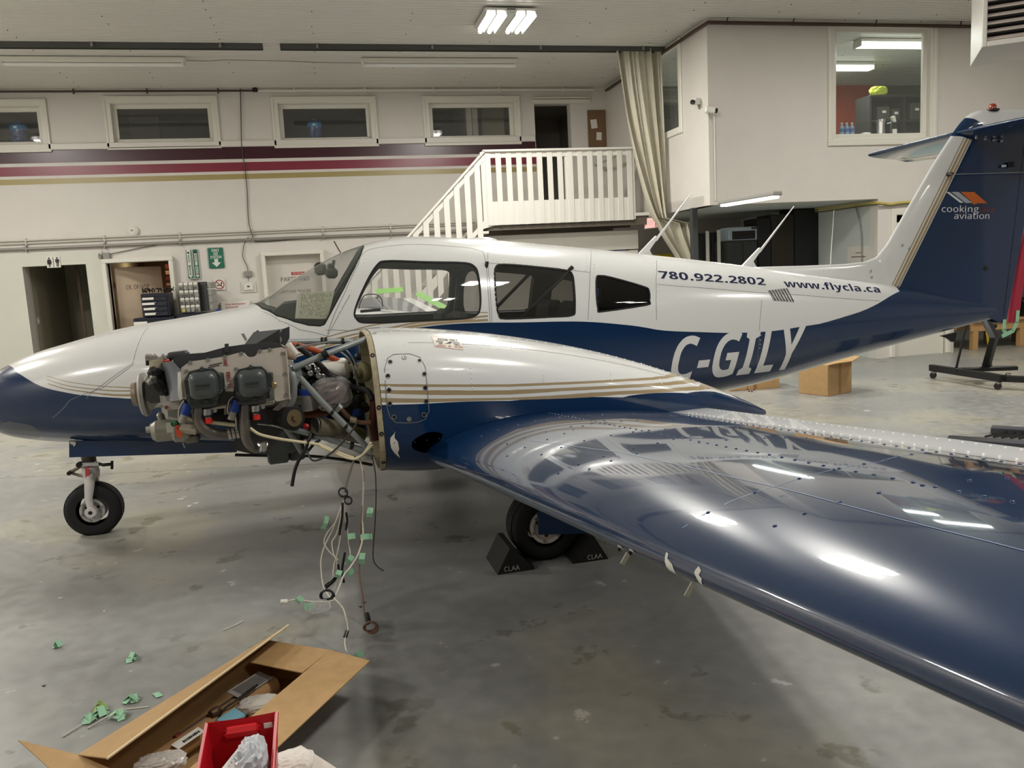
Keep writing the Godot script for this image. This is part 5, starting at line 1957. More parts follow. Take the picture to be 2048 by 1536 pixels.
func build_fuselage() -> void:
	var W: Material = mats["paint_white"]
	var B: Material = mats["paint_blue"]
	var Gd: Material = mats["paint_gold"]
	var f := fus.at
	var ws := PackedVector2Array([V2(1.174,0.0587), V2(1.234,0.1878), V2(1.322,0.2888), V2(1.425,0.3528), V2(1.507,0.3867), V2(1.577,0.4042), V2(1.604,0.4042), V2(1.624,0.3912), V2(1.687,0.3492), V2(1.752,0.3023), V2(1.837,0.2264), V2(1.893,0.1538), V2(1.924,0.0827)])
	var wsc := close_up(ws, [V2(1.955,-0.01), V2(1.1,-0.01)])
	var w1 := smooth2(PackedVector2Array([V2(2.03,0.2324), V2(2.207,0.2534), V2(2.347,0.2613), V2(2.556,0.2634), V2(2.611,0.2798), V2(2.625,0.3098), V2(2.619,0.3837), V2(2.605,0.4251), V2(2.58,0.4427), V2(2.511,0.4505), V2(2.365,0.4516), V2(2.177,0.4498), V2(1.989,0.4442), V2(1.842,0.433), V2(1.805,0.4187), V2(1.797,0.4001), V2(1.827,0.3662), V2(1.879,0.3212), V2(1.94,0.2711), V2(1.99,0.2388)]), 3)
	var w2 := smooth2(PackedVector2Array([V2(2.757,0.2806), V2(2.817,0.2663), V2(3.059,0.2727), V2(3.252,0.2823), V2(3.286,0.3019), V2(3.283,0.3424), V2(3.263,0.4346), V2(3.238,0.453), V2(3.11,0.4563), V2(2.772,0.4567), V2(2.727,0.4459), V2(2.719,0.4126), V2(2.733,0.3266)]), 3)
	var w3 := smooth2(PackedVector2Array([V2(3.462,0.3095), V2(3.5,0.2992), V2(3.576,0.3037), V2(3.81,0.3377), V2(3.847,0.3547), V2(3.836,0.3988), V2(3.808,0.4145), V2(3.464,0.4413), V2(3.432,0.4336), V2(3.435,0.379)]), 3)
	var blue := PackedVector2Array([V2(-0.269,0.2589), V2(-0.177,0.3629), V2(-0.086,0.4302), V2(0.044,0.4781), V2(0.162,0.5007), V2(0.337,0.5159), V2(0.447,0.5217), V2(0.605,0.5179), V2(0.816,0.5065), V2(1.124,0.4989), V2(1.435,0.4791), V2(1.591,0.4752), V2(1.749,0.4746), V2(1.94,0.471), V2(2.148,0.4653), V2(2.219,0.465), V2(2.362,0.4631), V2(2.507,0.4629), V2(2.651,0.4636), V2(2.89,0.4672), V2(3.234,0.4693), V2(3.449,0.473), V2(3.745,0.4831), V2(3.93,0.4924), V2(4.25,0.5008), V2(4.516,0.5071), V2(4.849,0.5119), V2(5.125,0.5087), V2(5.411,0.5011), V2(5.71,0.459), V2(5.924,0.3871), V2(6.121,0.2757)])
	var be := blue[blue.size() - 1]
	blue = smooth2(blue, 3, false)
	var bp := PackedVector2Array([V2(-0.7,1.01), V2(-0.7,-0.01), V2(-0.4,-0.01)])
	bp.append_array(blue)
	bp.append_array(PackedVector2Array([V2(be.x + 0.08, be.y - 0.05), V2(be.x + 0.1, -0.01), V2(7.5,-0.01), V2(7.5,1.01)]))
	var regs: Array = []
	for s in [[PackedVector2Array([V2(-0.076,0.3539), V2(0.051,0.4185), V2(0.248,0.4682), V2(0.445,0.4919), V2(0.613,0.4954), V2(0.824,0.4868), V2(1.131,0.4652), V2(1.454,0.4474), V2(1.605,0.4457), V2(1.775,0.4468), V2(1.849,0.4456), V2(1.943,0.445), V2(2.036,0.4469), V2(2.177,0.4509)]), 0.0055, 0.0042],
		[PackedVector2Array([V2(-0.077,0.3775), V2(0.049,0.441), V2(0.245,0.4847), V2(0.442,0.5018), V2(0.61,0.5035), V2(0.881,0.5), V2(1.282,0.4717), V2(1.564,0.4596), V2(1.753,0.4585), V2(1.975,0.4592), V2(2.08,0.4563), V2(2.176,0.4539), V2(2.319,0.4529), V2(2.51,0.4534), V2(2.581,0.4491), V2(2.652,0.4476)]), 0.0065, 0.0065],
		[PackedVector2Array([V2(-0.072,0.4057), V2(0.046,0.46), V2(0.242,0.4998), V2(0.444,0.5126), V2(0.607,0.5111), V2(0.818,0.5026), V2(1.125,0.492), V2(1.436,0.4734), V2(1.649,0.4699), V2(1.878,0.4652), V2(2.05,0.4652), V2(2.125,0.4622), V2(2.268,0.4597), V2(2.462,0.4581), V2(2.65,0.4576)]), 0.008, 0.0085],
		[PackedVector2Array([V2(2.595,0.4376), V2(2.655,0.4385)]), 0.004, 0.004]]:
		var l := smooth2(s[0], 3, false)
		var up := PackedVector2Array()
		var lo := PackedVector2Array()
		for i in l.size():
			var w: float = lerpf(s[1], s[2], float(i) / l.size()) / 1.5
			up.append(l[i] + V2(0, -w * 0.55))
			lo.append(l[i] + V2(0, w * 0.55))
		lo.reverse()
		up.append_array(lo)
		regs.append([up, Gd])
	var lamp := PackedVector2Array([V2(-0.405,0.6532), V2(-0.284,0.6423), V2(-0.212,0.6666), V2(-0.187,0.7308), V2(-0.216,0.8105), V2(-0.284,0.8608), V2(-0.399,0.9039), V2(-0.463,0.8944)])
	regs.append([smooth2(lamp, 2), mat("lens_clear", c8(92, 98, 106), 0.06)])
	regs.append([bp, B])
	var us: Array = steps(-0.62, -0.4, 8)
	us.append_array(steps(-0.375, 7.3, 150))
	var vs := steps(0.0, 1.0, 52)
	var holes := [wsc, w1, w2, w3]
	var sk := skin(f, us, vs, regs, holes, W)
	skin_mesh("fuselage", sk, plane)
	# inside lining with the same openings
	var inn := func(x: float, t: float) -> Vector3:
		var p: Vector3 = fus.at(x, t)
		var c := V(x, 1.1, 0)
		return c + (p - c) * 0.93
	var lin := skin(inn, steps(1.15, 4.6, 60), steps(0.0, 1.0, 40), [], holes, mats["liner"], -1.0)
	skin_mesh("cabin_lining", lin, plane)
	# panes
	var gl := glass("cabin_glass", Color(0.55, 0.58, 0.56), 0.14)
	var tint := glass("cabin_tint", Color(0.06, 0.06, 0.06), 0.55)
	var g := func(x: float, t: float) -> Vector3: return fus.at(x, t) - normal_at(fus.at, x, t) * 0.004
	skin_mesh("windshield", skin(fus.at, steps(1.08, 2.0, 24), steps(0.0, 0.5, 24), [], [], glass("shield_glass", Color(0.5, 0.54, 0.5), 0.2), 1.0, [wsc]), plane, true, -0.004)
	for w in [[w1, gl], [w2, glass("cabin_glass_b", Color(0.3, 0.3, 0.28), 0.24)], [w3, tint]]:
		var bb := bounds(w[0])
		var sk2 := skin(fus.at, steps(bb.position.x - 0.01, bb.end.x + 0.01, 14), steps(bb.position.y - 0.01, bb.end.y + 0.01, 10), [], [], w[1], 1.0, [w[0]])
		skin_mesh("cabin_window", sk2, plane, false, -0.004)
		skin_mesh("cabin_window", sk2, plane, true, -0.004, true)
		for side in [1.0, -1.0]:
			var st := ST()
			ribbon(st, f, w[0], 0.012, 0.001, 1.0, side, true)
			# the depth of the opening between skin and lining
			var m: int = w[0].size()
			for i in m:
				var a: Vector2 = w[0][i]
				var b: Vector2 = w[0][(i + 1) % m]
				var q: Array = [f.call(a.x, a.y), f.call(b.x, b.y), inn.call(b.x, b.y), inn.call(a.x, a.y)]
				if side < 0: q = flip(q)
				quad(st, q[0], q[1], q[2], q[3])
			put("window_seal", st, mats["rubber"], plane)
	for side in [1.0, -1.0]:
		var st := ST()
		ribbon(st, f, ws, 0.01, 0.001, 1.0, side)
		for i in ws.size() - 1:
			var q: Array = [f.call(ws[i].x, ws[i].y), f.call(ws[i + 1].x, ws[i + 1].y), inn.call(ws[i + 1].x, ws[i + 1].y), inn.call(ws[i].x, ws[i].y)]
			if side < 0: q = flip(q)
			quad(st, q[0], q[1], q[2], q[3])
		put("windshield_seal", st, mats["rubber"], plane)
	# skin seams and rivets
	var st := ST()
	for l in [PackedVector2Array([V2(0.514,0.1221), V2(0.44,0.3763), V2(0.24,0.466), V2(0.142,0.5068)]), PackedVector2Array([V2(-0.077,0.5968), V2(0.047,0.5068), V2(0.247,0.4761), V2(0.389,0.4113), V2(0.445,0.3825)]), PackedVector2Array([V2(1.691,0.3436), V2(1.799,0.2602), V2(1.89,0.1688), V2(1.94,0.1357), V2(2.023,0.1375), V2(2.618,0.1739), V2(2.699,0.1965), V2(2.697,0.247), V2(2.674,0.371), V2(2.662,0.4638)]), PackedVector2Array([V2(2.731,0.2021), V2(2.706,0.2622), V2(2.687,0.3711), V2(2.675,0.4652)]), PackedVector2Array([V2(2.706,0.2622), V2(3.066,0.2725), V2(3.423,0.2862)]), PackedVector2Array([V2(3.533,0.0911), V2(3.423,0.2862), V2(3.373,0.404), V2(3.35,0.4664)]), PackedVector2Array([V2(4.015,0.1475), V2(3.925,0.3008), V2(3.889,0.3939), V2(3.875,0.465)]), PackedVector2Array([V2(3.927,0.3239), V2(4.356,0.3303), V2(4.7,0.339), V2(5.159,0.3404), V2(5.644,0.3519), V2(5.949,0.3624)]), PackedVector2Array([V2(1.224,0.2031), V2(1.337,0.3227), V2(1.453,0.3938), V2(1.571,0.4301), V2(1.615,0.4433)]), PackedVector2Array([V2(1.615,0.4433), V2(1.678,0.4038), V2(1.783,0.3367)]), PackedVector2Array([V2(1.61,0.424), V2(1.756,0.4474), V2(1.945,0.4539)]), PackedVector2Array([V2(1.934,0.0815), V2(1.86,0.2186), V2(1.754,0.3212), V2(1.67,0.3856), V2(1.617,0.4375)]), PackedVector2Array([V2(4.788,0.3821), V2(4.747,0.4933), V2(4.731,0.577), V2(4.746,0.7143)])]:
		ribbon(st, f, l, 0.0035, 0.0006)
	stuff(put("skin_seams", st, mats["seam"], plane))
	var list: Array = []
	for l in [PackedVector2Array([V2(1.949,0.1392), V2(1.891,0.2266), V2(1.785,0.3276), V2(1.708,0.3845), V2(1.646,0.4329)]), PackedVector2Array([V2(2.784,0.1821), V2(2.74,0.2715), V2(2.721,0.3713), V2(2.709,0.4646)]), PackedVector2Array([V2(2.761,0.251), V2(3.07,0.2618), V2(3.409,0.2763)]), PackedVector2Array([V2(3.536,0.1154), V2(3.45,0.2927), V2(3.403,0.4036), V2(3.38,0.4637)]), PackedVector2Array([V2(3.492,0.1002), V2(3.393,0.2876)]), PackedVector2Array([V2(3.993,0.1507), V2(3.9,0.3019), V2(3.847,0.465)]), PackedVector2Array([V2(4.042,0.1436), V2(3.949,0.2997), V2(3.899,0.4651)]), PackedVector2Array([V2(3.944,0.3105), V2(4.362,0.3161), V2(4.706,0.3237), V2(4.979,0.3211)]), PackedVector2Array([V2(4.801,0.3819), V2(4.76,0.4936), V2(4.745,0.5781)]), PackedVector2Array([V2(1.223,0.2193), V2(1.336,0.3346), V2(1.451,0.4011), V2(1.57,0.4362)])]:
		rivet_line(f, l, 0.035, 1.0, list)
	rivets("rivet_rows", list, mats["rivet"], plane, 0.0042)
	list = []
	for l in [PackedVector2Array([V2(3.865,0.4973), V2(3.854,0.5292), V2(3.849,0.6004)]), PackedVector2Array([V2(4.224,0.5021), V2(4.206,0.6046)]), PackedVector2Array([V2(4.719,0.7771), V2(5.19,0.7806), V2(5.679,0.7702), V2(6.202,0.7835)]), PackedVector2Array([V2(5.416,0.5044), V2(5.414,0.6714)]), PackedVector2Array([V2(6.23,0.3408), V2(6.206,0.7053)]), PackedVector2Array([V2(4.771,0.5158), V2(4.776,0.7198)])]:
		rivet_line(f, l, 0.04, 1.0, list)
	rivets("rivet_rows", list, mats["rivet_blue"], plane, 0.003)
	# lettering on the side
	var ink := mat("letter_navy", c8(24, 30, 66), 0.4)
	var tz := func(x: float, z: float) -> float: return fus.t_of(x, z)
	text_on("lettering", "780.922.2802", f, tz, V2(3.957,1.388), V2(4.866,1.265), 0.056, 0.06, ink, plane)
	text_on("lettering", "www.flycla.ca", f, tz, V2(5.037,1.222), V2(5.986,1.097), 0.074, 0.06, ink, plane)
	text_on("lettering", "C-GILY", f, tz, V2(3.952,0.636), V2(5.104,0.602), 0.335, 0.2, mats["paint_white"], plane, true, 1.0, 0.0, true)
	# louvres behind the cabin
	for i in 7:
		st = ST()
		var a := V2(4.88,1.193)
		var x := a.x + 0.028 * i
		var p0: Vector3 = f.call(x - 0.012, fus.t_of(x - 0.012, a.y + 0.035))
		var p1: Vector3 = f.call(x + 0.022, fus.t_of(x + 0.022, a.y - 0.045 - 0.004 * i))
		tube(st, [p0 + V(0,0,0.001), p1 + V(0,0,0.001)], 0.006, 6)
		put("louvre", st, mats["silver"], plane)
		st = ST()
		tube(st, [p0 + V(0.011,0,0), p1 + V(0.011,0,0)], 0.005, 6)
		put("louvre_slot", st, mats["black"], plane)
	# roof vent and antennas
	st = ST()
	lathe(st, fus.at(2.78, 0.0) + V(0,-0.012,0), V(0.05,1,0), [[0.0, 0.12], [0.015, 0.11], [0.028, 0.06], [0.03, 0.0]], 20, true)
	put("roof_vent", st, mats["paint_white"], plane)
	for k in [[V(4.045,1.565,0), V(4.45,1.995,0)], [V(4.921,1.416,0), V(5.336,1.85,0)]]:
		st = ST()
		var p: Vector3 = k[0]
		var q: Vector3 = k[1]
		var d := (q - p).normalized()
		prism(st, PackedVector2Array([V2(-0.1,-0.03), V2(0.09,-0.045), V2(0.05,0), V2(0.035,0.03), V2(d.x * 0.17, d.y * 0.17), V2(d.x * 0.17 - 0.022, d.y * 0.17 + 0.01), V2(-0.03,0.03)]), Transform3D(Basis(), p + V(0,0,-0.012)), 0.024)
		put("antenna_base", st, mats["paint_white"], plane)
		st = ST()
		tube(st, [p + d * 0.14, q], [0.011, 0.004], 8)
		put("antenna_whip", st, mats["paint_white"], plane)
	st = ST()
	tube(st, [V(5.654,1.305,0), V(5.663,1.453,0), V(5.699,1.801,0)], [0.006, 0.004, 0.0015], 6)
	put("antenna_whip", st, mats["white_plastic"], plane)
	st = ST()
	tube(st, [V(1.778,1.741,0.02), V(1.764,1.769,0.02), V(1.742,1.821,0.02)], 0.005, 6)
	put("temperature_probe", st, mat("probe", c8(120, 92, 80), 0.5, 0.3), plane)
	# tie-down skid under the tail
	st = ST()
	prism(st, PackedVector2Array([V2(6.708,0.685), V2(6.871,0.704), V2(6.85,0.628), V2(6.825,0.622), V2(6.774,0.661)]), Transform3D(Basis(), V(0,0,-0.012)), 0.024)
	put("tail_skid", st, mats["black"], plane)

func build_cabin() -> void:
	# glare shield, seats and the paper chart in the windshield
	var dk := mat("cabin_dark", c8(40, 40, 40), 0.7)
	var st := ST()
	prism(st, PackedVector2Array([V2(1.27,1.37), V2(1.36,1.43), V2(1.6,1.44), V2(1.65,1.41), V2(1.62,1), V2(1.3,1)]), Transform3D(Basis(), V(0,0,-0.37)), 0.74)
	put("glare_shield", st, dk, plane)
	st = ST()
	bx(st, V(1.631,1.66,-0.02) + V(0,-0.02,0), V(0.08,0.09,0.08), Basis(), 0.02)
	tube(st, [V(1.707,1.609,0), V(1.729,1.693,0)], 0.012, 6)
	put("compass", st, mats["black"], plane)
	st = ST()
	var c := V(1.701,1.605,0.05)
	bx(st, c, V(0.085,0.075,0.07), Basis(Vector3.BACK, -0.1), 0.02)
	bx(st, c + V(0,0.045,0), V(0.05,0.04,0.04), Basis(Vector3.BACK, -0.1), 0.01)
	put("magnetic_compass", st, mats["black"], plane)
	for side in [1.0, -1.0]:
		st = ST()
		bx(st, V(1.88, 1.6, 0.25 * side), V(0.05,0.02,0.34), Basis(Vector3.BACK, 0.7), 0.008)
		put("sun_visor", st, dk, plane)
		for x in [2.42, 3.25]:
			st = ST()
			bx(st, V(x - 0.22, 0.85, 0.27 * side), V(0.45,0.14,0.42), Basis(), 0.04)
			bx(st, V(x + 0.06, 1.05, 0.27 * side), V(0.12,0.46,0.42), Basis(Vector3.BACK, -0.2), 0.04)
			put("seat", st, mat("seat_grey", c8(62, 60, 58), 0.9), plane)
		st = ST()
		tube(st, [V(2.7, 1.6, 0.5 * side), V(2.62, 1.2, 0.46 * side)], 0.012, 4)
		tube(st, [V(3.3, 1.52, 0.48 * side), V(2.86, 1.16, 0.45 * side)], 0.014, 4)
		put("shoulder_belt", st, mats["black"], plane)
	st = ST()
	bx(st, V(1.75,1.16,0.27), V(0.02,0.02,0.34), Basis(), 0.006)
	tube(st, [V(1.6,1.16,0.27), V(1.76,1.16,0.27)], 0.012, 6)
	put("control_yoke", st, mats["black"], plane)
	# seat pocket and little holder in the door window
	st = ST()
	tube(st, cr([V(1.83,1.365,0.545), V(1.844,1.406,0.545), V(1.87,1.442,0.545), V(1.915,1.45,0.545), V(1.961,1.437,0.545), V(1.98,1.4,0.545), V(1.979,1.362,0.545)], 4), 0.003, 5)
	bx(st, V(1.901,1.346,0.545), V(0.13,0.018,0.012), Basis(), 0.003)
	put("clip_holder", st, mats["black"], plane)
	st = ST()
	lathe(st, V(1.954,1.428,0.545), Vector3.BACK, [[0.0, 0.0], [0.0, 0.01], [0.01, 0.007], [0.012, 0.0]], 8)
	put("holder_knob", st, mats["silver"], plane)
	# chart leaning in the windshield
	var o := thing("paper_chart", "pale green and white printed chart leaning inside the windshield", "chart")
	var a := V(1.429,1.333,0.43)
	var b := V(1.631,1.311,0.43)
	var d := V(1.463,1.499,0.4)
	var e := V(1.695,1.483,0.4)
	var pt := func(u: float, v: float) -> Vector3: return plane.transform * (a.lerp(b, u).lerp(d.lerp(e, u), v))
	offs[o] = Vector3.ZERO
	var ctr: Vector3 = pt.call(0.5, 0.0)
	o.position = ctr
	offs[o] = ctr
	st = ST()
	var up: Vector3 = (plane.transform.basis * (b - a).cross(d - a)).normalized() * 0.003
	quad(st, pt.call(0, 0) + up, pt.call(1, 0) + up, pt.call(1, 1) + up, pt.call(0, 1) + up)
	quad(st, pt.call(1, 0) - up, pt.call(0, 0) - up, pt.call(0, 1) - up, pt.call(1, 1) - up)
	for k in [[0, 0, 1, 0], [1, 0, 1, 1], [1, 1, 0, 1], [0, 1, 0, 0]]: quad(st, pt.call(k[0], k[1]) - up, pt.call(k[2], k[3]) - up, pt.call(k[2], k[3]) + up, pt.call(k[0], k[1]) + up)
	put("sheet", st, mat("chart_paper", c8(216, 216, 190), 0.7), o)
	var rng := RandomNumberGenerator.new()
	rng.seed = 12
	for kind in 2:
		st = ST()
		for r in 17:
			for q in 12:
				if rng.randf() < 0.28: continue
				var green := q > 8 and rng.randf() < 0.6
				if green != (kind == 1): continue
				var u := 0.12 + 0.069 * q
				var v := 0.07 + 0.052 * r
				var w := rng.randf_range(0.025, 0.062)
				quad(st, pt.call(u, v) + up * 1.15, pt.call(u + w, v) + up * 1.15, pt.call(u + w, v + 0.026) + up * 1.15, pt.call(u, v + 0.026) + up * 1.15)
		put("print_lines", st, mat("chart_grey", c8(140, 138, 120), 0.7) if kind == 0 else mat("chart_green", c8(168, 186, 84), 0.7), o)
	st = ST()
	quad(st, pt.call(0.0, 0) + up * 1.1, pt.call(0.045, 0) + up * 1.1, pt.call(0.045, 1) + up * 1.1, pt.call(0.0, 1) + up * 1.1)
	put("margin", st, mats["white_plastic"], o)

func xz_to(L: Loft, p: PackedVector2Array) -> PackedVector2Array:
	var o := PackedVector2Array()
	for q in p: o.append(V2(q.x, L.t_of(q.x, q.y)))
	return o

func dense(p: PackedVector2Array, gap: float) -> PackedVector2Array:
	var o := PackedVector2Array()
	for i in p.size():
		var a := p[i]
		var b := p[(i + 1) % p.size()]
		var n := maxi(1, int(a.distance_to(b) / gap))
		for k in n: o.append(a.lerp(b, float(k) / n))
	return o

func nac_at(x: float, t: float) -> Vector3:
	if t <= 1.0: return nac.at(x, t)
	var v := nac.at(x, 2.0 - t)
	v.z = 2.0 * nac.yc - v.z
	return v

func build_nacelles() -> void:
	var W: Material = mats["paint_white"]
	var B: Material = mats["paint_blue"]
	var Gd: Material = mats["paint_gold"]
	# stripe heights along the side: x, bottom of the white, then the three gold bands
	var line := [[1.78, 0.982, 0.0], [2.4, 0.912, 0.0], [3.0, 0.862, 0.0], [3.4, 0.822, 0.0], [3.62, 0.79, 0.0], [3.8, 0.72, 0.0]]
	var bandpoly := func(lo: float, hi: float) -> PackedVector2Array:
		var p := PackedVector2Array()
		for k in line: p.append(V2(k[0], k[1] + lo))
		var q := PackedVector2Array()
		for k in line: q.append(V2(k[0], k[1] + hi))
		q.reverse()
		p.append_array(q)
		return xz_to(nac, dense(p, 0.1))
	var regs: Array = []
	for k in [[0.012, 0.03], [0.044, 0.06], [0.076, 0.088]]:
		var p: PackedVector2Array = bandpoly.call(k[0], k[1])
		regs.append([p, Gd])
		var q := PackedVector2Array()
		for v in p: q.append(V2(v.x, 2.0 - v.y))
		regs.append([q, Gd])
	var blue := PackedVector2Array()
	for k in line: blue.append(V2(k[0] - 0.02 if k[0] < 1.8 else k[0], nac.t_of(k[0], k[1])))
	var inner := PackedVector2Array()
	for v in blue: inner.append(V2(v.x, 2.0 - v.y))
	inner.reverse()
	blue.append(V2(3.72,0))
	var tipn := PackedVector2Array([V2(4.1,-0.01), V2(4.1,2.01), V2(3.72,2)])
	blue.append_array(tipn)
	blue.append_array(inner)
	regs.append([blue, B])
	var us := steps(1.79, 4.02, 60)
	var vs := steps(0.0, 2.0, 84)
	# an air opening is cut through the skin beside the wing root
	var hole := xz_to(nac, dense(smooth2(PackedVector2Array([V2(1.912,0.774), V2(1.935,0.796), V2(1.98,0.814), V2(2.023,0.814), V2(2.06,0.797), V2(2.037,0.758), V2(2.011,0.728), V2(1.976,0.713), V2(1.943,0.724), V2(1.914,0.745)]), 2), 0.05))
	var sk := skin(nac_at, us, vs, regs, [], W)
	skin_mesh("nacelle", skin(nac_at, us, vs, regs, [hole], W), plane, false)
	skin_mesh("nacelle", sk, plane, true, 0.0, true)
	# beige frame round the open front, and the firewall inside it
	var fr := func(x: float, t: float) -> Vector3:
		var v := nac_at(1.79, t)
		var c := V(1.79,0.95,1.66)
		v = c + (v - c) * (0.994 if x < 1.79 else 1.0)
		v.x = x
		return v
	var fi := func(x: float, t: float) -> Vector3:
		var v := nac_at(1.79, t)
		var c := V(1.79,0.95,1.66)
		v = c + (v - c) * 0.968
		v.x = x
		return v
	var m: Material = mats["frame_beige"]
	var st := ST()
	var n := 72
	for i in n:
		var a := 2.0 * i / n
		var b := 2.0 * (i + 1) / n
		quad(st, fr.call(1.762, a), fr.call(1.762, b), fr.call(1.788, b), fr.call(1.788, a))
		quad(st, fi.call(1.762, b), fi.call(1.762, a), fi.call(1.86, a), fi.call(1.86, b))
		quad(st, fr.call(1.762, b), fr.call(1.762, a), fi.call(1.762, a), fi.call(1.762, b))
	put("firewall_frame", st, grain("frame_worn", c8(176, 162, 132), 0.55, 0.14, 0.2, 31), plane)
	st = ST()
	for i in n: tri(st, V(1.855,0.95,1.66), fi.call(1.855, 2.0 * (i + 1) / n), fi.call(1.855, 2.0 * i / n))
	put("firewall", st, grain("firewall_green", c8(116, 120, 74), 0.55, 0.12, 0.5, 32), plane)
	for t in [0.3, 0.5, 0.56, 0.73, 0.86]:
		st = ST()
		var p: Vector3 = fr.call(1.775, t)
		var nn := normal_at(nac_at, 1.8, t)
		lathe(st, p - nn * 0.004, nn, [[0.0, 0.0], [0.0, 0.011], [0.006, 0.011], [0.006, 0.006], [0.001, 0.0]], 12)
		put("frame_hole", st, mats["black"], plane)
	# far engine cowl, closed
	var cw := Loft.new(COWL, 1.66)
	var cwf := func(x: float, t: float) -> Vector3:
		if t <= 1.0: return cw.at(x, t)
		var v := cw.at(x, 2.0 - t)
		v.z = 2.0 * 1.66 - v.z
		return v
	var cb := PackedVector2Array()
	for x in [0.7, 1.0, 1.4, 1.8]: cb.append(V2(x, cw.t_of(x, 0.982)))
	var cq := PackedVector2Array()
	for v in cb: cq.append(V2(v.x, 2.0 - v.y))
	cq.reverse()
	cb.append_array(cq)
	skin_mesh("engine_cowl", skin(cwf, steps(0.74, 1.79, 24), steps(0.0, 2.0, 60), [[cb, B]], [], W), plane, true, 0.0, true)
	st = ST()
	lathe(st, V(0.76,1.02,-1.66), Vector3.LEFT, [[0.0, 0.25], [0.02, 0.17], [0.1, 0.16], [0.26, 0.09], [0.33, 0.0]], 24, true)
	put("spinner", st, mats["paint_white"], plane)
	# masking tape and paper on the far nacelle, seen through the cabin
	for k in [[V(2.12,1.427,-1.45), V(2.358,1.425,-1.45)], [V(2.472,1.385,-1.4), V(2.693,1.236,-1.3)]]:
		st = ST()
		var mid: Vector3 = (k[0] + k[1]) / 2
		var dv: Vector3 = k[1] - k[0]
		bx(st, mid, V(dv.length(), 0.002, 0.07), Basis(dv.normalized(), Vector3.UP, dv.normalized().cross(Vector3.UP)).orthonormalized() * Basis(Vector3.RIGHT, 0.6))
		put("masking_tape", st, mat("tape_bright", c8(150, 205, 110), 0.6), plane)
	# access door on the near side
	var door := smooth2(xz_to(nac, dense(PackedVector2Array([V2(1.872,1.194), V2(1.946,1.189), V2(1.991,1.169), V2(2.008,1.123), V2(2.005,0.993), V2(2.004,0.917), V2(1.983,0.881), V2(1.949,0.871), V2(1.892,0.874), V2(1.846,0.881), V2(1.821,0.908), V2(1.812,0.956), V2(1.815,1.061), V2(1.82,1.135), V2(1.841,1.18)]), 0.05)), 1)
	st = ST()
	ribbon(st, nac_at, door, 0.003, 0.0018, 1.0, 1.0, true)
	var ridge := PackedVector2Array()
	for x in steps(1.95, 3.6, 14): ridge.append(V2(x, 0.215))
	ribbon(st, nac_at, ridge, 0.003, 0.0006)
	stuff(put("skin_seams", st, mats["seam"], plane))
	for p in xz_to(nac, PackedVector2Array([V2(1.85,1.163), V2(1.986,1.155), V2(1.831,1.101), V2(2,1.093), V2(1.829,1.036), V2(1.997,1.029), V2(1.826,0.973), V2(1.995,0.965), V2(1.84,0.908), V2(1.979,0.903)])):
		st = ST()
		var nn := normal_at(nac_at, p.x, p.y)
		lathe(st, nac_at(p.x, p.y), nn, [[0.001, 0.0], [0.001, 0.0085]], 12)
		put("fastener_hole", st, mats["black"], plane)
		st = ST()
		lathe(st, nac_at(p.x, p.y), nn, [[0.0, 0.012], [0.002, 0.0115], [0.002, 0.0085]], 12)
		put("fastener_ring", st, mats["silver"], plane)
	for p in xz_to(nac, PackedVector2Array([V2(1.917,1.176), V2(1.908,0.89)])):
		st = ST()
		lathe(st, nac_at(p.x, p.y), normal_at(nac_at, p.x, p.y), [[0.0, 0.012], [0.004, 0.011], [0.004, 0.005], [0.002, 0.0]], 14)
		put("fastener", st, mats["silver"], plane)
	var list: Array = []
	var list2: Array = []
	for x in [1.83, 2.22, 2.58, 2.95, 3.25]:
		var l := PackedVector2Array()
		for z in steps(1.2 - (x - 1.8) * 0.22, 0.99, 5): l.append(V2(x, nac.t_of(x, z)))
		rivet_line(nac_at, l, 0.042, 1.0, list)
		l = PackedVector2Array()
		if x > 2.3: continue
		for z in steps(0.93, 0.64, 5): l.append(V2(x, nac.t_of(x, z)))
		rivet_line(nac_at, l, 0.035, 1.0, list2)
	var l1 := PackedVector2Array()
	var l2 := PackedVector2Array()
	for x in steps(1.82, 3.6, 12):
		l1.append(V2(x, 0.235))
		l2.append(V2(x, 0.06))
	rivet_line(nac_at, l1, 0.06, 1.0, list)
	rivet_line(nac_at, l2, 0.04, 1.0, list)
	var l3 := PackedVector2Array()
	for x in steps(1.84, 2.3, 4): l3.append(V2(x, nac.t_of(x, 0.775 + (x - 1.84) * 0.02)))
	rivet_line(nac_at, l3, 0.04, 1.0, list2)
	rivets("rivet_rows", list, mats["rivet"], plane, 0.0042)
	rivets("rivet_rows", list2, mats["rivet_blue"], plane, 0.0034)
	# fuel placard
	var c := xz_to(nac, PackedVector2Array([V2(2.073,1.249), V2(2.212,1.226), V2(2.204,1.179), V2(2.071,1.207)]))
	var bb := bounds(c)
	skin_mesh("fuel_placard", skin(nac_at, steps(bb.position.x - 0.01, bb.end.x + 0.01, 6), steps(bb.position.y - 0.01, bb.end.y + 0.01, 8), [], [], mat("placard", c8(226, 220, 208), 0.4), 1.0, [c]), plane, false, 0.0012)
	st = ST()
	ribbon(st, nac_at, c, 0.0014, 0.0018, 1.0, 1.0, true)
	put("placard_border", st, mat("symbol_red", c8(170, 36, 40), 0.5), plane)
	var tz := func(x: float, z: float) -> float: return nac.t_of(x, z)
	var o := V2((c[0].x + c[1].x) / 2, 0)
	var z0: float = nac_at(c[0].x, c[0].y).y
	var z1: float = nac_at(c[3].x, c[3].y).y
	var hgt := z0 - z1
	var wd := c[1].x - c[0].x
	var x0 := c[0].x
	var sl := (nac_at(c[1].x, c[1].y).y - z0) / wd
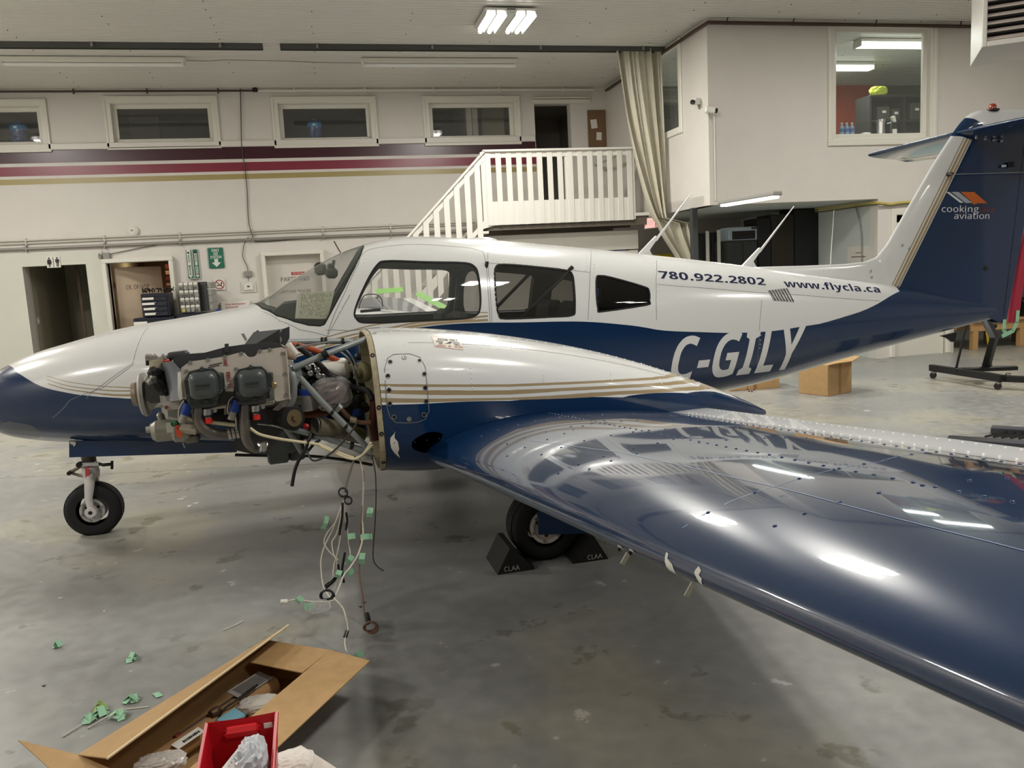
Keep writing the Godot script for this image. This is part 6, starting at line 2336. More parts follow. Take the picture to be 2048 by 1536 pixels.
	var tl := func(s: String, u0: float, u1: float, v: float, h: float, col: String) -> void:
		text_on("lettering", s, nac_at, tz, V2(x0 + wd * u0, z0 - hgt * v + sl * wd * u0 - 0.001), V2(x0 + wd * u1, z0 - hgt * v + sl * wd * u1 - 0.001), h, 0.0, mats[col], plane, true, 1.0, 0.0012)
	tl.call("AVGAS ONLY", 0.16, 0.86, 0.3, 0.0095, "ink")
	tl.call("GRADE", 0.08, 0.32, 0.5, 0.007, "letter_navy")
	tl.call("100", 0.15, 0.28, 0.7, 0.007, "letter_navy")
	tl.call("GRADE", 0.66, 0.9, 0.5, 0.007, "letter_navy")
	tl.call("100LL", 0.68, 0.9, 0.7, 0.007, "letter_navy")
	tl.call("CAPACITY", 0.04, 0.38, 0.92, 0.006, "symbol_red")
	tl.call("55", 0.46, 0.54, 0.92, 0.006, "symbol_red")
	tl.call("US GAL", 0.68, 0.96, 0.92, 0.006, "symbol_red")
	# small plane mark in the middle of the placard
	st = ST()
	var pm := nac_at(x0 + wd * 0.5, nac.t_of(x0 + wd * 0.5, z0 - hgt * 0.5 + sl * wd * 0.5)) + V(0,0.0008,0.002)
	var nn2 := normal_at(nac_at, x0 + wd * 0.5, c[0].y)
	prism(st, PackedVector2Array([V2(-0.022,-0.008), V2(-0.004,0.002), V2(0.006,0.012), V2(0.024,0.01), V2(0.01,0), V2(0.012,-0.008), V2(0.002,-0.004)]), Transform3D(Basis(Vector3.RIGHT, nn2.cross(Vector3.RIGHT).normalized() * 1.0, nn2).orthonormalized(), pm), 0.0008)
	put("placard_mark", st, mats["letter_navy"], plane)
	# bare patch in the paint
	var patch := xz_to(nac, dense(PackedVector2Array([V2(1.841,0.84), V2(1.832,0.827), V2(1.814,0.81), V2(1.811,0.787), V2(1.814,0.76), V2(1.826,0.734), V2(1.842,0.713), V2(1.853,0.702), V2(1.844,0.73), V2(1.851,0.75), V2(1.847,0.787), V2(1.833,0.808), V2(1.835,0.827)]), 0.02))
	var pb := bounds(patch)
	skin_mesh("paint_chip", skin(nac_at, steps(pb.position.x - 0.005, pb.end.x + 0.005, 4), steps(pb.position.y - 0.005, pb.end.y + 0.005, 4), [], [], mat("primer_white", c8(222, 220, 212), 0.6), 1.0, [patch]), plane, false, 0.001)

# wing: y along the span, s from -1 (lower trailing edge) over 0 (leading edge) to 1 (upper trailing edge)
func wing_at(y: float, s: float) -> Vector3:
	var le := 1.978 + 0.0377 * (y - 1.96)
	var te := 3.5493 - 0.1279 * (y - 1.7)
	var c := te - le
	var a := absf(s)
	var u := s * s
	var yt := 5 * 0.138 * (0.2969 * a - 0.126 * u - 0.3516 * u * u + 0.2843 * u * u * u - 0.1036 * u * u * u * u)
	var m := 0.0285
	var p := 0.4
	var yc := m / (p * p) * (2 * p * u - u * u) if u < p else m / ((1 - p) * (1 - p)) * ((1 - 2 * p) + 2 * p * u - u * u)
	# the skin dishes a little between its ribs
	var dish := 0.0
	if s > 0.2: dish = -0.0011 * sin(PI * fposmod(y - 0.2, 0.44) / 0.44) * sin(PI * clampf((s - 0.2) / 0.7, 0, 1))
	return V(le + c * u, 0.6516 + 0.125 * (y - 1.7) + c * (yc + signf(s) * yt + 0.204 * maxf(u - 0.85, 0.0)) + dish, y)

func build_wings() -> void:
	var W: Material = mats["paint_white"]
	var B: Material = mats["paint_blue"]
	var te := PackedVector2Array([V2(0.4,0.922), V2(6,0.922), V2(6,1.01), V2(0.4,1.01)])
	var ys := steps(0.45, 5.95, 125)
	var vs: Array = steps(-1.0, -0.2, 12)
	vs.append_array(steps(-0.18, 0.2, 19))
	vs.append_array(steps(0.225, 0.9, 27))
	vs.append_array([0.9219, 0.94, 0.96, 0.98, 1.0])
	var sk := skin(wing_at, ys, vs, [[te, W]], [], B, -1.0)
	skin_mesh("wing", sk, plane, false)
	skin_mesh("wing", skin(wing_at, steps(0.45, 5.95, 30), steps(-1.0, 1.0, 40), [[te, W]], [], B, -1.0), plane, true, 0.0, true)
	for side in [1.0, -1.0]:
		var st := ST()
		var ring: Array = []
		for i in 41: ring.append(wing_at(5.95, -1.0 + 0.05 * i))
		var c := wing_at(5.95, 0.6) - V(0,0.03,-0.05)
		for i in 40:
			var q: Array = [ring[i], ring[i + 1], c]
			if side < 0: q = flip(q)
			tri(st, q[0], q[1], q[2])
		put("wing_tip", st, B, plane)
	# seams, rivet rows, chips and the stall vanes on the near wing
	var st := ST()
	for l in [PackedVector2Array([V2(3.048,0.3941), V2(3.773,0.4621), V2(4.512,0.4751), V2(4.854,0.4679), V2(5.078,0.4635)]), PackedVector2Array([V2(4.512,0.2148), V2(4.504,0.3796), V2(4.499,0.4881), V2(4.473,0.5763), V2(4.412,0.705), V2(4.211,0.8684)])]: ribbon(st, wing_at, l, 0.0022, 0.0006, -1.0)
	stuff(put("skin_seams", st, mat("seam_pale", c8(120, 140, 170), 0.4), plane))
	st = ST()
	var tel := PackedVector2Array()
	for y in steps(2.0, 5.6, 18): tel.append(V2(y, 0.92))
	ribbon(st, wing_at, tel, 0.004, 0.0005, -1.0)
	stuff(put("skin_seams", st, mats["black"], plane))
	var list: Array = []
	for l in [PackedVector2Array([V2(4.514,0.2379), V2(4.504,0.3796), V2(4.499,0.4881), V2(4.473,0.5763), V2(4.412,0.705), V2(4.211,0.8684)]), PackedVector2Array([V2(3.706,0.2249), V2(3.745,0.5329), V2(3.629,0.6732)]), PackedVector2Array([V2(3.158,0.222), V2(3.133,0.4707), V2(2.832,0.6631)])]: rivet_line(wing_at, l, 0.075, -1.0, list)
	for y in [2.5, 2.94, 3.38, 3.82, 4.7]:
		var l := PackedVector2Array()
		for s in steps(0.3, 0.86, 8): l.append(V2(y, s))
		rivet_line(wing_at, l, 0.055, -1.0, list)
	for s in [0.62, 0.885]:
		var l := PackedVector2Array()
		for y in steps(2.15, 5.4, 12): l.append(V2(y, s))
		rivet_line(wing_at, l, 0.05, -1.0, list)
	rivets("rivet_rows", list, mats["rivet_blue"], plane, 0.0045)
	list = []
	for s in [0.937, 0.988]:
		var l := PackedVector2Array()
		for y in steps(2.1, 5.4, 12): l.append(V2(y, s))
		rivet_line(wing_at, l, 0.05, -1.0, list)
	rivets("rivet_rows", list, mats["rivet"], plane, 0.0034)
	for k in [PackedVector2Array([V2(4.535,0.0716), V2(4.545,0.0644), V2(4.548,0.0326), V2(4.569,0.0022), V2(4.571,-0.0484), V2(4.558,-0.1164), V2(4.543,-0.1164), V2(4.54,-0.0773), V2(4.54,-0.0166), V2(4.538,0.0355)]), PackedVector2Array([V2(4.656,0.0687), V2(4.669,0.0456), V2(4.664,0.0152), V2(4.674,-0.005), V2(4.664,-0.0845), V2(4.659,-0.0657), V2(4.656,-0.0195), V2(4.648,0.0167), V2(4.651,0.0413)])]:
		var bb := bounds(k)
		skin_mesh("paint_chip", skin(wing_at, steps(bb.position.x - 0.004, bb.end.x + 0.004, 5), steps(bb.position.y - 0.003, bb.end.y + 0.003, 5), [], [], mats["primer_white"], -1.0, [k]), plane, false, 0.001)
	for k in [PackedVector2Array([V2(4.319,-0.0802)]), PackedVector2Array([V2(4.386,-0.0542)])]:
		var p: Vector2 = k[0]
		var v := wing_at(p.x, p.y)
		var n := normal_at(wing_at, p.x, p.y, -1.0)
		st = ST()
		bx(st, v, V(0.018,0.004,0.01), frame_of(n) * Basis(Vector3.RIGHT, PI / 2), 0.002)
		put("stall_vane_plate", st, mats["silver"], plane)
		st = ST()
		bx(st, v + n * 0.004, V(0.003,0.008,0.009), frame_of(n), 0.001)
		put("stall_vane", st, mats["black"], plane)
	for k in [PackedVector2Array([V2(4.35,-0.1091)]), PackedVector2Array([V2(4.622,-0.112)])]:
		var p: Vector2 = k[0]
		var v := wing_at(p.x, minf(p.y, -0.08))
		st = ST()
		bx(st, v + V(-0.012,-0.01,0.004), V(0.016,0.026,0.0015), Basis(Vector3.BACK, -0.6) * Basis(Vector3.UP, 0.5))
		put("tape_tag", st, mat("tape_clear", c8(190, 186, 160), 0.25), plane)
	st = ST()
	var root := PackedVector2Array()
	for s in steps(0.16, 0.86, 22):
		# where the wing meets the nacelle side
		var y := 1.9
		for it in 12:
			var q := wing_at(y, s)
			y = nac_at(clampf(q.x, 1.8, 4.0), nac.t_of(clampf(q.x, 1.8, 4.0), q.y)).z
		root.append(V2(y + 0.03, s))
	ribbon(st, wing_at, root, 0.022, 0.0015, -1.0)
	put("root_fairing", st, B, plane)

func stab_at(y: float, s: float) -> Vector3:
	var le := 6.86 + 0.16 * y
	var c := 0.94 - 0.1 * y
	if y > 1.3: 
		var k := (y - 1.3) / 0.27
		var r := 1.0 - sqrt(maxf(1.0 - k * k, 0.0))
		le += 0.28 * r
		c -= 0.5 * r
	var a := absf(s)
	var u := s * s
	var th := 0.085 * (1.0 if y < 1.3 else sqrt(maxf(1.0 - pow((y - 1.3) / 0.27, 2), 0.0004)))
	var yt := 5 * th * (0.2969 * a - 0.126 * u - 0.3516 * u * u + 0.2843 * u * u * u - 0.1015 * u * u * u * u)
	return V(le + c * u, 2.36 + 0.012 * y + c * signf(s) * yt - 0.075 * u, y)

func fin_top(x: float) -> float:
	var t := [[4.95, 1.402], [5.4, 1.378], [5.8, 1.362], [5.98, 1.368], [6.085, 1.395], [6.19, 1.499], [6.37, 1.75], [6.634, 2.113], [6.829, 2.352], [6.898, 2.428], [6.967, 2.486], [7.02, 2.515], [7.1, 2.535], [7.5, 2.53], [7.74, 2.5], [7.78, 2.46]]
	if x <= t[0][0]: return t[0][1]
	for i in t.size() - 1:
		if x <= t[i + 1][0]: return lerpf(t[i][1], t[i + 1][1], (x - t[i][0]) / (t[i + 1][0] - t[i][0]))
	return 2.46

func fin_bot(x: float) -> float:
	if x > 7.36: return 0.74 + (x - 7.36) * 4.2
	if x > 7.0: return lerpf(0.88, 0.74, clampf((x - 7.0) / 0.3, 0, 1))
	return fus.at(x, 0.0).y - 0.06

func fin_at(x: float, h: float) -> Vector3:
	var zt := fin_top(x)
	var zb := fin_bot(x)
	var z := lerpf(zb, zt, clampf(h, 0, 1))
	var slope := (fin_top(x + 0.02) - fin_top(x - 0.02)) / 0.04
	var d := (zt - z) / sqrt(1.0 + slope * slope)
	var w := 0.05 if z < 2.3 else lerpf(0.05, 0.085, clampf((z - 2.3) / 0.12, 0, 1))
	var aft := clampf((7.8 - x) / 0.7, 0.1, 1.0)
	var y := w * sqrt(clampf(d / 0.22, 0.0, 1.0)) * aft
	return V(x, z, y)

func fin_uv(p: PackedVector2Array) -> PackedVector2Array:
	var o := PackedVector2Array()
	for q in dense(p, 0.03):
		var b := fin_bot(q.x)
		o.append(V2(q.x, (q.y - b) / (fin_top(q.x) - b)))
	return o

func build_tail() -> void:
	var W: Material = mats["paint_white"]
	var B: Material = mats["paint_blue"]
	var Gd: Material = mats["paint_gold"]
	# three stripes parallel to the leading edge, then navy behind them
	var t0 := V2(6.913,2.328)
	var b0 := V2(6.208,1.2)
	var t1 := V2(6.987,2.295)
	var b1 := V2(6.302,1.192)
	var d0 := (b0 - t0) * 0.25
	var d1 := (b1 - t1) * 0.25
	var regs: Array = []
	var cap := PackedVector2Array([V2(6.955,2.478), V2(7.02,2.46), V2(7.08,2.41), V2(7.13,2.36), V2(7.9,2.44), V2(7.9,2.62), V2(6.94,2.62)])
	regs.append([fin_uv(cap), W])
	regs.append([fin_uv(PackedVector2Array([V2(6.7,2.352), V2(6.9,2.325), V2(6.99,2.293), V2(7.9,2.293), V2(7.9,2.62), V2(6.7,2.62)])), B])
	for k in [[0.1, 0.22], [0.36, 0.6], [0.7, 0.93]]:
		regs.append([fin_uv(PackedVector2Array([t0.lerp(t1, k[0]), t0.lerp(t1, k[1]), b0.lerp(b1, k[1]) + d1, b0.lerp(b1, k[0]) + d0])), Gd])
	regs.append([fin_uv(PackedVector2Array([t1, V2(7.9, t1.y), V2(7.9,0.6), V2(6,0.6), b1 + d1])), B])
	var us := steps(4.95, 5.9, 16)
	us.append_array(steps(5.95, 7.2, 60))
	us.append_array(steps(7.22, 7.78, 16))
	var vs := steps(0.0, 0.9, 24)
	vs.append_array(steps(0.92, 1.0, 9))
	skin_mesh("tail_fin", skin(fin_at, us, vs, regs, [], W, -1.0), plane)
	skin_mesh("stabilizer", skin(stab_at, steps(0.0, 1.569, 50), steps(-1.0, 1.0, 36), [], [], B, -1.0), plane)
	var fz := func(x: float, z: float) -> float: return (z - fin_bot(x)) / (fin_top(x) - fin_bot(x))
	# beacon, wire and static details
	var st := ST()
	var p := V(7.234,2.562,0)
	lathe(st, p + V(0,-0.035,0), Vector3.UP, [[0.0, 0.0], [0.0, 0.055], [0.012, 0.05]], 18)
	put("beacon_base", st, mats["black"], plane)
	st = ST()
	lathe(st, p + V(0,-0.025,0), Vector3.UP, [[0.0, 0.03], [0.03, 0.03], [0.045, 0.02], [0.05, 0.0]], 18, true)
	put("beacon_lens", st, mat("beacon_red", c8(150, 60, 40), 0.15), plane)
	st = ST()
	tube(st, [V(6.701,2.02,0.1), V(7.45,1.992,0.1) + V(0.4,0,0)], 0.003, 5)
	put("antenna_wire", st, mats["grey_plastic"], plane)
	st = ST()
	lathe(st, V(6.75,2.024,0.045), Vector3.BACK, [[0.0, 0.016], [0.05, 0.012], [0.06, 0.0]], 12)
	put("antenna_post", st, mats["black"], plane)
	# company sign: three slanted bars and the name
	var plate := func(q: PackedVector2Array, m: Material) -> void:
		var uv := fin_uv(q)
		var bb := bounds(uv)
		skin_mesh("emblem_bar", skin(fin_at, steps(bb.position.x - 0.01, bb.end.x + 0.01, 8), steps(bb.position.y - 0.01, bb.end.y + 0.01, 6), [], [], m, -1.0, [uv]), plane, false, 0.0012)
	var lw := mat("emblem_white", c8(226, 226, 228), 0.35)
	plate.call(PackedVector2Array([V2(6.726,1.883), V2(6.755,1.882), V2(6.899,1.786), V2(6.864,1.788)]), lw)
	plate.call(PackedVector2Array([V2(6.775,1.881), V2(6.849,1.877), V2(6.989,1.779), V2(6.919,1.783)]), mat("emblem_grey", c8(168, 174, 180), 0.35))
	plate.call(PackedVector2Array([V2(6.869,1.876), V2(7.004,1.868), V2(7.141,1.768), V2(6.999,1.776)]), mat("emblem_orange", c8(206, 104, 44), 0.35))
	text_on("lettering", "cooking", fin_at, fz, V2(V(6.681,1.707,0.05).x, V(6.681,1.707,0.05).y), V2(V(7.05,1.685,0.05).x, V(7.05,1.685,0.05).y), 0.07, 0.0, lw, plane, false, -1.0)
	text_on("lettering", "lake", fin_at, fz, V2(V(7.06,1.697,0.05).x, V(7.06,1.697,0.05).y), V2(V(7.223,1.685,0.05).x, V(7.223,1.685,0.05).y), 0.056, 0.0, mat("emblem_dim", c8(116, 60, 44), 0.4), plane, false, -1.0)
	text_on("lettering", "aviation", fin_at, fz, V2(V(6.805,1.658,0.05).x, V(6.805,1.658,0.05).y), V2(V(7.162,1.637,0.05).x, V(7.162,1.637,0.05).y), 0.052, 0.0, lw, plane, false, -1.0)
	for k in [V(6.304,1.479,0.045), V(6.367,1.446,0.05), V(5.997,1.294,0.05), V(6.005,1.24,0.05)]:
		st = ST()
		lathe(st, k, Vector3.BACK, [[0.0, 0.009], [0.004, 0.0075], [0.004, 0.0]], 10)
		put("screw_head", st, mats["grey_plastic"], plane)
	for k in [V(7.022,2.306,0.05), V(7.112,2.294,0.05), V(7.198,2.283,0.05), V(7.278,2.272,0.05)]:
		st = ST()
		lathe(st, k, Vector3.BACK, [[0.0, 0.012], [0.008, 0.009], [0.009, 0.0]], 10)
		put("screw_head", st, mats["silver"], plane)
	st = ST()
	bx(st, V(7.301,2.066,0.055), V(0.045,0.018,0.004))
	put("placard", st, lw, plane)
	st = ST()
	bx(st, V(7.377,2.075,0.055), V(0.05,0.045,0.004))
	put("placard", st, mats["black"], plane)
	st = ST()
	lathe(st, V(7.124,1.225,0.05), Vector3.BACK, [[0.0, 0.0], [0.0, 0.022], [0.004, 0.02], [0.004, 0.0]], 12)
	put("drain_hole", st, mats["black"], plane)
	st = ST()
	var seam := fin_uv(PackedVector2Array([V2(7.33,0.8), V2(7.55,2.27)]))
	ribbon(st, fin_at, seam.slice(0, seam.size() / 2), 0.008, 0.0008, -1.0)
	put("rudder_gap", st, mats["black"], plane)
	# red foam strip clamped on the rudder's trailing edge, with green tape
	st = ST()
	tube(st, [V(7.644,1.602,0), V(7.568,1.351,0), V(7.504,1.032,0), V(7.46,0.731,0)], 0.045, 10)
	put("rudder_guard", st, mat("guard_red", c8(172, 36, 62), 0.6), plane)
	for l in [[V(7.466,0.833,0.05), V(7.457,0.734,0.05), V(7.415,0.664,0.05), V(7.305,0.63,0.05)], [V(7.335,0.766,0.04), V(7.33,0.68,0.04), V(7.352,0.643,0.04)]]:
		st = ST()
		for i in l.size() - 1: 
			var a: Vector3 = l[i]
			var b: Vector3 = l[i + 1]
			bx(st, (a + b) / 2, V(a.distance_to(b) + 0.01, 0.035, 0.002), Basis(Vector3.BACK, atan2(b.y - a.y, b.x - a.x)))
		put("masking_tape", st, mats["green_tape"], plane)

func wheel(c: Vector3, r: float, w: float, rim_r: float, rimm: Material, parent: Node) -> void:
	var st := ST()
	var prof: Array = []
	for k in [[-0.5, 0.56], [-0.52, 0.7], [-0.5, 0.84], [-0.42, 0.94], [-0.25, 0.99], [0.0, 1.0], [0.25, 0.99], [0.42, 0.94], [0.5, 0.84], [0.52, 0.7], [0.5, 0.56]]: prof.append([k[0] * w, maxf(k[1] * r, rim_r * 0.98)])
	lathe(st, c, Vector3.BACK, prof, 40, true)
	put("tire", st, mats["rubber"], parent)
	st = ST()
	for k in [-0.3, -0.1, 0.1, 0.3]: lathe(st, c, Vector3.BACK, [[k * w - 0.004, r * 0.985], [k * w - 0.002, r * 1.003], [k * w + 0.002, r * 1.003], [k * w + 0.004, r * 0.985]], 40)
	put("tread_rib", st, mats["rubber"], parent)
	st = ST()
	lathe(st, c, Vector3.BACK, [[-0.42 * w, 0.0], [-0.42 * w, rim_r * 0.7], [-0.5 * w, rim_r], [0.5 * w, rim_r], [0.5 * w, rim_r * 0.8], [0.4 * w, rim_r * 0.72], [0.36 * w, rim_r * 0.42], [0.46 * w, rim_r * 0.36], [0.46 * w, 0.0]], 32)
	put("rim", st, rimm, parent)
	for i in 6:
		st = ST()
		var a := TAU * i / 6 + 0.3
		lathe(st, c + V(cos(a), sin(a), 0) * rim_r * 0.87 + V(0, 0, 0.5 * w), Vector3.BACK, [[0.0, 0.008], [0.008, 0.008], [0.008, 0.0]], 6)
		put("wheel_bolt", st, mats["conduit"], parent)
	for i in 3:
		st = ST()
		var a := TAU * i / 3 + 0.5
		lathe(st, c + V(cos(a), sin(a), 0) * rim_r * 0.55 + V(0, 0, 0.385 * w), Vector3.BACK, [[0.0, rim_r * 0.12], [0.002, rim_r * 0.12], [0.002, 0.0]], 10)
		put("rim_slot", st, mats["black"], parent)

func sub(called: String, label := "") -> Node3D:
	var o := Node3D.new()
	o.name = numbered(called, plane)
	plane.add_child(o, true)
	if label != "": o.set_meta("label", label)
	return o

func build_gear() -> void:
	var g := sub("nose_gear")
	var c := V(-0.009,0.147,0)
	c.y = 0.172
	wheel(c, 0.178, 0.13, 0.078, mat("rim_grey", c8(176, 176, 174), 0.4), g)
	var wt := mat("fork_white", c8(216, 210, 208), 0.35)
	var strut_x := c.x + 0.012
	for s in [1.0, -1.0]:
		var st := ST()
		var top := V(strut_x, 0.41, 0.045 * s)
		var sh := [[top + V(0, 0.0, -0.01 * s), 0.034], [top + V(-0.005, -0.08, 0.03 * s), 0.03], [V(c.x - 0.005, 0.26, 0.086 * s), 0.024], [V(c.x, 0.2, 0.088 * s), 0.021], [c + V(0, 0.01, 0.088 * s), 0.028]]
		var pts: Array = []
		var rr: Array = []
		for k in sh:
			pts.append(k[0])
			rr.append(k[1])
		tube(st, pts, rr, 12)
		put("fork", st, wt, g)
		st = ST()
		lathe(st, c + V(0, 0, 0.07 * s), V(0, 0, s), [[0.0, 0.036], [0.042, 0.036], [0.045, 0.028], [0.045, 0.014], [0.03, 0.0]], 20)
		put("axle_boss", st, wt, g)
		st = ST()
		lathe(st, c + V(0, 0, 0.112 * s), V(0, 0, s), [[0.0035, 0.0], [0.0035, 0.013]], 14)
		put("axle_bore", st, mats["black"], g)
	var st := ST()
	lathe(st, V(strut_x, 0.385, 0), Vector3.UP, [[0.0, 0.05], [0.04, 0.056], [0.075, 0.05], [0.08, 0.0]], 20)
	put("fork_crown", st, wt, g)
	st = ST()
	lathe(st, V(strut_x, 0.44, 0), Vector3.UP, [[0.0, 0.03], [0.09, 0.03]], 18, true)
	put("oleo_piston", st, mat("oleo", c8(120, 116, 106), 0.25, 0.9), g)
	st = ST()
	lathe(st, V(strut_x, 0.49, 0), Vector3.UP, [[0.0, 0.0], [0.0, 0.045], [0.04, 0.045], [0.05, 0.04], [0.3, 0.04]], 18)
	put("strut_housing", st, mat("strut_dark", c8(74, 66, 58), 0.4, 0.5), g)
	# steering arms, torque links, turn limit hardware
	st = ST()
	tube(st, [V(-0.048,0.487,0.05), V(0.072,0.477,0.05)], 0.014, 8)
	put("steering_arm", st, wt, g)
	st = ST()
	tube(st, [V(0.05,0.483,0.03), V(0.097,0.469,0.06), V(0.158,0.468,0.06)], 0.011, 8)
	tube(st, [V(0.155,0.489,0.06), V(0.147,0.435,0.06)], 0.009, 8)
	tube(st, [V(-0.005,0.49,0), V(-0.026,0.473,0), V(-0.047,0.493,0)], 0.013, 8)
	put("steering_link", st, mats["black"], g)
	st = ST()
	tube(st, [V(-0.045,0.473,0.02), V(-0.122,0.435,0)], 0.012, 8)
	tube(st, [V(-0.122,0.435,0), V(-0.071,0.407,0), V(-0.025,0.399,0.02)], 0.01, 8)
	put("torque_link", st, mat("link_metal", c8(130, 122, 108), 0.4, 0.6), g)
	st = ST()
	lathe(st, V(-0.122,0.435,0) + V(0,0,-0.03), Vector3.BACK, [[0.0, 0.0], [0.0, 0.014], [0.06, 0.014], [0.06, 0.0]], 10)
	lathe(st, V(-0.045,0.49,0.05) + V(0,0,-0.02), Vector3.BACK, [[0.0, 0.0], [0.0, 0.018], [0.04, 0.018], [0.04, 0.0]], 10)
	put("link_bolt", st, mats["black"], g)
	st = ST()
	prism(st, PackedVector2Array([V2(-0.01,0.469), V2(0.011,0.47), V2(0.009,0.389), V2(-0.003,0.343), V2(-0.018,0.304), V2(-0.018,0.345), V2(-0.017,0.399)]), Transform3D(Basis(), V(0,0,0.068)), 0.003)
	put("warning_ribbon", st, mat("ribbon_red", c8(214, 78, 78), 0.7), g)
	# gear doors under the nose
	for s in [1.0, -1.0]:
		st = ST()
		prism(st, PackedVector2Array([V2(-0.031,0.684), V2(0.968,0.562), V2(0.958,0.479), V2(-0.046,0.579)]), Transform3D(Basis(), V(0, 0, 0.24 * s - 0.006)), 0.012)
		put("gear_door", st, mats["paint_blue"], g)
	st = ST()
	prism(st, PackedVector2Array([V2(-0.026,0.682), V2(0.008,0.675), V2(0.006,0.659), V2(-0.005,0.644), V2(-0.012,0.658), V2(-0.025,0.666)]), Transform3D(Basis(), V(0,0,0.25)), 0.006)
	put("door_bracket", st, mat("bracket_pale", c8(180, 176, 166), 0.5), g)
	for s in [1.0, -1.0]:
		g = sub("main_gear")
		c = V(2.648, 0.128, 1.6 * s)
		var r := 0.199
		wheel(c, r, 0.16, 0.094, mat("rim_white", c8(222, 212, 200), 0.45), g)
		st = ST()
		lathe(st, V(c.x + 0.03, 0.1, (1.47) * s), Vector3.UP, [[0.0, 0.0], [0.0, 0.035], [0.22, 0.035], [0.22, 0.05], [0.6, 0.05]], 16)
		put("strut", st, wt, g)
		st = ST()
		tube(st, [V(c.x + 0.03, 0.128, 1.47 * s), V(c.x, 0.128, 1.56 * s)], 0.03, 10)
		put("axle", st, mats["cast_alu"], g)
		st = ST()
		bx(st, V(c.x + 0.07, 0.135, 1.49 * s), V(0.1,0.14,0.05), Basis(), 0.015)
		put("brake_caliper", st, mats["cast_alu"], g)
		st = ST()
		var zz: float = 1.72 * s
		prism(st, PackedVector2Array([V2(2.593,0.3), V2(2.894,0.256), V2(2.881,0.069), V2(2.587,0.107)]), Transform3D(Basis(), V(0, 0, zz - 0.005)), 0.01)
		put("gear_door", st, mats["paint_blue"], g)
	# drain under the nacelle
	st = ST()
	tube(st, [V(1.975,0.577,1.66), V(1.972,0.545,1.66)], 0.008, 6)
	put("drain_tube", st, mats["black"], plane)

func et(parent: Node, called: String, pts: Array, r, m: Material, n := 4, sides := 8) -> void:
	var st := ST()
	tube(st, cr(pts, n) if n > 0 else pts, r, sides)
	put(called, st, m, parent)

func eb(parent: Node, called: String, c: Vector3, s: Vector3, m: Material, turn := 0.0, bev := 0.01) -> void:
	var st := ST()
	bx(st, c, s, Basis(Vector3.BACK, turn), bev)
	put(called, st, m, parent)

func eplate(parent: Node, called: String, p: PackedVector2Array, z: float, depth: float, m: Material) -> void:
	var st := ST()
	prism(st, p, Transform3D(Basis(), V(0, 0, z)), depth)
	put(called, st, m, parent)

func elathe(parent: Node, called: String, o: Vector3, ax: Vector3, prof: Array, m: Material, n := 20, smooth := false) -> void:
	var st := ST()
	lathe(st, o, ax, prof, n, smooth)
	put(called, st, m, parent)

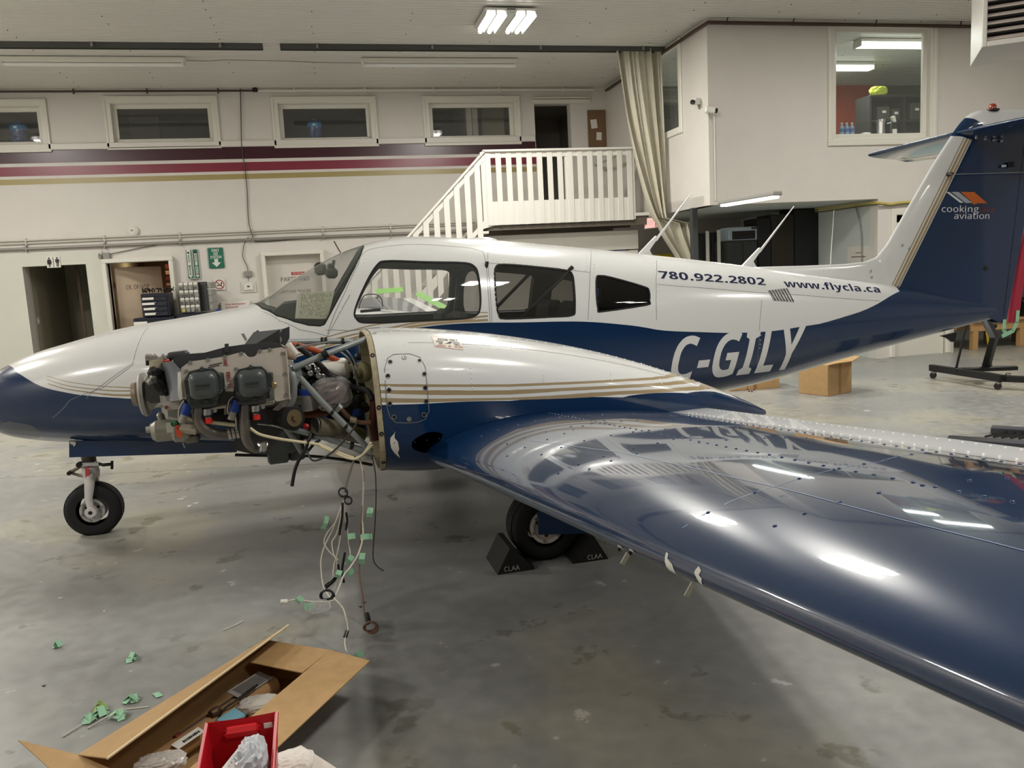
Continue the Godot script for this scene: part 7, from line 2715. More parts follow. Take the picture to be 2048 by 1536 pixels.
func build_engine() -> void:
	var e := sub("engine", "bare grey engine with two big dark rocker covers")
	var tan_m: Material = mats["baffle_tan"]
	var rub: Material = mats["baffle_rubber"]
	var alu: Material = mats["cast_alu"]
	var blk: Material = mats["black"]
	# crankcase, sump and cylinders behind the baffle
	eb(e, "crankcase", V(1.1,1.08,1.66), V(0.62,0.26,0.26), alu, 0.0, 0.03)
	eplate(e, "oil_sump", PackedVector2Array([V2(1.11,0.932), V2(1.414,0.915), V2(1.397,0.759), V2(1.361,0.741), V2(1.252,0.745), V2(1.171,0.761), V2(1.093,0.791)]), 1.5, 0.3, mat("sump_grey", c8(66, 70, 70), 0.5))
	eb(e, "sump_boss", V(1.29,0.725,1.75), V(0.1,0.06,0.1), mats["sump_grey"])
	eb(e, "carburetor", V(1.377,0.751,1.7), V(0.08,0.12,0.12), mats["sump_grey"])
	for k in [V(1.01,1.124,1.9), V(1.223,1.114,1.9)]:
		for i in 7:
			elathe(e, "cylinder_fin", k + V(0, 0, -0.1 + 0.028 * i), Vector3.BACK, [[0.0, 0.0], [0.0, 0.085], [0.012, 0.085], [0.012, 0.0]], rub, 18)
		eb(e, "cylinder_head", k + V(0,-0.01,0.1), V(0.145,0.145,0.09), mats["rocker_grey"], 0.0, 0.02)
	# far side cylinders
	for x in [0.98, 1.25]: eb(e, "cylinder_head", V(x, 1.05, 1.4), V(0.2,0.2,0.24), mats["rocker_grey"], 0.0, 0.02)
	# side baffle with red writing
	var bp := PackedVector2Array([V2(0.941,1.23), V2(0.981,1.254), V2(1.061,1.257), V2(1.131,1.262), V2(1.184,1.271), V2(1.21,1.27), V2(1.214,1.259), V2(1.224,1.249), V2(1.239,1.247), V2(1.254,1.249), V2(1.264,1.257), V2(1.271,1.273), V2(1.373,1.278), V2(1.39,1.266), V2(1.388,1.153), V2(1.382,1.04), V2(1.328,1.036), V2(1.317,1.042), V2(1.324,1.169), V2(1.163,1.186), V2(1.147,1.102), V2(1.113,1.107), V2(1.115,1.191), V2(0.975,1.2), V2(0.946,1.089), V2(0.924,1.094)])
	eplate(e, "side_baffle", bp, 2.045, 0.004, tan_m)
	eplate(e, "baffle_flange", PackedVector2Array([V2(1.39,1.266), V2(1.395,1.266), V2(1.392,1.152), V2(1.387,1.04), V2(1.382,1.04), V2(1.388,1.153)]), 2.03, 0.035, tan_m)
	eplate(e, "baffle_edge", PackedVector2Array([V2(0.927,1.213), V2(0.938,1.214), V2(0.932,1.094), V2(0.918,1.089), V2(0.916,1.122)]), 2.03, 0.03, mats["white_plastic"])
	for k in [V(0.983,1.249,2.05), V(1.057,1.254,2.05), V(1.129,1.26,2.05), V(1.198,1.267,2.05), V(1.28,1.27,2.05), V(1.323,1.272,2.05), V(1.375,1.251,2.05), V(1.373,1.156,2.05), V(1.367,1.06,2.05), V(0.963,1.214,2.05), V(1.169,1.202,2.05), V(0.932,1.104,2.05), V(1.117,1.121,2.05)]:
		elathe(e, "baffle_screw", k, Vector3.BACK, [[0.0, 0.009], [0.004, 0.007], [0.005, 0.0]], mats["silver"], 8)
	elathe(e, "baffle_bolt", V(1.322,1.114,2.05), Vector3.BACK, [[0.0, 0.014], [0.012, 0.014], [0.016, 0.009], [0.024, 0.009], [0.024, 0.0]], mat("brass", c8(180, 160, 120), 0.4, 0.8), 10)
	var pen := mat("pen_red", c8(150, 44, 40), 0.6)
	var th := func(s: String, p: Vector3, h: float, ang: float) -> void:
		var o := text("handwriting", s, h, Transform3D(Basis(Vector3.BACK, ang), p), pen, e, h * s.length() * 0.62)
	th.call("91-1988", V(1.135,1.156,2.051), 0.017, 1.62)
	th.call("JWH", V(1.128,1.235,2.051), 0.015, 1.5)
	eb(e, "stamped_mark", V(1.086,1.232,2.05), V(0.055,0.004,0.002), mats["ink"], 0.12, 0.0)
	eb(e, "stamped_mark", V(1.078,1.223,2.05), V(0.05,0.003,0.002), mats["ink"], 0.12, 0.0)
	# rocker covers
	for k in [V(1.029,1.147,2.06), V(1.233,1.134,2.06)]:
		var w := 0.153
		var h := 0.153
		var oct := PackedVector2Array([V2(-0.5,-0.26), V2(-0.3,-0.47), V2(-0.06,-0.47), V2(0,-0.53), V2(0.06,-0.47), V2(0.28,-0.47), V2(0.5,-0.2), V2(0.5,0.2), V2(0.42,0.3), V2(0.3,0.44), V2(0.08,0.46), V2(0,0.53), V2(-0.08,0.46), V2(-0.34,0.42), V2(-0.5,0.18)])
		var fl := PackedVector2Array()
		for q in oct: fl.append(V2(q.x * w * 1.02, q.y * h * 1.02))
		eplate(e, "cover_flange", PackedVector2Array(Array(fl)), k.z, 0.012, mats["rocker_grey"])
		var fl2: Array = []
		for d in e.get_children():
			if d.name.begins_with("cover_flange"): fl2.append(d)
		(fl2[-1] as Node3D).position = V(k.x, k.y, 0)
		var st := ST()
		var lev := [[0.0, 0.0, 0.03], [0.02, 0.001, 0.03], [0.034, 0.006, 0.03], [0.042, 0.015, 0.028], [0.045, 0.028, 0.022]]
		var rings: Array = []
		for l in lev:
			var rp := rounded(0.122 - 2 * l[1], 0.122 - 2 * l[1], minf(l[2], 0.058 - l[1]), 5)
			var ring: Array = []
			for q in rp: ring.append(V(k.x + q.x, k.y + q.y + (0.012 if false else 0.0), k.z + 0.012 + l[0]))
			rings.append(ring)
		st.set_smooth_group(1)
		for i in rings.size() - 1:
			var n: int = rings[i].size()
			for j in n: quad(st, rings[i][j], rings[i][(j + 1) % n], rings[i + 1][(j + 1) % n], rings[i + 1][j])
		var top: Array = rings[-1]
		for j in range(1, top.size() - 1): tri(st, top[0], top[j], top[j + 1])
		var rc := mat("rocker_paint", c8(68, 74, 75), 0.28)
		rc.clearcoat_enabled = true
		rc.clearcoat = 0.4
		put("rocker_cover", st, rc, e)
		text("embossed_mark", "LYCOMING", 0.014, Transform3D(Basis(), k + V(0,0.002,0.0575)), mats["rocker_grey"], e, 0.06, true)
		eb(e, "embossed_bar", k + V(0,-0.012,0.0575), V(0.06,0.0025,0.002), mats["rocker_grey"], 0.0, 0.0)
		for q in [V2(0,0.47), V2(-0.42,0.24), V2(0.41,0.24), V2(-0.42,-0.28), V2(0.43,-0.24), V2(0,-0.47)]:
			elathe(e, "cover_screw", k + V(q.x * w, q.y * h, 0.012), Vector3.BACK, [[0.0, 0.009], [0.006, 0.009], [0.008, 0.006], [0.003, 0.0]], mats["rocker_grey"], 10)
	# flexible seals along the top, front baffle and rear scoop
	eplate(e, "seal_strip", PackedVector2Array([V2(0.907,1.271), V2(0.925,1.283), V2(0.942,1.287), V2(1.045,1.285), V2(1.089,1.293), V2(1.134,1.301), V2(1.21,1.305), V2(1.328,1.303), V2(1.369,1.294), V2(1.388,1.27), V2(1.373,1.276), V2(1.27,1.27), V2(1.262,1.255), V2(1.252,1.247), V2(1.237,1.246), V2(1.223,1.25), V2(1.212,1.267), V2(1.182,1.27), V2(1.128,1.26), V2(1.059,1.254), V2(0.979,1.251), V2(0.951,1.222), V2(0.929,1.216)]), 2.02, 0.012, rub)
	eplate(e, "seal_tab", PackedVector2Array([V2(1.133,1.316), V2(1.15,1.316), V2(1.148,1.281), V2(1.131,1.278)]), 2.034, 0.006, rub)
	var st := ST()
	# curved front baffle sheet
	var L := [V(0.844,1.249,1.86), V(0.842,1.2,1.86), V(0.846,1.153,1.86), V(0.855,1.106,1.86), V(0.855,1.071,1.86)]
	var R := [V(0.913,1.265,2.06), V(0.939,1.227,2.06), V(0.935,1.179,2.06), V(0.925,1.135,2.06), V(0.915,1.09,2.06)]
	st.set_smooth_group(1)
	for i in 4:
		for j in 6:
			var g := func(a: int, b: int) -> Vector3:
				var v: Vector3 = L[a].lerp(R[a], b / 6.0)
				return v + V(-0.02 * sin(PI * b / 6.0), 0, 0.02 * sin(PI * b / 6.0))
			quad(st, g.call(i + 1, j), g.call(i + 1, j + 1), g.call(i, j + 1), g.call(i, j))
	put("front_baffle", st, mat("steel_sheet", c8(120, 124, 134), 0.3, 0.5), e)
	eb(e, "seal_block", V(0.927,1.283,1.98), V(0.09,0.03,0.08), rub, 0.03)
	et(e, "red_edge", [V(0.853,1.254,1.9), V(0.895,1.264,1.98)], 0.006, mat("red_cap", c8(214, 40, 36), 0.4), 0)
	st = ST()
	var sc := [V(1.212,1.301,2), V(1.258,1.352,1.95), V(1.372,1.351,1.9), V(1.412,1.353,1.85)]
	var sd := [V(1.211,1.298,2), V(1.253,1.295,1.98), V(1.367,1.29,1.97), V(1.39,1.275,1.99)]
	for i in 3: quad(st, sd[i], sd[i + 1], sc[i + 1], sc[i])
	put("scoop_wall", st, blk, e)
	eplate(e, "scoop_flap", PackedVector2Array([V2(1.37,1.335), V2(1.388,1.356), V2(1.418,1.365), V2(1.412,1.313), V2(1.391,1.283), V2(1.385,1.293)]), 1.99, 0.01, rub)
	eplate(e, "scoop_lug", PackedVector2Array([V2(1.197,1.346), V2(1.211,1.347), V2(1.221,1.318), V2(1.213,1.309)]), 1.89, 0.01, mats["grey_plastic"])
	eplate(e, "scoop_lug", PackedVector2Array([V2(1.26,1.349), V2(1.274,1.357), V2(1.278,1.352), V2(1.268,1.339)]), 1.89, 0.01, rub)
	# propeller flange, front gear and the bits round it
	elathe(e, "starter_ring", V(0.712,1.086,1.66) + V(-0.02,0,0), Vector3.RIGHT, [[0.0, 0.0], [0.0, 0.095], [0.01, 0.105], [0.026, 0.105], [0.034, 0.08], [0.07, 0.065], [0.12, 0.075]], mats["cast_alu"], 30)
	elathe(e, "propeller_hub", V(0.701,1.092,1.66) + V(-0.06,0,0), Vector3.RIGHT, [[0.015, 0.0], [0.015, 0.055], [0.035, 0.058], [0.05, 0.05], [0.1, 0.05]], mat("hub_tan", c8(150, 136, 120), 0.45, 0.4), 24)
	st = ST()
	for p in [V(0.813,1.208,1.9), V(0.834,1.187,1.88), V(0.818,1.157,1.92), V(0.841,1.129,1.9), V(0.829,1.218,1.86), V(0.848,1.151,1.84)]:
		bx(st, p, V(0.055,0.06,0.09), Basis(Vector3.BACK, p.x * 9.0), 0.014)
	put("alternator", st, blk, e)
	eplate(e, "front_case", PackedVector2Array([V2(0.736,1.168), V2(0.766,1.193), V2(0.832,1.2), V2(0.87,1.153), V2(0.862,1.059), V2(0.813,1.05), V2(0.747,1.053), V2(0.728,1.074)]), 1.56, 0.2, mat("case_dark", c8(84, 84, 80), 0.45, 0.5))
	et(e, "adjust_arm", [V(0.777,1.271,1.9), V(0.833,1.269,1.9), V(0.892,1.267,1.9)], 0.009, mats["cast_alu"], 0)
	for k in [V(0.786,1.277,1.9), V(0.8,1.275,1.9), V(0.819,1.274,1.9), V(0.853,1.271,1.9)]: elathe(e, "arm_bolt", k, Vector3.UP, [[0.0, 0.011], [0.01, 0.011], [0.018, 0.006], [0.018, 0.0]], mats["conduit"], 6)
	et(e, "arm_rod", [V(0.783,1.268,1.9), V(0.781,1.243,1.9)], 0.007, blk, 0)
	elathe(e, "governor_can", V(0.822,1.234,1.9), Vector3.UP, [[-0.02, 0.0], [-0.02, 0.034], [0.03, 0.032], [0.035, 0.0]], mat("can_cream", c8(170, 162, 140), 0.5, 0.3), 14)
	for p in [V(0.778,1.184,1.9), V(0.792,1.173,1.92), V(0.807,1.192,1.92)]: eb(e, "pulley_tooth", p, V(0.035,0.03,0.05), alu, 0.4, 0.008)
	eb(e, "intercylinder_plate", V(0.864,1.061,1.9), V(0.13,0.012,0.12), alu, 0.03)
	eplate(e, "lower_baffle", PackedVector2Array([V2(0.829,1.075), V2(0.912,1.081), V2(0.921,1.073), V2(0.9,1.041), V2(0.845,1.041)]), 1.97, 0.006, tan_m)
	elathe(e, "baffle_bolt", V(0.849,1.055,1.98), Vector3.BACK, [[0.0, 0.008], [0.005, 0.008], [0.005, 0.0]], mats["rust"], 8)
	# starter motor
	elathe(e, "starter_motor", V(0.791,0.94,1.9), V(1,-0.02,0), [[-0.03, 0.0], [-0.03, 0.036], [-0.01, 0.05], [0.1, 0.052], [0.1, 0.045], [0.17, 0.045], [0.18, 0.0]], mat("starter_grey", c8(150, 148, 136), 0.4, 0.5), 20)
	elathe(e, "starter_gear", V(0.767,0.952,1.9), Vector3.RIGHT, [[-0.03, 0.0], [-0.03, 0.014], [-0.01, 0.016], [-0.01, 0.026], [0.03, 0.03]], alu, 14)
	eb(e, "starter_housing", V(0.892,0.922,1.92), V(0.1,0.075,0.09), mats["starter_grey"], -0.08, 0.02)
	eb(e, "starter_terminal", V(0.931,0.895,1.93), V(0.07,0.04,0.06), mat("starter_dark", c8(110, 108, 98), 0.5, 0.4), 0.05)
	eb(e, "starter_bracket", V(0.809,0.974,1.88), V(0.03,0.1,0.04), mats["starter_grey"], 0.2)
	eb(e, "rating_plate", V(0.849,0.958,1.95), V(0.035,0.045,0.003), mat("plate_pale", c8(186, 190, 176), 0.5), 0.0, 0.0)
	eb(e, "paint_mark", V(0.872,0.977,1.955), V(0.035,0.03,0.02), mat("mark_green", c8(50, 110, 60), 0.6), 0.4)
	eb(e, "inspection_tag", V(0.887,0.942,1.99), V(0.022,0.055,0.003), mat("tag_orange", c8(214, 80, 40), 0.6), 0.1, 0.0)
	et(e, "safety_wire", [V(0.89,0.879,1.93), V(0.895,0.853,1.93)], 0.003, mats["silver"], 0, 5)
	# exhaust stacks
	for k in [[V(0.984,1.048,2), V(0.976,1.003,2), V(0.982,0.966,2), V(1.003,0.934,1.99), V(1.037,0.91,1.97), V(1.072,0.897,1.95), V(1.11,0.891,1.93)], [V(1.182,1.034,2), V(1.176,0.979,2), V(1.172,0.926,2), V(1.171,0.876,1.98), V(1.183,0.835,1.96), V(1.207,0.81,1.93)]]:
		et(e, "exhaust_stack", k, 0.0238, mats["exhaust"], 5, 14)
	for k in [[V(0.973,1.059,2.02), 0.0], [V(1.17,1.05,2.02), 0.0]]: eb(e, "stack_flange", k[0] + V(0.03,0,-0.01), V(0.1,0.02,0.07), mats["rocker_grey"], 0.0, 0.006)
	for k in [[V(1.1,0.897,1.94), 0.08], [V(1.215,0.818,1.93), -0.5]]:
		for i in 3: elathe(e, "clamp_band", k[0] + V(0.018 * i - 0.012, 0, 0), V(1, k[1], -0.1), [[0.0, 0.0238], [0.0, 0.028], [0.012, 0.028], [0.012, 0.0238]], mats["silver"], 18)
	eb(e, "clamp_bolt", V(1.24,0.825,1.98), V(0.05,0.03,0.03), mats["silver"], 1.4, 0.008)
	# plugs, leads, intake pipes
	for k in [[V(0.935,1.039,2.02), "blue_cap"], [V(1.142,1.028,2.02), "blue_cap"]]:
		et(e, "plug_cap", [k[0] + V(0.012,0.03,0), k[0] + V(-0.008,-0.02,0)], 0.02, mats[k[1]], 0, 10)
		et(e, "plug_boot", [k[0] + V(-0.01,-0.02,0), k[0] + V(-0.025,-0.055,0)], 0.016, mats["grey_plastic"], 0, 10)
	for k in [V(1.02,1.012,2), V(1.227,1.003,2)]:
		elathe(e, "lower_plug", k, Vector3.DOWN, [[-0.02, 0.022], [0.008, 0.022], [0.008, 0.014], [0.022, 0.014], [0.022, 0.016], [0.045, 0.016], [0.045, 0.0]], mats["silver"], 10)
		elathe(e, "red_plug_cap", k + V(0,-0.022,0), Vector3.DOWN, [[0.0, 0.017], [0.024, 0.017], [0.027, 0.0]], mats["red_cap"], 12)
		elathe(e, "plug_gasket", k + V(0,-0.008,0), Vector3.DOWN, [[0.0, 0.024], [0.008, 0.024], [0.008, 0.0]], blk, 12)
	for k in [V(1.067,1.031,1.98), V(1.274,1.023,1.98)]:
		eb(e, "drain_flange", k, V(0.075,0.012,0.05), mat("flange_pale", c8(190, 184, 170), 0.4, 0.5), 0.03, 0.003)
		elathe(e, "flange_nut", k + V(-0.015,-0.006,0.01), Vector3.DOWN, [[0.0, 0.012], [0.014, 0.012], [0.018, 0.0]], mats["silver"], 8)
	et(e, "oil_line", [V(0.935,1.085,2.03), V(0.908,1.05,2), V(0.899,1.013,2), V(0.898,0.978,1.98), V(0.903,0.971,1.97)], 0.005, mats["silver"], 4, 6)
	et(e, "oil_line", [V(1.142,1.08,2.03), V(1.117,1.053,2), V(1.109,1.001,2), V(1.136,0.979,2), V(1.131,0.919,1.97)], 0.005, mats["silver"], 4, 6)
	eplate(e, "lower_baffle", PackedVector2Array([V2(1.086,1.026), V2(1.136,1.034), V2(1.13,0.988), V2(1.081,0.984)]), 1.92, 0.005, tan_m)
	eplate(e, "lower_baffle", PackedVector2Array([V2(1.297,0.982), V2(1.334,1.011), V2(1.385,1.019), V2(1.366,0.993), V2(1.321,0.974)]), 1.92, 0.005, tan_m)
	eb(e, "under_shroud", V(1.033,0.967,1.86), V(0.3,0.06,0.12), mat("under_dark", c8(40, 40, 40), 0.6), 0.03)
	eb(e, "under_shroud", V(1.289,0.94,1.84), V(0.14,0.1,0.12), mats["under_dark"], 0.1)
	et(e, "ignition_lead", [V(0.926,0.999,1.99), V(0.972,0.979,1.99), V(1.044,0.96,1.98), V(1.127,0.938,1.97)], 0.009, mats["cream_cable"], 4)
	et(e, "ignition_lead", [V(0.844,1.002,1.95), V(0.895,0.988,1.96), V(0.959,0.957,1.96), V(1.013,0.919,1.94)], 0.007, mats["grey_plastic"], 4)
	eb(e, "lead_sleeve", V(0.93,0.946,1.98), V(0.1,0.045,0.04), mat("sleeve_pale", c8(176, 168, 152), 0.7), -0.25, 0.02)
	et(e, "starter_cable", [V(1.193,0.921,2), V(1.233,0.886,2), V(1.318,0.854,2), V(1.405,0.829,2), V(1.493,0.803,2), V(1.562,0.762,2), V(1.624,0.728,2), V(1.658,0.721,2), V(1.689,0.74,2.02), V(1.725,0.794,2.05)], 0.007, mats["cream_cable"], 5)
	et(e, "starter_cable", [V(1.492,0.8,2.01), V(1.552,0.761,2.01), V(1.6,0.731,2.01), V(1.65,0.717,2.01), V(1.693,0.746,2.03), V(1.728,0.782,2.05)], 0.006, mats["cream_cable"], 5)
	et(e, "heat_tube", [V(1.221,0.92,1.9), V(1.29,0.912,1.95), V(1.344,0.891,1.95), V(1.389,0.888,1.95)], 0.004, mats["silver"], 5, 6)
	build_mount(e)

func build_mount(e: Node3D) -> void:
	var g: Material = mats["mount_grey"]
	var blk: Material = mats["black"]
	# tubular mount: near and far frames back to the firewall
	et(e, "mount_tube", [V(1.412,1.173,2), V(1.538,1.213,1.98), V(1.682,1.248,1.92), V(1.815,1.278,1.84)], 0.0145, g, 0, 12)
	et(e, "mount_tube", [V(1.39,1.261,1.5), V(1.553,1.247,1.45), V(1.749,1.222,1.4), V(1.832,1.231,1.38)], 0.0145, g, 0, 12)
	et(e, "mount_tube", [V(1.418,1.151,1.98), V(1.516,1.011,1.98), V(1.617,0.879,1.98), V(1.725,0.737,1.98)], 0.0145, g, 0, 12)
	et(e, "mount_tube", [V(1.371,0.877,1.9), V(1.498,0.83,1.92), V(1.631,0.768,1.95), V(1.732,0.729,1.97)], 0.0145, g, 0, 12)
	et(e, "mount_tube", [V(1.346,0.885,1.9), V(1.376,0.824,1.88), V(1.405,0.748,1.85)], 0.0145, g, 0, 12)
	et(e, "mount_tube", [V(1.545,0.763,1.7), V(1.638,0.73,1.75), V(1.74,0.667,1.8)], 0.0145, g, 0, 12)
	et(e, "mount_ring", [V(1.394,1.176,1.97), V(1.408,1.143,2), V(1.406,1.085,2), V(1.393,1.025,1.98), V(1.362,0.972,1.95), V(1.343,0.933,1.93), V(1.354,0.89,1.92), V(1.387,0.875,1.9)], 0.016, g, 5, 12)
	eplate(e, "mount_gusset", PackedVector2Array([V2(1.394,1.178), V2(1.445,1.189), V2(1.449,1.142), V2(1.425,1.093), V2(1.407,1.091)]), 1.985, 0.008, g)
	for k in [[V(1.547,1.218,2), 0.4], [V(1.561,1.222,2), 0.4]]: elathe(e, "hose_clamp", k[0], V(1, k[1], 0), [[0.0, 0.0135], [0.0, 0.0195], [0.014, 0.0195], [0.014, 0.0135]], blk, 14)
	for k in [V(1.559,1.247,1.45), V(1.579,1.245,1.45), V(1.667,1.232,1.43)]: elathe(e, "hose_clamp", k, V(1,0,0), [[0.0, 0.0135], [0.0, 0.0195], [0.012, 0.0195], [0.012, 0.0135]], blk, 14)
	for k in [[V(1.56,0.953,1.98), -0.9], [V(1.617,0.879,1.98), -0.9]]: elathe(e, "hose_clamp", k[0], V(1, k[1], 0), [[0.0, 0.0135], [0.0, 0.0195], [0.013, 0.0195], [0.013, 0.0135]], blk, 14)
	for k in [[V(1.457,0.845,1.92), -0.35], [V(1.631,0.773,1.95), -0.4]]: elathe(e, "hose_clamp", k[0], V(1, k[1], 0), [[0.0, 0.0135], [0.0, 0.0195], [0.016, 0.0195], [0.016, 0.0135]], blk, 14)
	# rubber mount with its brass washer
	elathe(e, "mount_rubber", V(1.381,0.939,1.96), V(0.55,0.05,0.83), [[-0.04, 0.0], [-0.04, 0.055], [0.01, 0.06], [0.03, 0.05], [0.035, 0.0]], mats["rubber"], 20)
	elathe(e, "mount_washer", V(1.39,0.942,1.99), V(0.55,0.05,0.83), [[0.0, 0.0], [0.0, 0.04], [0.006, 0.04], [0.006, 0.016], [0.02, 0.014], [0.02, 0.0]], mat("brass_dull", c8(120, 104, 76), 0.4, 0.7), 20)
	# accessories: magnetos, oil filter, pump, plastic bag
	var st := ST()
	var rng := RandomNumberGenerator.new()
	rng.seed = 3
	for p in [V(1.449,1.137,1.72), V(1.488,1.15,1.74), V(1.464,1.103,1.74), V(1.518,1.117,1.76), V(1.494,1.075,1.74), V(1.529,1.074,1.72), V(1.444,1.055,1.7), V(1.495,1.03,1.7)]: bx(st, p, V(0.07,0.055,0.09), Basis(Vector3.BACK, rng.randf_range(-0.6, 0.6)), 0.016)
	put("magneto", st, mats["black_gloss"], e)
	for p in [V(1.487,1.124,1.84), V(1.521,1.135,1.84), V(1.481,1.154,1.84), V(1.523,1.108,1.84), V(1.539,1.101,1.82), V(1.545,1.084,1.8), V(1.52,1.147,1.82)]:
		elathe(e, "magneto_screw", p, Vector3.BACK, [[0.0, 0.014], [0.006, 0.012], [0.007, 0.0]], mats["silver"], 10)
	elathe(e, "oil_filter", V(1.559,1.1,1.62), V(1,0.06,0), [[-0.02, 0.0], [-0.02, 0.05], [0.0, 0.058], [0.1, 0.058], [0.118, 0.045], [0.12, 0.022], [0.145, 0.022], [0.145, 0.0]], mats["white_plastic"], 24)
	et(e, "filter_strap", [V(1.571,1.12,1.7), V(1.6,1.094,1.7), V(1.632,1.069,1.69)], 0.0025, blk, 3, 5)
	st = ST()
	lump(st, V(1.576,1.019,1.86), V(0.17,0.14,0.14), 6, 0.35)
	put("wrapped_part", st, mat("bag_core", c8(96, 74, 68), 0.35), e)
	st = ST()
	lump(st, V(1.576,1.02,1.87), V(0.2,0.165,0.16), 9, 0.3)
	put("plastic_bag", st, glass("bag_clear", Color(0.9, 0.9, 0.9), 0.16), e)
	et(e, "bag_neck", [V(1.557,1.063,1.86), V(1.545,1.082,1.85), V(1.557,1.097,1.84)], [0.03, 0.012, 0.018], mats["bag_core"], 0, 8)
	elathe(e, "fuel_pump", V(1.458,0.969,1.84), Vector3.UP, [[-0.02, 0.0], [-0.02, 0.048], [0.0, 0.045], [0.05, 0.04], [0.055, 0.022], [0.1, 0.022], [0.1, 0.0]], mats["cast_alu"], 18)
	eb(e, "pump_cap", V(1.458,1.03,1.84), V(0.07,0.05,0.06), mats["blue_cap"], 0.0)
	eb(e, "pump_body", V(1.436,1.001,1.84), V(0.09,0.05,0.07), mat("pump_grey", c8(110, 106, 98), 0.5, 0.5), 0.0, 0.008)
	eb(e, "accessory_case", V(1.435,0.97,1.62), V(0.16,0.36,0.3), mat("case_black", c8(26, 26, 26), 0.6), 0.0, 0.03)
	eb(e, "accessory_case", V(1.635,0.865,1.6), V(0.18,0.2,0.3), mats["case_black"], 0.0, 0.03)
	eb(e, "accessory_case", V(1.6,1.007,1.45), V(0.3,0.22,0.12), mats["case_black"], 0.3, 0.03)
	et(e, "muffler", [V(1.485,0.89,1.96), V(1.537,0.867,1.92), V(1.618,0.829,1.86), V(1.691,0.78,1.78)], [0.04, 0.043, 0.045, 0.04], mat("muffler_tan", c8(140, 130, 112), 0.4, 0.6), 0, 20)
	elathe(e, "muffler_mouth", V(1.483,0.891,1.963), V(-1,0.1,0.5), [[0.002, 0.0], [0.002, 0.037]], mat("mouth_dark", c8(24, 22, 20), 0.8), 20)
	elathe(e, "muffler_lip", V(1.485,0.89,1.962), V(-1,0.1,0.5), [[0.0, 0.037], [0.004, 0.037], [0.004, 0.0415], [0.0, 0.0415]], mats["exhaust"], 24)
	# hoses
	et(e, "scat_hose", [V(1.412,1.261,1.7), V(1.479,1.238,1.68), V(1.544,1.205,1.66), V(1.61,1.163,1.64), V(1.666,1.125,1.62), V(1.715,1.097,1.6)], 0.0155, mat("hose_orange", c8(170, 74, 40), 0.7), 5, 10)
	elathe(e, "hose_clamp", V(1.648,1.143,1.63), V(1,-0.5,0), [[0.0, 0.0155], [0.0, 0.019], [0.03, 0.019], [0.03, 0.0155]], mat("clamp_pale", c8(190, 180, 150), 0.5, 0.4), 14)
	et(e, "black_hose", [V(1.435,1.267,1.85), V(1.483,1.219,1.85), V(1.531,1.167,1.86), V(1.58,1.105,1.87), V(1.63,1.062,1.88), V(1.69,1.04,1.9), V(1.74,1.024,1.95), V(1.757,0.983,1.98)], 0.0145, mats["rubber"], 5, 10)
	et(e, "brown_hose", [V(1.767,0.995,1.9), V(1.764,0.922,1.9), V(1.752,0.849,1.9), V(1.759,0.773,1.9)], 0.02, mat("hose_maroon", c8(86, 40, 32), 0.7), 4, 10)
	et(e, "brown_hose", [V(1.605,0.953,1.92), V(1.633,0.917,1.93), V(1.658,0.894,1.94), V(1.694,0.877,1.95), V(1.74,0.873,1.96)], 0.0115, mat("hose_brown", c8(112, 78, 62), 0.7), 5, 10)
	elathe(e, "hose_clamp", V(1.658,0.893,1.945), V(1,-0.3,0), [[-0.015, 0.0115], [-0.015, 0.015], [0.015, 0.015], [0.015, 0.0115]], mat("clamp_pale", c8(190, 180, 150), 0.5, 0.4), 12)
	elathe(e, "hose_end", V(1.6,0.956,1.92), V(-0.7,0.7,0), [[-0.01, 0.016], [-0.01, 0.024], [0.012, 0.024], [0.012, 0.017]], mats["silver"], 14)
	et(e, "rust_pipe", [V(1.411,0.929,1.8), V(1.487,0.924,1.8), V(1.547,0.927,1.8)], 0.022, mats["rust"], 3, 10)
	et(e, "drain_cable", [V(1.678,0.892,2), V(1.635,0.846,2.02), V(1.583,0.797,2.03), V(1.533,0.761,2.03), V(1.486,0.739,2.02), V(1.454,0.736,2.01), V(1.438,0.757,2), V(1.428,0.795,1.98)], 0.0045, mat("cable_charcoal", c8(48, 48, 46), 0.6), 5)
	et(e, "black_lead", [V(1.458,0.856,1.98), V(1.44,0.822,2), V(1.423,0.784,1.98), V(1.396,0.745,1.95), V(1.366,0.689,1.95), V(1.344,0.614,1.95)], 0.0085, blk, 5)
	et(e, "black_lead", [V(1.41,0.794,1.96), V(1.426,0.772,1.98), V(1.466,0.807,1.98), V(1.496,0.821,1.97)], 0.007, blk, 4)
	et(e, "air_duct_rail", [V(1.07,0.718,1.55), V(1.239,0.692,1.55), V(1.437,0.663,1.55), V(1.611,0.629,1.6), V(1.748,0.584,1.6)], 0.008, blk, 4)
	for k in [[V(1.667,1.213,1.7), V(1.699,1.167,1.7), V(1.712,1.109,1.72), V(1.693,1.063,1.74)], [V(1.635,1.21,1.75), V(1.673,1.173,1.74), V(1.695,1.128,1.74), V(1.708,1.033,1.76), V(1.705,0.996,1.76)], [V(1.546,1.212,1.6), V(1.605,1.196,1.6), V(1.655,1.201,1.6)]]: et(e, "thin_line", k, 0.005, mats["grey_plastic"], 5, 6)
	et(e, "control_rod", [V(1.401,1.26,1.98), V(1.499,1.271,1.98), V(1.599,1.277,1.98)], 0.006, mats["silver"], 0, 6)
	et(e, "bonding_strap", [V(1.403,1.292,1.98), V(1.395,1.259,1.99), V(1.409,1.231,2), V(1.43,1.215,2)], [0.008, 0.02, 0.02, 0.006], mat("strap_tan", c8(150, 128, 110), 0.5), 4, 8)
	eb(e, "idler_arm", V(1.415,1.259,1.99), V(0.035,0.08,0.02), mats["white_plastic"], 0.5, 0.01)
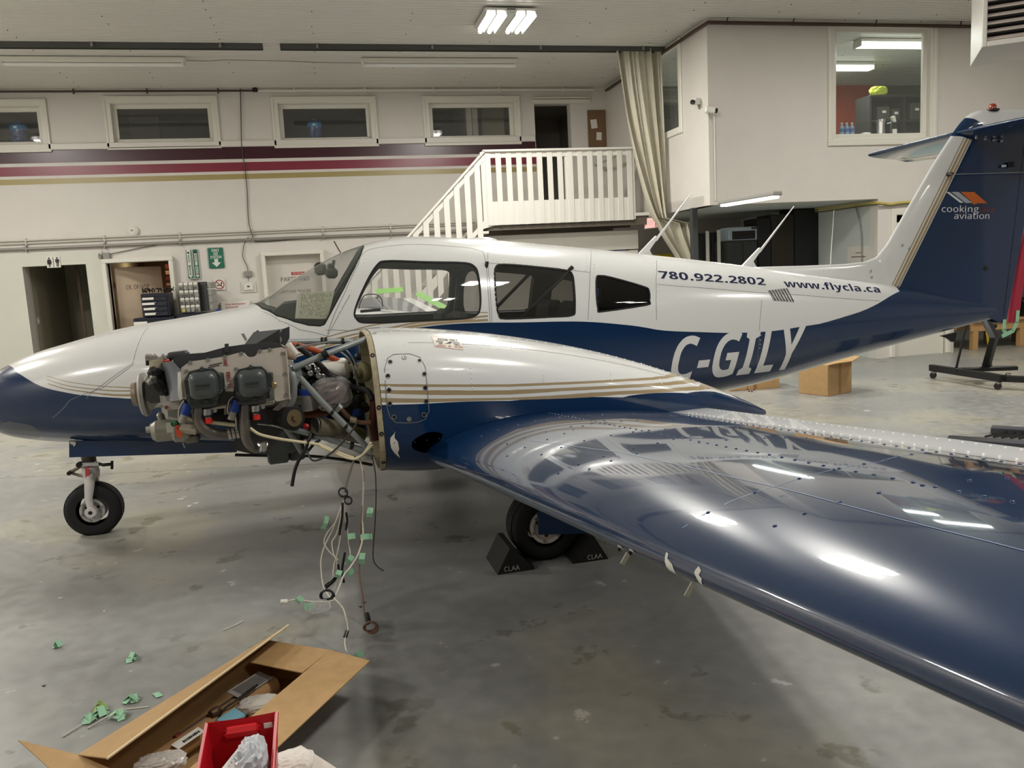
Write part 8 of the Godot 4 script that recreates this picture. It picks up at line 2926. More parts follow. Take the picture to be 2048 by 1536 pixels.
	elathe(e, "firewall_mount", V(1.782,1.089,1.72) + V(-0.05,0,0), V(-0.8,0,0.6), [[-0.03, 0.0], [-0.03, 0.05], [0.0, 0.056], [0.01, 0.05], [0.012, 0.03], [0.03, 0.024], [0.032, 0.0]], mat("mount_cream", c8(150, 142, 112), 0.5, 0.3), 24)
	elathe(e, "firewall_fitting", V(1.741,1.168,1.7), Vector3.LEFT, [[0.0, 0.0], [0.0, 0.02], [0.02, 0.018], [0.03, 0.01], [0.03, 0.0]], blk, 10)
	for k in [V(1.727,0.916,1.75), V(1.671,0.902,1.7), V(1.65,0.935,1.7), V(1.709,0.949,1.7)]: eb(e, "valve_body", k, V(0.05,0.05,0.06), mats["case_black"], 0.4, 0.012)
	eb(e, "blue_fitting", V(1.685,0.901,1.8), V(0.05,0.04,0.05), mats["blue_cap"], 0.2)
	eb(e, "red_fitting", V(1.438,0.872,1.85), V(0.03,0.03,0.04), mats["red_cap"], 0.2)
	eb(e, "inverter_box", V(1.678,0.945,1.45), V(0.16,0.14,0.05), mats["zinc_green"], 0.0)
	harness(e)

func harness(e: Node3D) -> void:
	# loose wiring hanging from the firewall to the floor, with green tape flags
	var h := sub("wire_harness", "loose hanging wires with green tape flags under the open engine bay")
	var cw := mat("wire_white", c8(206, 200, 186), 0.5)
	var cb := mat("wire_brown", c8(120, 86, 70), 0.6)
	var ck: Material = mats["black"]
	var cg := mat("wire_grey", c8(120, 116, 104), 0.6)
	et(h, "wire", [V(1.647,0.729,2), V(1.625,0.677,2), V(1.601,0.619,2), V(1.583,0.561,2)], 0.006, cg, 4, 6)
	et(h, "wire", [V(1.665,0.72,2), V(1.675,0.657,2), V(1.672,0.584,2), V(1.662,0.512,2), V(1.65,0.415,2), V(1.644,0.347,2.02), V(1.615,0.278,2.06), V(1.566,0.226,2.1), V(1.534,0.213,2.15), V(1.5,0.165,2.2), V(1.477,0.161,2.3)], 0.0045, cw, 5, 6)
	et(h, "wire", [V(1.667,0.717,2), V(1.677,0.633,2), V(1.662,0.512,2), V(1.638,0.367,2), V(1.62,0.252,2.02), V(1.607,0.164,2.05), V(1.609,0.083,2.1), V(1.607,0.005,2.15), V(1.614,-0.025,2.2)], 0.0038, cb, 5, 6)
	et(h, "wire", [V(1.724,0.722,2.05), V(1.73,0.637,2.05), V(1.72,0.517,2.05), V(1.703,0.396,2.05), V(1.679,0.255,2.06), V(1.688,0.204,2.06), V(1.719,0.176,2.08)], 0.0026, ck, 5, 5)
	for k in [[V(1.572,0.525,2), V(1.551,0.479,2), V(1.521,0.422,2), V(1.482,0.379,2), V(1.461,0.333,2), V(1.483,0.287,2.02), V(1.507,0.25,2.02), V(1.507,0.208,2.02)], [V(1.574,0.525,2), V(1.539,0.457,2), V(1.506,0.388,2), V(1.464,0.32,2), V(1.438,0.257,2.02), V(1.433,0.194,2.05), V(1.438,0.151,2.1), V(1.461,0.136,2.2)], [V(1.568,0.514,2), V(1.546,0.431,2), V(1.52,0.361,2), V(1.497,0.327,2), V(1.5,0.271,2.02), V(1.516,0.247,2.03)], [V(1.578,0.512,2), V(1.571,0.452,2), V(1.575,0.377,2), V(1.574,0.315,2), V(1.574,0.259,2.02), V(1.545,0.218,2.03)], [V(1.56,0.503,2), V(1.545,0.382,2), V(1.521,0.286,2), V(1.495,0.223,2.02), V(1.484,0.17,2.04), V(1.495,0.147,2.05), V(1.482,0.123,2.08)]]: et(h, "wire", k, 0.0031, cw if k[0].x < 1.66 else cg, 5, 6)
	for k in [[V(1.566,0.514,2), V(1.558,0.454,2), V(1.544,0.394,2), V(1.536,0.358,2)], [V(1.577,0.463,2), V(1.578,0.426,2), V(1.568,0.378,2)], [V(1.551,0.285,2.05), V(1.529,0.203,2.05), V(1.531,0.14,2.05)], [V(1.514,0.224,2.02), V(1.514,0.186,2.03)]]: et(h, "wire_loom", k, 0.006, ck, 4, 7)
	et(h, "connector", [V(1.508,0.186,2.05), V(1.477,0.158,2.06), V(1.443,0.142,2.08)], 0.011, mats["black_gloss"], 0, 8)
	for k in [[V(1.574,0.562,2), 0.02], [V(1.593,0.52,2), 0.017]]:
		var st := ST()
		for q in 2:
			var ring: Array = []
			for i in 17: ring.append(k[0] + V(cos(TAU * i / 16), sin(TAU * i / 16), 0.5 * cos(TAU * i / 16 + q)) * k[1])
			tube(st, ring, 0.004, 6)
		put("cable_tie", st, ck, h)
	# ends on the floor
	et(h, "wire", [V(1.478,0.18,2.35), V(1.439,0.178,2.35), V(1.376,0.192,2.35), V(1.315,0.21,2.35), V(1.278,0.21,2.35)], 0.004, cw, 4, 6)
	et(h, "wire", [V(1.478,0.17,2.3), V(1.51,0.14,2.35), V(1.519,0.113,2.4), V(1.522,0.068,2.42), V(1.504,0.034,2.45), V(1.504,0.012,2.5), V(1.517,-0.018,2.5), V(1.557,-0.035,2.5)], 0.0035, cw, 5, 6)
	et(h, "plug", [V(1.255,0.212,2.35), V(1.284,0.209,2.35)], 0.011, mats["white_plastic"], 0, 8)
	et(h, "connector", [V(1.517,0.06,2.42), V(1.506,0.043,2.44)], 0.01, mats["black_gloss"], 0, 8)
	for k in [V(1.447,0.17,2.25), V(1.62,0.009,2.3)]:
		var st := ST()
		for q in 3:
			var ring: Array = []
			for i in 19: ring.append(k + V(cos(TAU * i / 18) * 0.028, sin(TAU * i / 18) * 0.026, 0.012 * sin(TAU * i / 18 + q)) + V(0.003 * q, 0, 0.006 * q))
			tube(st, ring, 0.0045, 6)
		put("wire_coil", st, ck if k.x < 1.6 else cb, h)
	et(h, "connector", [V(1.616,0.008,2.15), V(1.619,-0.014,2.2)], 0.013, mats["cable_charcoal"], 0, 8)
	var st := ST()
	lump(st, V(1.412,0.174,2.38), V(0.1,0.05,0.06), 4, 0.4)
	put("plastic_bag", st, mats["bag_clear"], h)
	var rng := RandomNumberGenerator.new()
	rng.seed = 21
	for k in [[V(1.471,0.433,2.01), 0.06, 0.9, 1.15], [V(1.686,0.449,2.01), 0.045, 0.3, 1.4], [V(1.588,0.351,2.02), 0.035, 0.1, 0.1], [V(1.657,0.338,2.02), 0.055, 0.12, 0.0], [V(1.567,0.247,2.04), 0.04, 0.5, 0.9], [V(1.627,0.24,2.04), 0.05, 0.2, 1.5], [V(1.557,0.199,2.08), 0.045, 0.6, 0.4], [V(1.508,0.197,2.08), 0.035, 0.4, 1.2], [V(1.332,0.213,2.36), 0.03, 0.3, 0.8], [V(1.369,0.181,2.37), 0.04, 0.2, 0.1], [V(1.551,-0.018,2.5), 0.04, 0.2, 0.6]]: tape_flag(h, k[0], k[1], k[2], k[3])

func tape_flag(parent: Node, c: Vector3, l: float, twist: float, turn: float) -> void:
	# a folded length of tape: two bent leaves
	var st := ST()
	var B := Basis(Vector3.BACK, turn) * Basis(Vector3.RIGHT, twist - 0.4)
	var w := 0.027
	for s in [0.0, 0.006]:
		var a := B * V(-l / 2, -w / 2, s)
		var b := B * V(0.0, -w / 2, s + 0.008)
		var d := B * V(l / 2, -w / 2 - 0.004, s - 0.004)
		var u := B * V(0.003, w, 0.004)
		quad(st, c + a, c + b, c + b + u, c + a + u)
		quad(st, c + b, c + d, c + d + u, c + b + u)
	put("tape_flag", st, mats["green_tape"], parent)

# ------------------------------------------------------------------ things standing about

func sheet(st: SurfaceTool, a: Vector3, b: Vector3, c: Vector3, d: Vector3, t := 0.004) -> void:
	# a flat board with four corners and a thickness
	var n := (b - a).cross(d - a).normalized() * t * 0.5
	st.set_smooth_group(-1)
	quad(st, a + n, b + n, c + n, d + n)
	quad(st, d - n, c - n, b - n, a - n)
	var p := [a, b, c, d]
	for i in 4: quad(st, p[i] - n, p[(i + 1) % 4] - n, p[(i + 1) % 4] + n, p[i] + n)

func build_floor_things() -> void:
	parts_box()
	scraps()
	chocks()
	tail_area()

func parts_box() -> void:
	var cb: Material = mats["cardboard"]
	var h := 0.16
	var FL := V(-0.336,0.16,-3.328)
	var FR := V(-0.089,0.16,-3.15)
	var NL := V(-0.874,0.16,-2.664)
	var NR := V(-0.573,0.16,-2.38)
	var o := thing("cardboard_box", "long open cardboard box with flaps, full of packed parts, in the foreground", "box", V((FL.x + NR.x) / 2, 0, (FL.z + NR.z) / 2))
	var dn := V(0, -h + 0.003, 0)
	var st := ST()
	sheet(st, FL + dn, FR + dn, FR, FL)
	sheet(st, NL + dn, NR + dn, NR, NL)
	sheet(st, NL + dn, FL + dn, FL, NL)
	sheet(st, NR + dn, FR + dn, FR, NR)
	sheet(st, NL + dn, NR + dn, FR + dn, FL + dn)
	put("carton", st, cb, o)
	# flaps: right one folded out, far one folded in, left one leaning in, near one folded out
	st = ST()
	var r1 := V(0.056,0.16,-3.008)
	var r2 := r1 + (NR - FR)
	sheet(st, FR, r1, r2, NR)
	put("flap", st, cb, o)
	st = ST()
	var i1 := V(-0.397,0.154,-3.162)
	var i2 := V(-0.195,0.154,-3.007)
	sheet(st, FL, i1, i2, FR)
	put("flap", st, cb, o)
	st = ST()
	var l1 := V(-0.25,0.225,-3.301)
	var l2 := V(-0.742,0.225,-2.496)
	sheet(st, NL, l2, l1, FL + (FL - NL) * 0.02)
	put("flap", st, cb, o)
	st = ST()
	sheet(st, l2 - V(0,0.003,0), l1 - V(0,0.003,0), l1 + V(0.001,0.003,0), l2 + V(0.001,0.003,0), 0.006)
	put("cut_edge", st, mats["cut_card"], o)
	st = ST()
	var n1 := V(-1.096,0.16,-2.82)
	var n2 := V(-0.823,0.13,-2.481)
	sheet(st, NL, NR, n2, n1)
	put("flap", st, cb, o)
	# things packed inside
	var ax := (FL - NL).normalized()
	var cx := (NR - NL).normalized()
	var fl := V(0, -h + 0.02, 0)
	var at := func(u: float, v: float, y: float) -> Vector3: return NL + ax * u + cx * v + V(0, y - h, 0)
	var B := Basis(ax, Vector3.UP, ax.cross(Vector3.UP))
	var tb := thing("cardboard_tube", "long brown cardboard packing tube lying inside the open box", "tube", at.call(0.4, 0.1, 0.05))
	st = ST()
	var ta := V(-0.696,0.06,-2.672)
	var tz := V(-0.318,0.06,-3.147)
	lathe(st, ta, tz - ta, [[0.0, 0.0], [0.0, 0.036], [ta.distance_to(tz), 0.036], [ta.distance_to(tz), 0.0]], 18)
	put("tube", st, mats["cardboard_dark"], tb)
	st = ST()
	bx(st, V(-0.567,0.098,-2.772), V(0.115,0.0015,0.034), B * Basis(Vector3.RIGHT, 0.25))
	put("label_card", st, mats["white_plastic"], tb)
	st = ST()
	for i in 9: bx(st, V(-0.566,0.1,-2.768) + B * V(-0.02 + 0.008 * i, 0, 0.001), V(0.0035 if i % 3 else 0.005, 0.001, 0.01), B * Basis(Vector3.RIGHT, 0.25))
	put("label_print", st, mats["black"], tb)
	var pb := thing("parts_bag", "grey printed parts bag lying in the far end of the open box", "bag", at.call(0.58, 0.12, 0.1))
	st = ST()
	bx(st, V(-0.392,0.105,-3.075), V(0.17,0.006,0.07), B * Basis(Vector3.RIGHT, 0.2), 0.002)
	put("bag", st, mat("bag_grey", c8(150, 146, 142), 0.35), pb)
	st = ST()
	for i in 7: bx(st, V(-0.391,0.109,-3.067) + B * Basis(Vector3.RIGHT, 0.2) * V(0.0, 0.0, -0.025 + 0.008 * i), V(0.12,0.001,0.003), B * Basis(Vector3.RIGHT, 0.2))
	put("print_lines", st, mats["ink"], pb)
	var wb := thing("foam_wrap", "roll of pale foam wrap beside the printed bag in the open box", "wrap", at.call(0.5, 0.22, 0.08))
	st = ST()
	lump(st, V(-0.353,0.085,-2.956), V(0.16,0.05,0.1), 15, 0.2)
	put("wrap", st, mat("foam_pale", c8(196, 190, 182), 0.7), wb)
	var bl := thing("blue_packet", "small light blue packet lying in the open box behind the red bin", "packet", at.call(0.42, 0.22, 0.06))
	st = ST()
	bx(st, V(-0.434,0.115,-2.829), V(0.09,0.012,0.06), B * Basis(Vector3.RIGHT, 0.3), 0.006)
	put("packet", st, mat("packet_blue", c8(110, 160, 176), 0.5), bl)
	var hs := thing("black_hose", "thin black hose with a brown fitting lying in the open box", "hose", at.call(0.4, 0.1, 0.1))
	st = ST()
	tube(st, cr([V(-0.482,0.105,-2.809), V(-0.471,0.105,-2.911), V(-0.429,0.115,-2.95), V(-0.362,0.115,-3.045)], 5), 0.0045, 6)
	put("hose", st, mats["black"], hs)
	st = ST()
	lathe(st, V(-0.498,0.105,-2.909), ax, [[-0.02, 0.0], [-0.02, 0.014], [0.0, 0.018], [0.02, 0.014], [0.03, 0.0]], 10)
	put("fitting", st, mat("fitting_brown", c8(90, 66, 50), 0.5, 0.4), hs)
	var rod := thing("dark_rod", "long dark rod with a maroon end along the left side of the open box", "rod", at.call(0.4, 0.05, 0.05))
	st = ST()
	tube(st, [V(-0.614,0.09,-2.795), V(-0.43,0.09,-3.039)], 0.008, 8)
	put("rod", st, mat("rod_brown", c8(62, 48, 42), 0.6), rod)
	st = ST()
	tube(st, [V(-0.614,0.09,-2.795), V(-0.601,0.09,-2.813)], 0.012, 8)
	put("end_cap", st, mat("maroon", c8(104, 26, 30), 0.5), rod)
	var sb := thing("clear_sleeve", "clear plastic sleeve with black print at the near end of the open box", "packaging", at.call(0.1, 0.2, 0.1))
	st = ST()
	lump(st, V(-0.628,0.105,-2.632), V(0.16,0.05,0.1), 30, 0.3)
	put("sleeve", st, mat("sleeve_clear", c8(196, 190, 184), 0.25), sb)
	# red bin with bags, on a white carton
	var A := V(-0.393,0.46,-2.158)
	var Bp := V(-0.215,0.46,-2.157)
	var wv := (Bp - A)
	var wx := wv.normalized()
	var fw := V(-wx.z, 0, wx.x)
	if fw.z < 0: fw = -fw
	var W := wv.length()
	var D := 0.34
	var y0 := 0.3
	var red := mat("bin_red", c8(186, 22, 34), 0.35)
	o = thing("red_bin", "red plastic stacking bin with a white sticker, holding clear bags", "bin", A + wx * W / 2 + fw * D / 2 + V(0, y0 - 0.46, 0))
	st = ST()
	var q := func(u: float, v: float, y: float) -> Vector3: return V(A.x, 0, A.z) + wx * u + fw * v + V(0, y, 0)
	sheet(st, q.call(0.012, 0.016, y0), q.call(W - 0.012, 0.016, y0), q.call(W, 0.0, 0.46), q.call(0.0, 0.0, 0.46), 0.005)
	sheet(st, q.call(0.012, 0.016, y0), q.call(0.012, D, y0), q.call(0.0, D, 0.4), q.call(0.0, 0.0, 0.46), 0.005)
	sheet(st, q.call(W - 0.012, 0.016, y0), q.call(W - 0.012, D, y0), q.call(W, D, 0.4), q.call(W, 0.0, 0.46), 0.005)
	sheet(st, q.call(0.012, 0.016, y0 + 0.003), q.call(W - 0.012, 0.016, y0 + 0.003), q.call(W - 0.012, D, y0 + 0.003), q.call(0.012, D, y0 + 0.003), 0.005)
	sheet(st, q.call(0.012, D, y0), q.call(W - 0.012, D, y0), q.call(W, D + 0.01, 0.36), q.call(0.0, D + 0.01, 0.36), 0.005)
	put("shell", st, red, o)
	st = ST()
	tube(st, [q.call(0, D, 0.4), q.call(0, 0, 0.46), q.call(W, 0, 0.46), q.call(W, D, 0.4)], 0.006, 8, false)
	put("rim", st, red, o)
	st = ST()
	var hb := Basis(wx, Vector3.UP, fw)
	bx(st, q.call(W * 0.5, 0.018, 0.435), V(W * 0.52, 0.032, 0.03), hb, 0.01)
	put("grip", st, mat("bin_red_pale", c8(196, 34, 42), 0.35), o)
	st = ST()
	bx(st, q.call(W * 0.87, 0.01, 0.436), V(0.022,0.014,0.0015), hb * Basis(Vector3.RIGHT, -0.05))
	put("sticker", st, mats["white_plastic"], o)
	for k in [[0.7, 0.13, 0.42, 5, "clear_bag", "crumpled clear plastic bag in the right side of the red bin"], [0.62, 0.25, 0.37, 11, "printed_bag", "white bag with fine black print in the front of the red bin"]]:
		var b := thing(k[4], k[5], "bag", q.call(W * k[0], k[1], y0 + 0.01))
		st = ST()
		var c: Vector3 = q.call(W * k[0], k[1] + 0.02, k[2] - 0.01)
		lump(st, c, V(0.075,0.13,0.12), k[3], 0.5)
		put("bag", st, mat("bag_milky", c8(206, 208, 214), 0.25) if k[0] > 0.5 else mat("bag_white", c8(222, 220, 220), 0.4), b)
	var pt: Vector3 = q.call(W * 0.24, 0.1, 0.4)
	var pp := thing("printed_sheet", "white sheet with lines of fine print standing in the red bin", "paper", pt)
	st = ST()
	var e0 := V(-0.358,0.4,-2.01)
	var e1 := V(-0.261,0.39,-1.947)
	var e2 := V(-0.255,0.435,-1.99)
	var e3 := V(-0.286,0.46,-2.053)
	sheet(st, e0, e1, e2, e3, 0.002)
	put("sheet", st, mats["bag_white"], pp)
	st = ST()
	for i in 8:
		var f := 0.1 + 0.1 * i
		sheet(st, e0.lerp(e3, f).lerp(e1.lerp(e2, f), 0.12) + (e1 - e0).cross(e3 - e0).normalized() * 0.002, e0.lerp(e3, f).lerp(e1.lerp(e2, f), 0.5) + (e1 - e0).cross(e3 - e0).normalized() * 0.002, e0.lerp(e3, f + 0.02).lerp(e1.lerp(e2, f + 0.02), 0.5) + (e1 - e0).cross(e3 - e0).normalized() * 0.002, e0.lerp(e3, f + 0.02).lerp(e1.lerp(e2, f + 0.02), 0.12) + (e1 - e0).cross(e3 - e0).normalized() * 0.002, 0.0005)
	put("print_lines", st, mats["ink"], pp)
	# white carton under the bin
	o = thing("white_carton", "crumpled white carton in the corner of the foreground, right of the red bin", "box", q.call(W * 0.6, 0.2, 0))
	st = ST()
	var w0 := V(-0.17,0.285,-2.288)
	var pz := [w0, V(-0.05,0.285,-2.111), V(-0.16,0.285,-1.833), V(-0.358,0.285,-2.004), V(-0.243,0.285,-2.252)]
	var poly := PackedVector2Array()
	for v in pz: poly.append(V2(v.x, -v.z))
	prism(st, poly, Transform3D(Basis(Vector3.RIGHT, -PI / 2), V(0,0,0)), 0.283)
	put("carton", st, mat("carton_white", c8(222, 212, 204), 0.6), o)
	st = ST()
	lump(st, V(-0.181,0.295,-2.216) + V(-0.01,0,0.03), V(0.12,0.04,0.11), 17, 0.35)
	put("loose_wrap", st, mat("wrap_white", c8(228, 222, 214), 0.6), o)

func scraps() -> void:
	var gt: Material = mats["green_tape"]
	var rng := RandomNumberGenerator.new()
	rng.seed = 31
	var names := ["flat green tape scrap nearest the box flap on the floor", "folded pale green tape scrap alone in the middle of the grey floor", "tiny green tape scrap farthest left on the floor", "crumpled green tape scrap beside the box, upper of the heap", "green tape scrap in the heap left of the box, largest fold", "green tape scrap lying flat at the right of the heap", "green tape scrap at the left end of the heap", "yellow green tape scrap standing up in the heap"]
	var where := [V(-0.776,0,-3.322), V(-0.948,0,-3.692), V(-1.318,0,-3.961), V(-0.86,0,-3.305), V(-0.958,0,-3.237), V(-0.889,0,-3.185), V(-0.985,0,-3.19), V(-0.976,0,-3.281)]
	for i in 8:
		var c: Vector3 = where[i]
		var o := thing("tape_scrap", names[i], "tape scrap", c, "green tape scraps on the floor")
		var st := ST()
		var l: float = [0.05, 0.04, 0.03, 0.06, 0.07, 0.06, 0.05, 0.05][i]
		var w := 0.026
		var B := Basis(Vector3.UP, rng.randf_range(-2.0, 2.0))
		var n := 1 if i == 0 else 3
		for k in n:
			var up := 0.004 if i == 0 else rng.randf_range(0.008, 0.03)
			var off := V(rng.randf_range(-0.012, 0.012), 0.002 + 0.003 * k, rng.randf_range(-0.012, 0.012)) if n > 1 else V(0,0.001,0)
			var C := B * Basis(Vector3.UP, k * 1.1)
			var a := c + off + C * V(-l / 2, 0, -w / 2)
			var b := c + off + C * V(0, up, -w / 2)
			var d := c + off + C * V(l / 2, 0.002, -w / 2)
			var e := C * V(0, 0.002, w)
			sheet(st, a, b, b + e, a + e, 0.0012)
			sheet(st, b, d, d + e, b + e, 0.0012)
		put("tape", st, gt if i != 7 else mat("tape_yellow", c8(160, 186, 110), 0.6), o)
	var wires := [[V(-1.06,0.003,-3.101), V(-1.002,0.006,-3.185)], [V(-0.589,0.003,-3.877), V(-0.54,0.003,-3.917), V(-0.507,0.003,-3.958)], [V(-0.985,0.003,-3.135), V(-0.889,0.02,-3.215)], [V(-0.878,0.003,-3.239), V(-0.792,0.003,-3.234)], [V(-0.91,0.02,-3.17), V(-0.875,0.026,-3.203)]]
	var wl := ["white wire offcut sticking out at the left end of the tape heap", "bent white wire offcut alone on the floor above the box", "white wire offcut under the heap of tape scraps", "white wire offcut running from the heap towards the box", "white wire offcut lying across the top of the heap"]
	for i in 5:
		var st := ST()
		tube(st, wires[i], 0.0028, 6)
		tag(put("wire_offcut", st, mats["cable_white"]), wl[i], "wire offcut", "white wire offcuts on the floor")
	# thin chips of dried paint
	var pc := [V(-1.261,0,-3.562), V(-1.064,0,-6.367), V(-1.103,0,-6.299), V(-1.205,0,-6.545), V(-1.502,0,-4.624), V(-1.218,0,-4.344), V(0.051,0,-3.939), V(0.068,0,-3.991)]
	for i in pc.size():
		var c: Vector3 = pc[i]
		var st := ST()
		var poly := PackedVector2Array()
		for k in 7:
			var a := TAU * k / 7
			poly.append(V2(cos(a), sin(a)) * rng.randf_range(0.008, 0.03) * (1.0 if i < 4 and i > 0 else 0.5))
		prism(st, poly, Transform3D(Basis(Vector3.RIGHT, -PI / 2), c), 0.001)
		tag(put("floor_debris", st, mats["primer_white"] if i < 6 and i > 0 else mat("debris_dark", c8(62, 56, 50), 0.8)), "pale paint flake on the grey floor" if i < 6 and i > 0 else "small dark scrap on the grey floor", "debris", "pale paint flakes on the floor" if i < 6 and i > 0 else "dark scraps on the floor")

func chocks() -> void:
	# black triangular blocks before and behind the near main wheel
	var c := plane.transform * V(2.648,0,1.6)
	var d := plane.transform.basis.x
	d.y = 0
	d = d.normalized()
	var s := plane.transform.basis.z
	for k in [[-1.0, "black wheel chock lettered CLAA in front of the near main wheel"], [1.0, "black wheel chock lettered CLAA behind the near main wheel"]]:
		var p: Vector3 = c + d * k[0] * 0.215 + s * 0.03
		p.y = 0
		var o := thing("wheel_chock", k[1], "wheel chock", p)
		var st := ST()
		var B := Basis(d * k[0], Vector3.UP, (d * k[0]).cross(Vector3.UP))
		prism(st, PackedVector2Array([V2(-0.105,0), V2(0.1,0), V2(0.09,0.02), V2(0.025,0.135), V2(-0.005,0.135), V2(-0.02,0.1), V2(-0.075,0.035), V2(-0.105,0.02)]), Transform3D(B, p - B.z * 0.14), 0.28)
		put("block", st, mat("chock_black", c8(22, 22, 22), 0.7), o)
		var face := p + s * (0.1415)
		text("lettering", "CLAA", 0.026, Transform3D(Basis(d, Vector3.UP, s), face + V(0,0.025,0) + d * 0.02 * k[0]), mat("chalk", c8(180, 180, 172), 0.8), o, 0.085)

func carton(label: String, base: Vector3, w: float, d: float, h: float, turn: float, open: bool) -> Node3D:
	var o := thing("cardboard_box", label, "box", base)
	var B := Basis(Vector3.UP, turn)
	var st := ST()
	bx(st, base + V(0, h / 2, 0), V(w, h, d), B, 0.004)
	put("carton", st, mats["cardboard"], o)
	if open:
		st = ST()
		var a := base + B * V(-w / 2, h, d / 2)
		var b := base + B * V(w / 2, h, d / 2)
		sheet(st, a, b, b + B * V(0.03,0.02,0.12), a + B * V(0.02,0.03,0.12))
		put("flap", st, mats["cardboard"], o)
		st = ST()
		var c := base + B * V(w / 2, h, -d / 2)
		sheet(st, b, c, c + B * V(0.16,0.04,0), b + B * V(0.16,0.04,0))
		put("flap", st, mats["cardboard"], o)
	st = ST()
	bx(st, base + V(0, h / 2, 0) + B * V(0, 0, d / 2), V(0.05, h * 0.98, 0.002), B)
	put("tape_seam", st, mats["cardboard_dark"], o)
	return o

func tail_area() -> void:
	var b1 := carton("open cardboard box under the tail, right of the other one", V(5.614,0,-8.46), 0.44, 0.4, 0.36, 0.35, true)
	var b2 := carton("closed cardboard box under the tail, partly behind the nacelle tip", V(5.083,0,-9.121) + V(0,0,-0.15), 0.62, 0.4, 0.33, -0.12, false)
	var st := ST()
	var m := V(4.666,0.14,-8.577)
	for i in 9:
		var a := TAU * i / 9
		lathe(st, V(4.637,0.1,-8.455) + V(cos(a) * 0.05, 0.05 + sin(a) * 0.05, 0.05), Vector3.BACK, [[0.0, 0.012], [0.002, 0.012], [0.002, 0.0]], 8)
	put("printed_mark", st, mat("print_brown", c8(120, 80, 70), 0.6), b2)
	# engine stand on casters
	var o := thing("rolling_stand", "black rolling engine stand on casters under the tail", "stand", V(7.138,-0,-7.94))
	var blk := mat("stand_black", c8(22, 22, 24), 0.4)
	var a := V(7.321,0.13,-8.789)
	var b := V(7.277,0.13,-7.625)
	st = ST()
	var d := b - a
	var B := Basis(Vector3.UP, -atan2(d.z, d.x))
	bx(st, (a + b) / 2, V(d.length(), 0.08, 0.07), B, 0.006)
	put("front_beam", st, blk, o)
	st = ST()
	var c := (a + b) / 2
	var back := B * V(0.35,0,-1.1)
	bx(st, b + B * V(0.32,-0.01,-0.35), V(0.07,0.07,1), B * Basis(Vector3.UP, -0.9), 0.006)
	bx(st, c + B * V(-0.02,0.02,-0.3), V(0.07,0.05,0.7), B * Basis(Vector3.UP, -0.3), 0.006)
	put("base_beam", st, blk, o)
	st = ST()
	var f := V(7.642,0.16,-8.259)
	tube(st, [f, V(7.461,0.558,-8.15) + V(0,0,0.2), V(f.x - 0.12, 0.95, f.z - 0.05)], 0.05, 4, false)
	put("mast", st, blk, o)
	st = ST()
	tube(st, [f + V(0.06,0,0.02), V(f.x - 0.04, 0.95, f.z - 0.03)], 0.017, 4, false)
	put("yellow_stripe", st, mat("stripe_yellow", c8(196, 172, 40), 0.5), o)
	st = ST()
	tube(st, [V(7.296,0.16,-8.341), V(7.296,0.16,-8.341) + V(0.14,0.75,0.05)], 0.014, 8)
	put("brace", st, blk, o)
	st = ST()
	for y in [0.45, 0.55, 0.66]: bx(st, f + V(0.03, y - 0.16, 0.06), V(0.06,0.05,0.07), Basis(), 0.01)
	put("crank_box", st, mats["black"], o)
	for k in [a + B * V(0.06,0,0), b + B * V(-0.05,0,0), b + B * V(0.28,-0.01,-0.25), c + B * V(0.05,0,-0.55), b + B * V(0.62,-0.01,-0.62)]:
		st = ST()
		var p: Vector3 = k
		lathe(st, V(p.x - 0.015, 0.04, p.z + 0.0), B * V(0.8,0,0.6), [[-0.014, 0.0], [-0.014, 0.035], [-0.008, 0.04], [0.008, 0.04], [0.014, 0.035], [0.014, 0.0]], 18)
		put("caster", st, mat("caster_dark", c8(44, 40, 40), 0.5), o)
		st = ST()
		bx(st, V(p.x - 0.005, 0.075, p.z), V(0.05,0.03,0.05), B, 0.006)
		put("caster_fork", st, mats["silver"], o)
	# wooden bench with a white carton behind the stand
	o = thing("wooden_bench", "low wooden pallet bench behind the rolling stand", "bench", V(10.543,0,-11.219))
	var z := V(10.18,0,-10.832).z
	var x0 := V(9.741,0,-11.223).x
	st = ST()
	for k in 3: bx(st, V(x0 + 1.25, 0.36 - 0.0, z - 0.02 - 0.35 * k), V(2.5,0.14,0.04), Basis(), 0.004)
	put("rail_board", st, mats["wood"], o)
	st = ST()
	bx(st, V(x0 + 1.25, 0.445, z - 0.35), V(2.5,0.03,0.8), Basis(), 0.004)
	put("top_board", st, mats["wood"], o)
	for k in [0.08, 0.95, 1.5, 2.4]:
		st = ST()
		bx(st, V(x0 + k, 0.145, z - 0.04), V(0.09,0.29,0.09), Basis(), 0.004)
		put("leg", st, mats["wood"], o)
		st = ST()
		bx(st, V(x0 + k, 0.145, z - 0.7), V(0.09,0.29,0.09), Basis(), 0.004)
		put("leg", st, mats["wood"], o)
	for k in [0.8, 2.0]:
		st = ST()
		bx(st, V(x0 + k, 0.86, z - 0.05), V(0.09,0.8,0.09), Basis(), 0.004)
		put("upright", st, mats["wood"], o)
	st = ST()
	bx(st, V(x0 + 1.5, 1.12, z - 0.05), V(1.8,0.12,0.04), Basis(), 0.004)
	put("rail_board", st, mats["wood"], o)
	var w := thing("white_crate", "white crate standing on the low wooden bench behind the stand", "crate", V(x0 + 0.42, 0.46, z - 0.3))
	st = ST()
	bx(st, V(x0 + 0.42, 0.62, z - 0.3), V(0.62,0.32,0.4), Basis(), 0.01)
	put("body", st, mat("crate_white", c8(206, 202, 196), 0.6), w)
	st = ST()
	bx(st, V(x0 + 0.42, 0.79, z - 0.3), V(0.66,0.03,0.44), Basis(), 0.008)
	put("lid", st, mats["crate_white"], w)
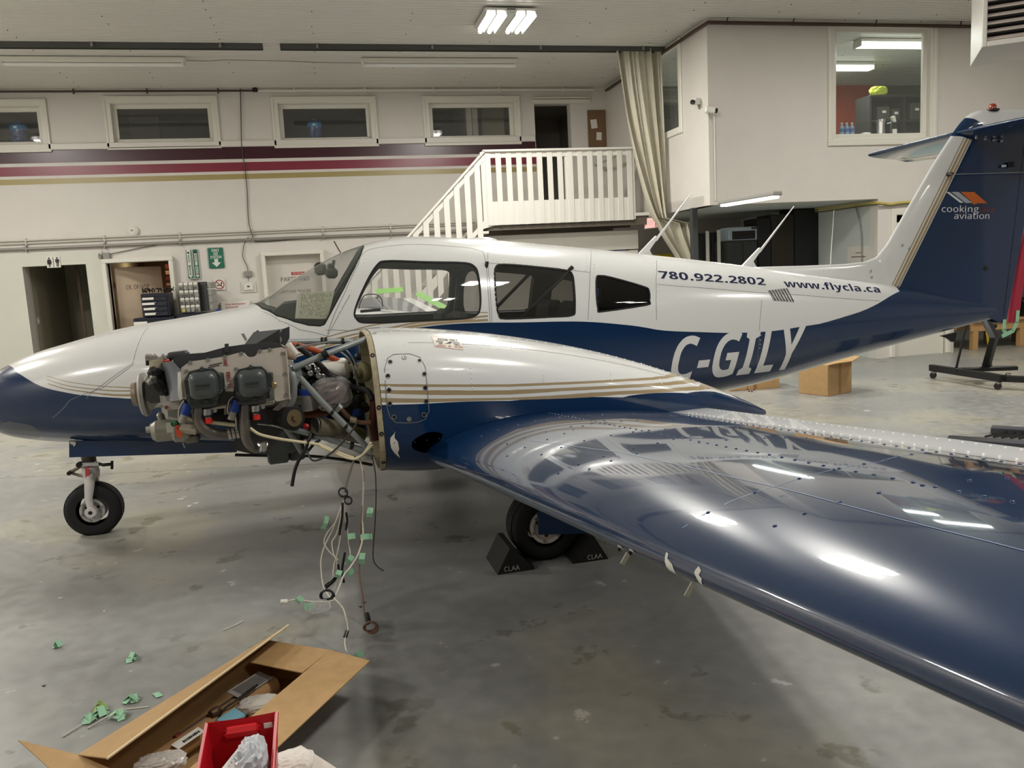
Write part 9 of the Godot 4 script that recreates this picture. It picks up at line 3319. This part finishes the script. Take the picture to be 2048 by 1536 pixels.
	w = thing("engine_block", "dark machine part on the wooden bench beside the white crate", "machine part", V(x0 + 1.25, 0.46, z - 0.3))
	st = ST()
	bx(st, V(x0 + 1.25, 0.6, z - 0.3), V(0.5,0.28,0.35), Basis(Vector3.UP, 0.3), 0.03)
	lathe(st, V(x0 + 1.2, 0.62, z - 0.1), Vector3.BACK, [[0.0, 0.0], [0.0, 0.09], [0.06, 0.09], [0.06, 0.0]], 14)
	put("body", st, mats["stand_black"], w)
	# white folded door panels leaning by the doorway, blue tray on the floor
	w = thing("folding_door_panel", "white ribbed folding door panels standing on the floor behind the tail skid", "panel", V(9.662,0,-11.294))
	for i in 4:
		st = ST()
		bx(st, V(9.502,0,-11.236) + V(0.065 * i, 0.55, -0.02 * (i % 2)), V(0.06,1.1,0.04), Basis(Vector3.UP, 0.4 * (1 if i % 2 else -1)), 0.006)
		put("panel", st, mats["white_plastic"], w)
	w = thing("blue_tray", "flat blue tray on the floor by the office doorway", "tray", V(8.214,0,-11.215))
	st = ST()
	bx(st, V(8.214,0,-11.215) + V(0,0.02,0), V(0.32,0.04,0.22), Basis(), 0.008)
	put("body", st, mat("tray_blue", c8(40, 66, 140), 0.5), w)
	st = ST()
	bx(st, V(8.214,0,-11.215) + V(0,0.045,0), V(0.28,0.01,0.18), Basis())
	put("lid", st, mat("tray_grey", c8(110, 120, 140), 0.5), w)
	# black grating ramp on the floor at the right edge
	o = thing("floor_grate", "dark steel grating on the floor at the right edge behind the wing", "grating", V(5.364,0,-5.627))
	var g0 := V(5.101,0.03,-5.737)
	var g1 := V(5.558,0.03,-5.781)
	st = ST()
	bx(st, g0 + V(0.16,0,0.4), V(0.16,0.05,1), Basis(Vector3.UP, 0.75), 0.006)
	bx(st, g1 + V(0.3,0,0.26), V(0.14,0.05,1), Basis(Vector3.UP, 0.75), 0.006)
	put("side_rail", st, mat("grate_grey", c8(66, 66, 72), 0.6), o)
	for i in 16:
		st = ST()
		var u := i / 15.0
		var p0 := g0 + V(0.1,-0.005,0.05) + Basis(Vector3.UP, 0.75) * V(0.06, 0, 0.05 + 0.06 * i)
		var p1 := g1 + V(0.18,-0.005,-0.06) + Basis(Vector3.UP, 0.75) * V(0.0, 0, 0.05 + 0.06 * i)
		tube(st, [p0, p1], 0.01, 4, false)
		put("bar", st, mats["stand_black"], o)
